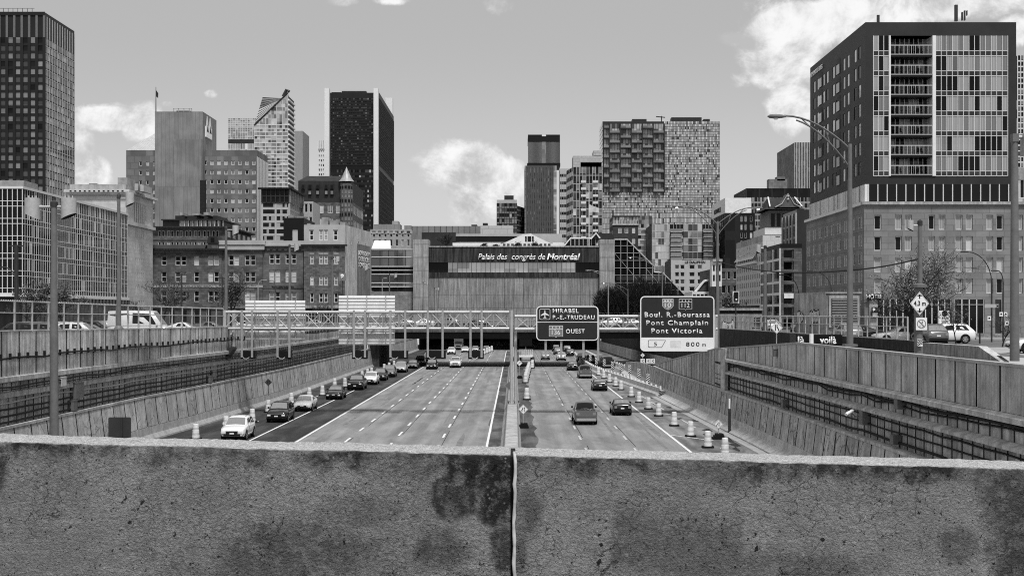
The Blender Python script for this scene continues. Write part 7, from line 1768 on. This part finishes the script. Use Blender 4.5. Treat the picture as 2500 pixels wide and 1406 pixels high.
curved('dark curved lamp before the hotel windows, the taller of the pair', 2421, 830, 118, 6.9, (2362, 615), 690); curved('small dark curved lamp right of the tall curved lamp by the hotel', 2449, 830, 122, 6.9, (2436, 661), 690); curved('curved lamp in front of the narrow hotel windows', 2030, 800, 132, 6.9, (1985, 662), 710)
curved('curved lamp beside the brick balcony building', 1950, 790, 170, 6.9, (1912, 671), 720); curved('curved lamp at the far left edge before the glass office', 40, 760, 118, 7, (8, 652), 690); curved('second curved lamp at the far left edge, slightly lower', 44, 760, 126, 7, (26, 668), 695)
curved('pale curved lamp before the sandstone pavilion', 630, 760, 205, 7, (642, 683), 700, steel); curved('dark curved lamp between the sandstone pavilion windows', 672, 760, 215, 7, (664, 685), 700); curved('pale curved lamp before the left glass wing', 933, 760, 250, 7, (937, 679), 692, steel)
for k, (px, py, Y) in enumerate(((443, 668, 170), (543, 676, 190), (40, 598, 120))):
    t = thing('utility_pole', ['dark pole with a crossbar before the dark sandstone pavilion', 'dark pole with a crossbar behind the bare tree by the pavilions', 'tall dark utility pole with a crossbar at the far left'][k], 'utility pole', (X(px, Y), Y, 7)); g = MB(); x = X(px, Y); g.tube([(x, Y, 7), (x, Y, Z(py, Y))], .12 if k < 2 else .2, steel_d, 8); g.build('pole', t); g = MB(); z_ = Z(py + 4, Y); g.box(x - .7, x + .7, Y - .06, Y + .06, z_, z_ + .12, steel_d); g.build('crossbar', t)
# overhead wires
for nm, a, b, s, lab in (('overhead_wire', (X(1752, 125), 125, Z(638, 125)), (X(2075, 75.6), 75.6, Z(660, 75.6)), .5, 'black overhead wire from the double lamp to the tall right lamp post'), ('overhead_wire', (X(2075, 75.6), 75.6, Z(660, 75.6)), (X(2243, 77), 77, Z(632, 77)), .1, 'black overhead wire from the tall right lamp post to the drum lamp')):
    g = MB(); A, B_ = Vector(a), Vector(b); g.tube([A.lerp(B_, f) - Vector((0, 0, s * 4 * f * (1 - f))) for f in [k / 14 for k in range(15)]], .045, cable_m, 5); tag(g.build(nm), lab, 'wire', 'overhead wires')
# traffic light by the graffiti kiosk
t = thing('traffic_light', 'black traffic light with a pale backing before the white corner building', 'traffic light', (X(1797, 170), 170, 6.9)); x = X(1797, 170); zc = Z(725, 170)
g = MB(); g.box(x - .42, x + .42, 170.1, 170.15, zc - .8, zc + .75, sign_white); g.box(x - .28, x + .28, 169.8, 170.08, zc - .55, zc + .65, black); g.build('housing', t); g = MB(); g.tube([(x, 170.2, 6.9), (x, 170.2, zc + .6)], .08, steel_d, 8); g.build('pole', t)
for k in range(3): g = MB(); g.lathe([(.12, 0), (.12, .02)], light_m if k == 2 else trim_m, 10, (0, 0, 0)); o = g.build('signal_lens', t); o.rotation_euler = (R(90), 0, 0); o.location = (0, -.21, zc + .45 - k * .38 - 6.9); o['_w'] = (0, 0, 0)
for o in [c for c in t.children if c.name.startswith('signal_lens')]:
    for q in o.data.vertices: q.co += Vector((x, 170, 6.9))      # the mesh was made relative to the thing
# ================================================================== fences
fm_ = M('fence steel', .42, rough=.5, var=.12, metal=.2)
def fence(label, pts, zb_of, h, post, fine, mid, top_dash=False, name='metal_fence'):
    """pts: list of (x, y)"""
    t = thing(name, label, 'fence', (pts[0][0], pts[0][1], zb_of(pts[0][1])))
    seg = []; 
    for a, b in zip(pts, pts[1:]):
        L_ = math.hypot(b[0] - a[0], b[1] - a[1]); seg.append((a, b, L_))
    tot = sum(s[2] for s in seg)
    def at(d):
        for a, b, L_ in seg:
            if d <= L_ + 1e-6: f = d / L_; return a[0] + (b[0] - a[0]) * f, a[1] + (b[1] - a[1]) * f
            d -= L_
        return pts[-1]
    n = int(tot / post)
    for k in range(n + 1):
        x, y = at(min(tot, k * tot / n)); z0 = zb_of(y); g = MB(); g.box(x - .05, x + .05, y - .05, y + .05, z0, z0 + h, fm_); g.build('fence_post', t)
    g = MB()
    for a, b, L_ in seg:
        for zz_ in mid: g.tube([(a[0], a[1], zb_of(a[1]) + zz_), (b[0], b[1], zb_of(b[1]) + zz_)], .035, fm_, 5)
    g.build('rail', t)
    g = MB(); m = int(tot / fine)
    for k in range(m):
        x, y = at(k * tot / m); z0 = zb_of(y); q = .006
        g.face([(x - q, y - q, z0), (x + q, y + q, z0), (x + q, y + q, z0 + h - .03), (x - q, y - q, z0 + h - .03)], steel_d)
        if top_dash and k % 2 == 0: g.box(x - .03, x + .03, y - .03, y + .03, z0 + h - .03, z0 + h + .03, fm_)
    g.build('picket_panel', t)
    return t
fy = [55, 70, 98, 110, 121]
fence('tall steel picket fence with a dotted top edge on the left retaining wall', [(lx_up(y) - .18, y) for y in fy], ltop, 1.75, 2.6, .16, (.05, 1.05, 1.7), True)
fence('steel picket fence on the left wall beyond the gantry', [(lx_up(y) - .18, y) for y in (123, 145, 190, 229)], ltop, 1.6, 2.6, .2, (.05, 1.0, 1.55))
oz = lambda y: 7.5
fence('thin steel railing fence along the top of the dark outer wall', [(ox(y) + .15, y) for y in (97, 110, 140, 171, 200)], oz, 1.75, 2.5, .22, (.05, 1.0, 1.7), True)
fence('dark fence in front of the bushes right of the convention centre', [(ox(258) + 1, 258), (ox(262) + 26, 262)], lambda y: 7., 2.0, 2.5, .12, (.1, 1.9))

# ================================================================== boxes, sign remains and fittings on the walls
def wbox(label, px, y0p, y1p, w_, Y, xw, m, name='junction_box', d=.35):
    g = MB(); zz0, zz1 = Z(y1p, Y), Z(y0p, Y); g.box(min(xw, xw + d), max(xw, xw + d), Y - w_ / 2, Y + w_ / 2, zz0, zz1, m); g.box(min(xw, xw + d) - .02, max(xw, xw + d) + .02, Y - w_ / 2 - .03, Y + w_ / 2 + .03, zz1, zz1 + .04, m); return tag(g.build(name), label, 'electrical box')
mw_ = M('grey cabinet paint', .14, rough=.5, var=.15)
def at_wall(px, xf, off): 
    Y = 90.
    for _ in range(30): Y = (xf(Y) + off) * F / (px - HX)
    return Y
for lab, px, a, b, w_, m in (('big grey cabinet on the left middle wall right of the near lamp post', 192, 934, 972, 1.5, mw_), ('small pale box above the cables just right of the near lamp post', 153, 921, 942, .8, M('pale cabinet paint', .5, rough=.5, var=.1)), ('dark small box below the big grey cabinet', 181, 978, 1002, .7, mw_), ('dark box on the cables of the left wall below the gantry foot', 514, 918, 934, .8, mw_), ('dark box on the left wall cables just past the gantry foot', 524, 906, 920, .7, mw_)):
    Y = at_wall(px, lx_mid, .3); wbox(lab, px, a, b, w_, Y, lx_mid(Y) + .05, m)
for lab, px, a, b, w_, m in (('dark box on the upper cable of the right wall', 2194, 975, 998, .6, mw_), ('grey cabinet beside the camera on the right middle wall', 2108, 1003, 1036, .7, mw_), ('dark box on the lowest cable of the right wall', 2184, 1063, 1084, .6, mw_), ('small dark box on the right wall cables near the pilaster', 1914, 977, 994, .6, mw_), ('tall dark bracket box on the post of the narrowing lanes sign', 1893, 853, 870, .5, mw_)):
    Y = at_wall(px, rx_mid, -.3); wbox(lab, px, a, b, w_, Y, rx_mid(Y) - .05, m, d=-.4)
Y = at_wall(2085, rx_mid, -.6); x = rx_mid(Y) - .75; zc = Z(1005, Y)
t = thing('surveillance_camera', 'white tubular surveillance camera on the right middle wall', 'camera', (x, Y, zc)); g = MB(); g.tube([(x - .35, Y - .25, zc - .12), (x + .1, Y + .1, zc + .05)], .09, white, 10); g.build('body', t); g = MB(); g.tube([(x, Y, zc), (x + .2, Y, zc - .25), (x + .75, Y, zc - .25)], .035, mw_, 6); g.build('bracket', t)
g = MB(); Y = 97.6; x = X(1752, 101); 
t = thing('marker_post', 'dark marker post with a pale tip on the pavement edge behind the merge sign', 'post', (rx(104) - .55, 104, 0)); x = rx(104) - .55
g = MB(); g.box(x - .1, x + .1, 103.9, 104.1, .03, 1.9, steel_d); g.build('post', t); g = MB(); g.box(x - .06, x + .06, 103.95, 104.05, 1.9, 2.7, white); g.build('tip', t)
# white bollard on the slip road and small street posts
for lab, px, py, Y, z0, h, r in (('white bollard standing behind the right wall before the delivery truck', 1981, 815, 100, 4.8, 0, .16), ('black bollard on the pavement by the hotel steps', 2392, 812, 112, 6.9, 0, .07)):
    g = MB(); zt = Z(py, Y); g.tube([(X(px, Y), Y, z0), (X(px, Y), Y, zt)], r, white if 'white' in lab else steel_d, 10); tag(g.build('bollard'), lab, 'bollard')
# street name sign
t = thing('direction_sign', 'pale horizontal direction sign with a letter M on the tall curved lamp', 'sign', (X(2420, 117.5), 117.5, 9.5)); x0, x1 = X(2404, 117.5), X(2439, 117.5); g = MB(); g.box(x0, x1, 117.5, 117.55, Z(751, 117.5), Z(742.5, 117.5), M('pale grey sign', .38, var=.08)); g.build('panel', t)
text_mesh('M', X(2433, 117.5), X(2438, 117.5), Z(749.5, 117.5), Z(744, 117.5), 117.49, black, t, bold=.03)
for lab, px, py, Y in (('small square sign on the tall curved lamp post', 2415, 777, 117), ('left small sign on the short curved lamp post', 2444, 767, 121.5), ('right small sign on the short curved lamp post', 2455, 767, 121.5), ('low small sign near the right edge street tree', 2458, 789, 121)):
    g = MB(); x, zc = X(px, Y), Z(py, Y); g.box(x - .16, x + .16, Y - .03, Y, zc - .2, zc + .2, sign_white); g.box(x - .08, x + .08, Y - .036, Y - .031, zc - .06, zc + .08, black); tag(g.build('parking_rule_sign'), lab, 'sign')
# street curb and paving near the right edge
g = MB(); g.face([(32, 70, 6.912), (70, 70, 6.912), (70, 100, 6.912), (31, 100, 6.912)], M('pale street paving', .3, var=.2, scale=.5)); struct(g, 'street_paving')
g = MB(); g.box(31, 75, 126, 133.4, 6.9, 7.03, M('pavement concrete', .27, var=.15)); struct(g, 'pavement')

# ================================================================== trees
bark = M('bare bark', .05, var=.3, scale=3); twig = M('brown twigs', .075, var=.3, scale=2); leafm = M('spring leaves', .14, var=.4, scale=1.5); leafp = M('pale young leaves', .26, var=.4, scale=1.5); leafd = M('dark evergreen leaves', .03, var=.4, scale=1.5); bushm = M('dense dark twigs', .028, var=.4, scale=1)
def tree(label, x, y, z0, h, spread, seed, name='bare_tree', tm=twig, leaf=None, nleaf=0, levels=4, tr=.16, lean=.25, kids=4, group=None, tw=.03, droop=0., lsize=.14, trunk=.3, flen=1.):
    q = random.Random(seed); t = thing(name, label, 'tree', (x, y, z0), group)
    gt, gc = MB(), MB(); tips = []
    def grow(p, d, L_, r, lv):
        n = 4; pts = [p]; rr = [r]
        for k in range(n):
            d = (d + Vector((q.uniform(-1, 1), q.uniform(-1, 1), q.uniform(-.4, .5) - droop * (levels - lv) * .12)) * lean).normalized()
            p = p + d * L_ / n; pts.append(p); rr.append(max(r * (1 - .55 * (k + 1) / n), .012))
        if lv >= levels - 1: gt.tube(pts, rr, bark, 6 if lv == levels else 5, False)
        else:
            for a, b, ra, rb in zip(pts, pts[1:], rr, rr[1:]):
                s = (b - a).cross(Vector((q.uniform(-1, 1), q.uniform(-1, 1), q.uniform(-1, 1)))).normalized()
                w0 = max(ra, tw); gc.face([a - s * w0, a + s * w0, b + s * w0 * .7, b - s * w0 * .7], tm)
        if lv == 0: tips.append(pts[-1]); tips.append(pts[2]); return
        m = kids + (q.random() < .5)
        for k in range(m):
            j = q.randint(1 if lv < levels else 2, n); ax = Vector((q.uniform(-1, 1), q.uniform(-1, 1), q.uniform(-.1, .9))).normalized()
            nd = (d * .55 + ax * spread).normalized(); grow(pts[j], nd, L_ * q.uniform(.55, .8) * (flen if lv == levels else 1), rr[j] * .65, lv - 1)
    grow(Vector((x, y, z0)), Vector((0, 0, 1)), h * trunk, tr, levels)
    if leaf:
        for k in range(nleaf):
            c = q.choice(tips) + Vector((q.gauss(0, .25), q.gauss(0, .25), q.gauss(0, .25)))
            a = Vector((q.uniform(-1, 1), q.uniform(-1, 1), q.uniform(-1, 1))).normalized(); b = a.cross(Vector((q.uniform(-1, 1), q.uniform(-1, 1), q.uniform(-1, 1)))).normalized(); s = lsize * q.uniform(.6, 1.3)
            gc.face([c - a * s, c + b * s * .55, c + a * s, c - b * s * .55], leaf)
    gt.build('trunk', t); gc.build('crown', t); return t
tg = 'bare street trees on the left'
tree('bare budding tree left of the near lamp post before the glass office', X(85, 150), 150, 7, 9, .9, 11, leaf=leafm, nleaf=900, group=tg)
tree('bare budding tree right of the near lamp post before the glass office', X(155, 155), 155, 7, 9, .95, 12, leaf=leafm, nleaf=1100, group=tg)
tree('small bare tree between the bank building and the sandstone pavilion', X(335, 175), 175, 7, 6, .9, 13, leaf=leafm, nleaf=500, levels=3, kids=5, group=tg)
tree('bare tree with pale buds before the left part of the dark sandstone pavilion', X(402, 200), 200, 7, 12, .9, 14, leaf=leafm, nleaf=500, group=tg)
tree('spreading bare tree behind the lamp post left of the gantry', X(560, 185), 185, 7, 12.5, 1.15, 15, leaf=leafm, nleaf=500, kids=5, tr=.2, group=tg, droop=.3)
tree('low bare tree before the rough stone house', X(788, 245), 245, 7, 9, .9, 16, group=tg)
tree('tall bare twiggy tree growing on the roof of the convention centre', X(1087, 365), 365, 26, 10.5, .55, 17, kids=5, tr=.14, tw=.05)
for k, (px, hh) in enumerate(((1182, 3.4), (1215, 3.8), (1265, 4.2), (1308, 4.4))):
    tree('small dark bushy tree on the convention centre roof, %s from the left' % names[k], X(px, 345), 345, 25.6, hh, 1.0, 30 + k, name='roof_tree', tm=bushm, leaf=leafd, nleaf=500, levels=3, kids=5, tr=.08, tw=.04, lsize=.2, group='small trees on the convention centre roof')
def bush(label, px, Y, pt, w_, seed):
    t = thing('dense_bush_tree', label, 'tree', (X(px, Y), Y, 7), 'dense dark trees before the right glass wing'); q = random.Random(seed); x, zt = X(px, Y), Z(pt, Y); g, gt = MB(), MB()
    rx_, rz_ = w_ / 2, (zt - 7) / 2
    for k in range(5200):
        a, b = q.uniform(0, 2 * math.pi), math.acos(q.uniform(-1, 1)); r = q.random() ** .38 * (1 + .16 * math.sin(3 * a + seed) * math.sin(4 * b))
        c = Vector((x + rx_ * r * math.sin(b) * math.cos(a), Y + 3 + rx_ * .7 * r * math.sin(b) * math.sin(a), 7 + rz_ * 1.02 + rz_ * r * math.cos(b)))
        d = (c - Vector((x, Y + 3, 7.5))).normalized() + Vector((q.gauss(0, .3), q.gauss(0, .3), q.gauss(0, .2))); d.normalize(); s = d.cross(Vector((q.gauss(0, 1), q.gauss(0, 1), q.gauss(0, 1)))).normalized() * .045
        L_ = q.uniform(.4, 1.1); g.face([c - s, c + s, c + d * L_ + s * .4, c + d * L_ - s * .4], bushm if q.random() < .8 else twig)
    for k in range(4): gt.tube([(x, Y + 3, 7), (x + q.uniform(-.5, .5) * rx_, Y + 3 + q.uniform(-1, 1), 7 + rz_), (x + q.uniform(-.9, .9) * rx_, Y + 3, 7 + rz_ * 1.5)], [.15, .1, .03], bark, 5)
    gt.build('trunk', t); g.build('crown', t)
for k, (px, pt, w_) in enumerate(((1490, 703, 6), (1530, 696, 6.5), (1575, 682, 7.5), (1622, 690, 6.5))): bush('dense dark twiggy tree before the right glass wing, %s from the left' % names[k], px, 250, pt, w_, k)
tree('big spreading tree with young leaves in front of the corner hotel', X(2230, 112), 112, 6.9, 9.5, 1.5, 44, name='budding_tree', leaf=leafp, nleaf=4200, kids=5, tr=.34, tw=.022, droop=.4, lsize=.07, trunk=.32, flen=1.75)
tree('slim sapling with buds before the hotel shopfront', X(2334, 108), 108, 6.9, 6.2, .6, 45, name='street_sapling', leaf=leafm, nleaf=350, levels=3, kids=5, tr=.06, tw=.015, lsize=.07, group='saplings by the hotel')
tree('bare sapling near the short curved lamp at the right edge', X(2447, 100), 100, 6.9, 5.2, .75, 46, name='street_sapling', levels=3, kids=5, tr=.06, tw=.015, group='saplings by the hotel')
tree('thin sapling behind the height limit sign', X(2205, 118), 118, 6.9, 6.5, .6, 47, name='street_sapling', leaf=leafm, nleaf=300, levels=3, kids=5, tr=.06, tw=.015, lsize=.07, group='saplings by the hotel')
tree('pale budding tree beside the white corner building', X(1782, 240), 240, 7, 9, .9, 48, name='budding_tree', leaf=leafm, nleaf=1500, levels=3, kids=6, lsize=.2)
tree('bare tree in front of the white corner building', X(1830, 210), 210, 7, 7, .8, 49, levels=4)

# ================================================================== overpass under the camera and its parapet
g = MB(); g.box(-34, 34, -14, 3.72, 7.2, 7.95, conc_m); struct(g, 'overpass_deck')
PY, PT = 3.7, .265                                        # face of the parapet, thickness
ptop_ = lambda x: EZ - .4025 - .0268 * (x + .006)
pm = bpy.data.materials.new('weathered parapet concrete'); pm.use_nodes = True
n = NT(pm.node_tree); bs = n.n['Principled BSDF']
pos = n.new('ShaderNodeNewGeometry').outputs['Position']; x_, y_, z_ = n.sep(pos)
qx = n.m('ADD', n.m('DIVIDE', x_, PY / F), HX)                     # face coordinates in photograph pixels: stains are kept where they stand on the concrete
qy = n.m('ADD', n.m('DIVIDE', n.m('SUBTRACT', EZ, z_), PY / F), HY)
nz = n.noise(pos, 5, 7, .65, .3); nf = n.noise(pos, 75, 5, .75); nm = n.noise(pos, 14, 6, .65, .2)
wob = n.m('MULTIPLY', n.m('SUBTRACT', n.m('ADD', n.m('ADD', n.m('MULTIPLY', nz, .45), n.m('MULTIPLY', nm, .3)), n.m('MULTIPLY', n.noise(pos, 45, 5, .7), .25)), .5), 3.2)
def stain(cx, cy, rx_, ry_, k, soft=.9):
    a = n.m('DIVIDE', n.m('SUBTRACT', qx, cx), rx_); b = n.m('DIVIDE', n.m('SUBTRACT', qy, cy), ry_)
    r = n.m('ADD', n.m('SQRT', n.m('ADD', n.m('MULTIPLY', a, a), n.m('MULTIPLY', b, b))), wob)
    return n.ss(r, 1 + soft * .5, 1 - soft * .5, 0., k)
def boxst(x0, x1, y0, y1, k, sx=12, sy=40):
    a = n.m('MULTIPLY', n.ss(n.m('ADD', qx, n.m('MULTIPLY', wob, 34)), x0 - sx, x0 + sx), n.ss(n.m('ADD', qx, n.m('MULTIPLY', wob, 34)), x1 + sx, x1 - sx))
    b = n.m('MULTIPLY', n.ss(n.m('ADD', qy, n.m('MULTIPLY', wob, 60)), y0 - sy, y0 + sy), n.ss(n.m('ADD', qy, n.m('MULTIPLY', wob, 60)), y1 + sy, y1 - sy))
    return n.m('MULTIPLY', n.m('MULTIPLY', a, b), k)
SL = [boxst(1085, 1255, 1060, 1215, .95, 14, 50), stain(1105, 1215, 58, 55, .85, .5), stain(1215, 1230, 45, 75, .95, .6), stain(1228, 1330, 34, 90, .8, .5), stain(1085, 1345, 70, 50, .6), stain(1290, 1250, 35, 55, .6), boxst(1255, 1290, 1290, 1420, .5), boxst(1500, 1815, 1255, 1420, .42, 14), stain(1790, 1140, 40, 60, .45), stain(680, 1350, 190, 80, .62), stain(820, 1330, 60, 60, .4), stain(870, 1250, 90, 40, .35),
      stain(2470, 1200, 70, 110, .72), stain(2490, 1350, 60, 90, .75), stain(2335, 1330, 45, 50, .6), stain(-5, 1130, 22, 60, .8), stain(600, 1395, 160, 40, .5), stain(1950, 1390, 200, 40, .4)]
sm = None
for s in SL: sm = s if sm is None else n.m('MAXIMUM', sm, s)
# grime under the lip
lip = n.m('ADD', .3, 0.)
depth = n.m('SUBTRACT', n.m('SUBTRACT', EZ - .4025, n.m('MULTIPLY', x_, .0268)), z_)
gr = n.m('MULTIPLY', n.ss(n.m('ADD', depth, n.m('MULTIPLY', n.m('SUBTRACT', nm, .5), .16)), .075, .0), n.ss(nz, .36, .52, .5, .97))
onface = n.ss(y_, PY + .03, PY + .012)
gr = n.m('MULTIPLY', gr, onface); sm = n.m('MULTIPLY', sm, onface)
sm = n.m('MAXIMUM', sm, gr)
sm = n.m('MULTIPLY', sm, n.m('MULTIPLY', n.ss(n.noise(pos, 26, 5, .75), .34, .52, .5, 1.), n.ss(n.noise(pos, 9, 4, .6), .34, .46, .6, 1.)))
base = n.m('MULTIPLY', n.mixf(n.ss(n.noise(pos, 2.6, 6, .62), .3, .7), .8, 1.18), n.ss(nf, .32, .68, .8, 1.16))
grit = n.noise(pos, 190, 3, .7); base = n.m('MULTIPLY', base, n.ss(grit, .34, .64, .86, 1.12))
scour = n.ss(n.noise(n.vscale(pos, (6, 6, 46)), 1.6, 4, .65), .55, .7); base = n.m('MULTIPLY', base, n.mixf(n.m('MULTIPLY', scour, n.ss(z_, EZ - .52, EZ - .62)), 1., 1.28))
col = n.m('MULTIPLY', n.mixf(sm, .26, .005), base)
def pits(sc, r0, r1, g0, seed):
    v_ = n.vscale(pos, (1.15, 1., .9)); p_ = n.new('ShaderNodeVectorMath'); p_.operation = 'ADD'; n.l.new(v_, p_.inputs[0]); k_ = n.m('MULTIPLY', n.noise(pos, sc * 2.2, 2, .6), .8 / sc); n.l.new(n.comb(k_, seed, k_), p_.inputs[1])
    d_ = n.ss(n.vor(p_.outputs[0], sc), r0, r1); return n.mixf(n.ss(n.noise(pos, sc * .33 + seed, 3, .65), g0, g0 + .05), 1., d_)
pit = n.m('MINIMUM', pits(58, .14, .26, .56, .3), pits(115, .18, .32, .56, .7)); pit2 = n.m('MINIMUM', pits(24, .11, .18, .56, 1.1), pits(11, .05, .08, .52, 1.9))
warp = n.new('ShaderNodeVectorMath'); warp.operation = 'ADD'; n.l.new(pos, warp.inputs[0]); n.l.new(n.comb(n.m('MULTIPLY', n.noise(pos, 34, 4, .65), .05), 0., n.m('MULTIPLY', n.noise(pos, 21, 4, .65), .06)), warp.inputs[1])
ck = n.ss(n.vor(n.vscale(warp.outputs[0], (1, 1, 1.3)), 16, 'DISTANCE_TO_EDGE'), .004, .02); ck = n.mixf(n.ss(n.noise(pos, 4.4, 4, .65), .5, .6), 1., ck)
ck2 = n.ss(n.vor(n.vscale(warp.outputs[0], (1, 1, 1.2)), 42, 'DISTANCE_TO_EDGE'), .02, .09); ck2 = n.mixf(n.ss(n.noise(pos, 6.1, 4, .65), .46, .58), 1., ck2)
ck = n.m('MULTIPLY', ck, n.mixf(ck2, .62, 1.))
col = n.m('MULTIPLY', n.m('MULTIPLY', col, n.mixf(pit, .16, 1.)), n.m('MULTIPLY', n.mixf(pit2, .08, 1.), n.mixf(ck, .3, 1.)))  # pit dirt and the relief shade of the pits put into the colour
agg = n.m('MULTIPLY', n.ss(n.vor(pos, 62), .26, .14), n.m('MULTIPLY', sm, n.ss(n.noise(pos, 17, 3, .6), .5, .62))); col = n.m('ADD', col, n.m('MULTIPLY', agg, .17))
topf = n.ss(y_, PY + .012, PY + .03)
col = n.mixf(topf, col, n.m('MULTIPLY', n.ss(n.noise(pos, 90, 4, .7), .32, .62, .6, 1.2), .62))  # top given a paler colour to carry the sunlit lip's brightness
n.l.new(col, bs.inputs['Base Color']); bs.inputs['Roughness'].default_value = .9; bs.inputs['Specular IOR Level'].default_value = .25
hgt = n.m('ADD', n.m('ADD', n.m('MULTIPLY', nf, .35), n.m('MULTIPLY', n.ss(n.noise(pos, 110, 4, .72), .3, .7), .6)), n.m('ADD', n.m('MULTIPLY', n.m('MULTIPLY', pit, pit2), .9), n.m('MULTIPLY', ck, .4)))
bp = n.new('ShaderNodeBump'); bp.inputs['Strength'].default_value = 1.0; bp.inputs['Distance'].default_value = .012; n.l.new(hgt, bp.inputs['Height']); n.l.new(bp.outputs[0], bs.inputs['Normal'])
MATS[pm.name] = pm
pr_t = thing('bridge_parapet', 'weathered concrete parapet with dark stains and a vertical joint in the foreground', 'parapet', (0, PY, 7.95))
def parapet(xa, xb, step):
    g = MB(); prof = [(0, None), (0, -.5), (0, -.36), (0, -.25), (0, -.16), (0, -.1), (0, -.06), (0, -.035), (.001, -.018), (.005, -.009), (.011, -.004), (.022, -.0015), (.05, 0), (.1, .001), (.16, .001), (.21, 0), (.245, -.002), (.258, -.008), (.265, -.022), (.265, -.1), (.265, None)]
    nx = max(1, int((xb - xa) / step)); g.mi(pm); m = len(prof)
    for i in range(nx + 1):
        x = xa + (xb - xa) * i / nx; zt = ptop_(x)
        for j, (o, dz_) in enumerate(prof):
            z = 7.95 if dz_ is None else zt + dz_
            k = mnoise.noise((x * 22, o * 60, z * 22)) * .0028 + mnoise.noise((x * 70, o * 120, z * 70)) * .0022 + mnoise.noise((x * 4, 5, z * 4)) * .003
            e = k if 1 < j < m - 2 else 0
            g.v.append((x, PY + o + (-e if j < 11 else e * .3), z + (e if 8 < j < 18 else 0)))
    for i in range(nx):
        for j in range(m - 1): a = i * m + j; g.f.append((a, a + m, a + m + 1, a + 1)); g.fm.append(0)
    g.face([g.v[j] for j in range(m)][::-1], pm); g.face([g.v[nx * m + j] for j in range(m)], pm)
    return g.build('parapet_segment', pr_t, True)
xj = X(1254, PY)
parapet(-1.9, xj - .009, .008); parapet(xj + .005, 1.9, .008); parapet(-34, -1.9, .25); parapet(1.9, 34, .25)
g = MB(); g.box(xj - .0085, xj + .0045, PY + .012, PY + PT - .01, 7.95, ptop_(xj) - .006, M('joint filler', .02, var=.2)); g.build('joint_filler', pr_t)
q = random.Random(5); pts = [(xj + .001, PY + .03, ptop_(xj) + .005), (xj + .003, PY - .003, ptop_(xj) + .001)]
z = ptop_(xj) - .015
while z > 7.97: pts.append((xj + .0028 + q.uniform(-.0016, .0016) + .0015 * math.sin(z * 14), PY - .0075 + q.uniform(-.001, .001), z)); z -= .022
rs = [.004] * 2 + [.0048 + q.uniform(-.0007, .0008) for _ in pts[2:]]
g = MB(); g.tube(pts, rs, M('backer rod foam', .4, var=.25, scale=30, fine=.2), 10); tag(g.build('backer_rod', smooth=True), 'pale foam rope squeezed out of the parapet joint', 'sealant rope')
# fairly far bare sky line: nothing more
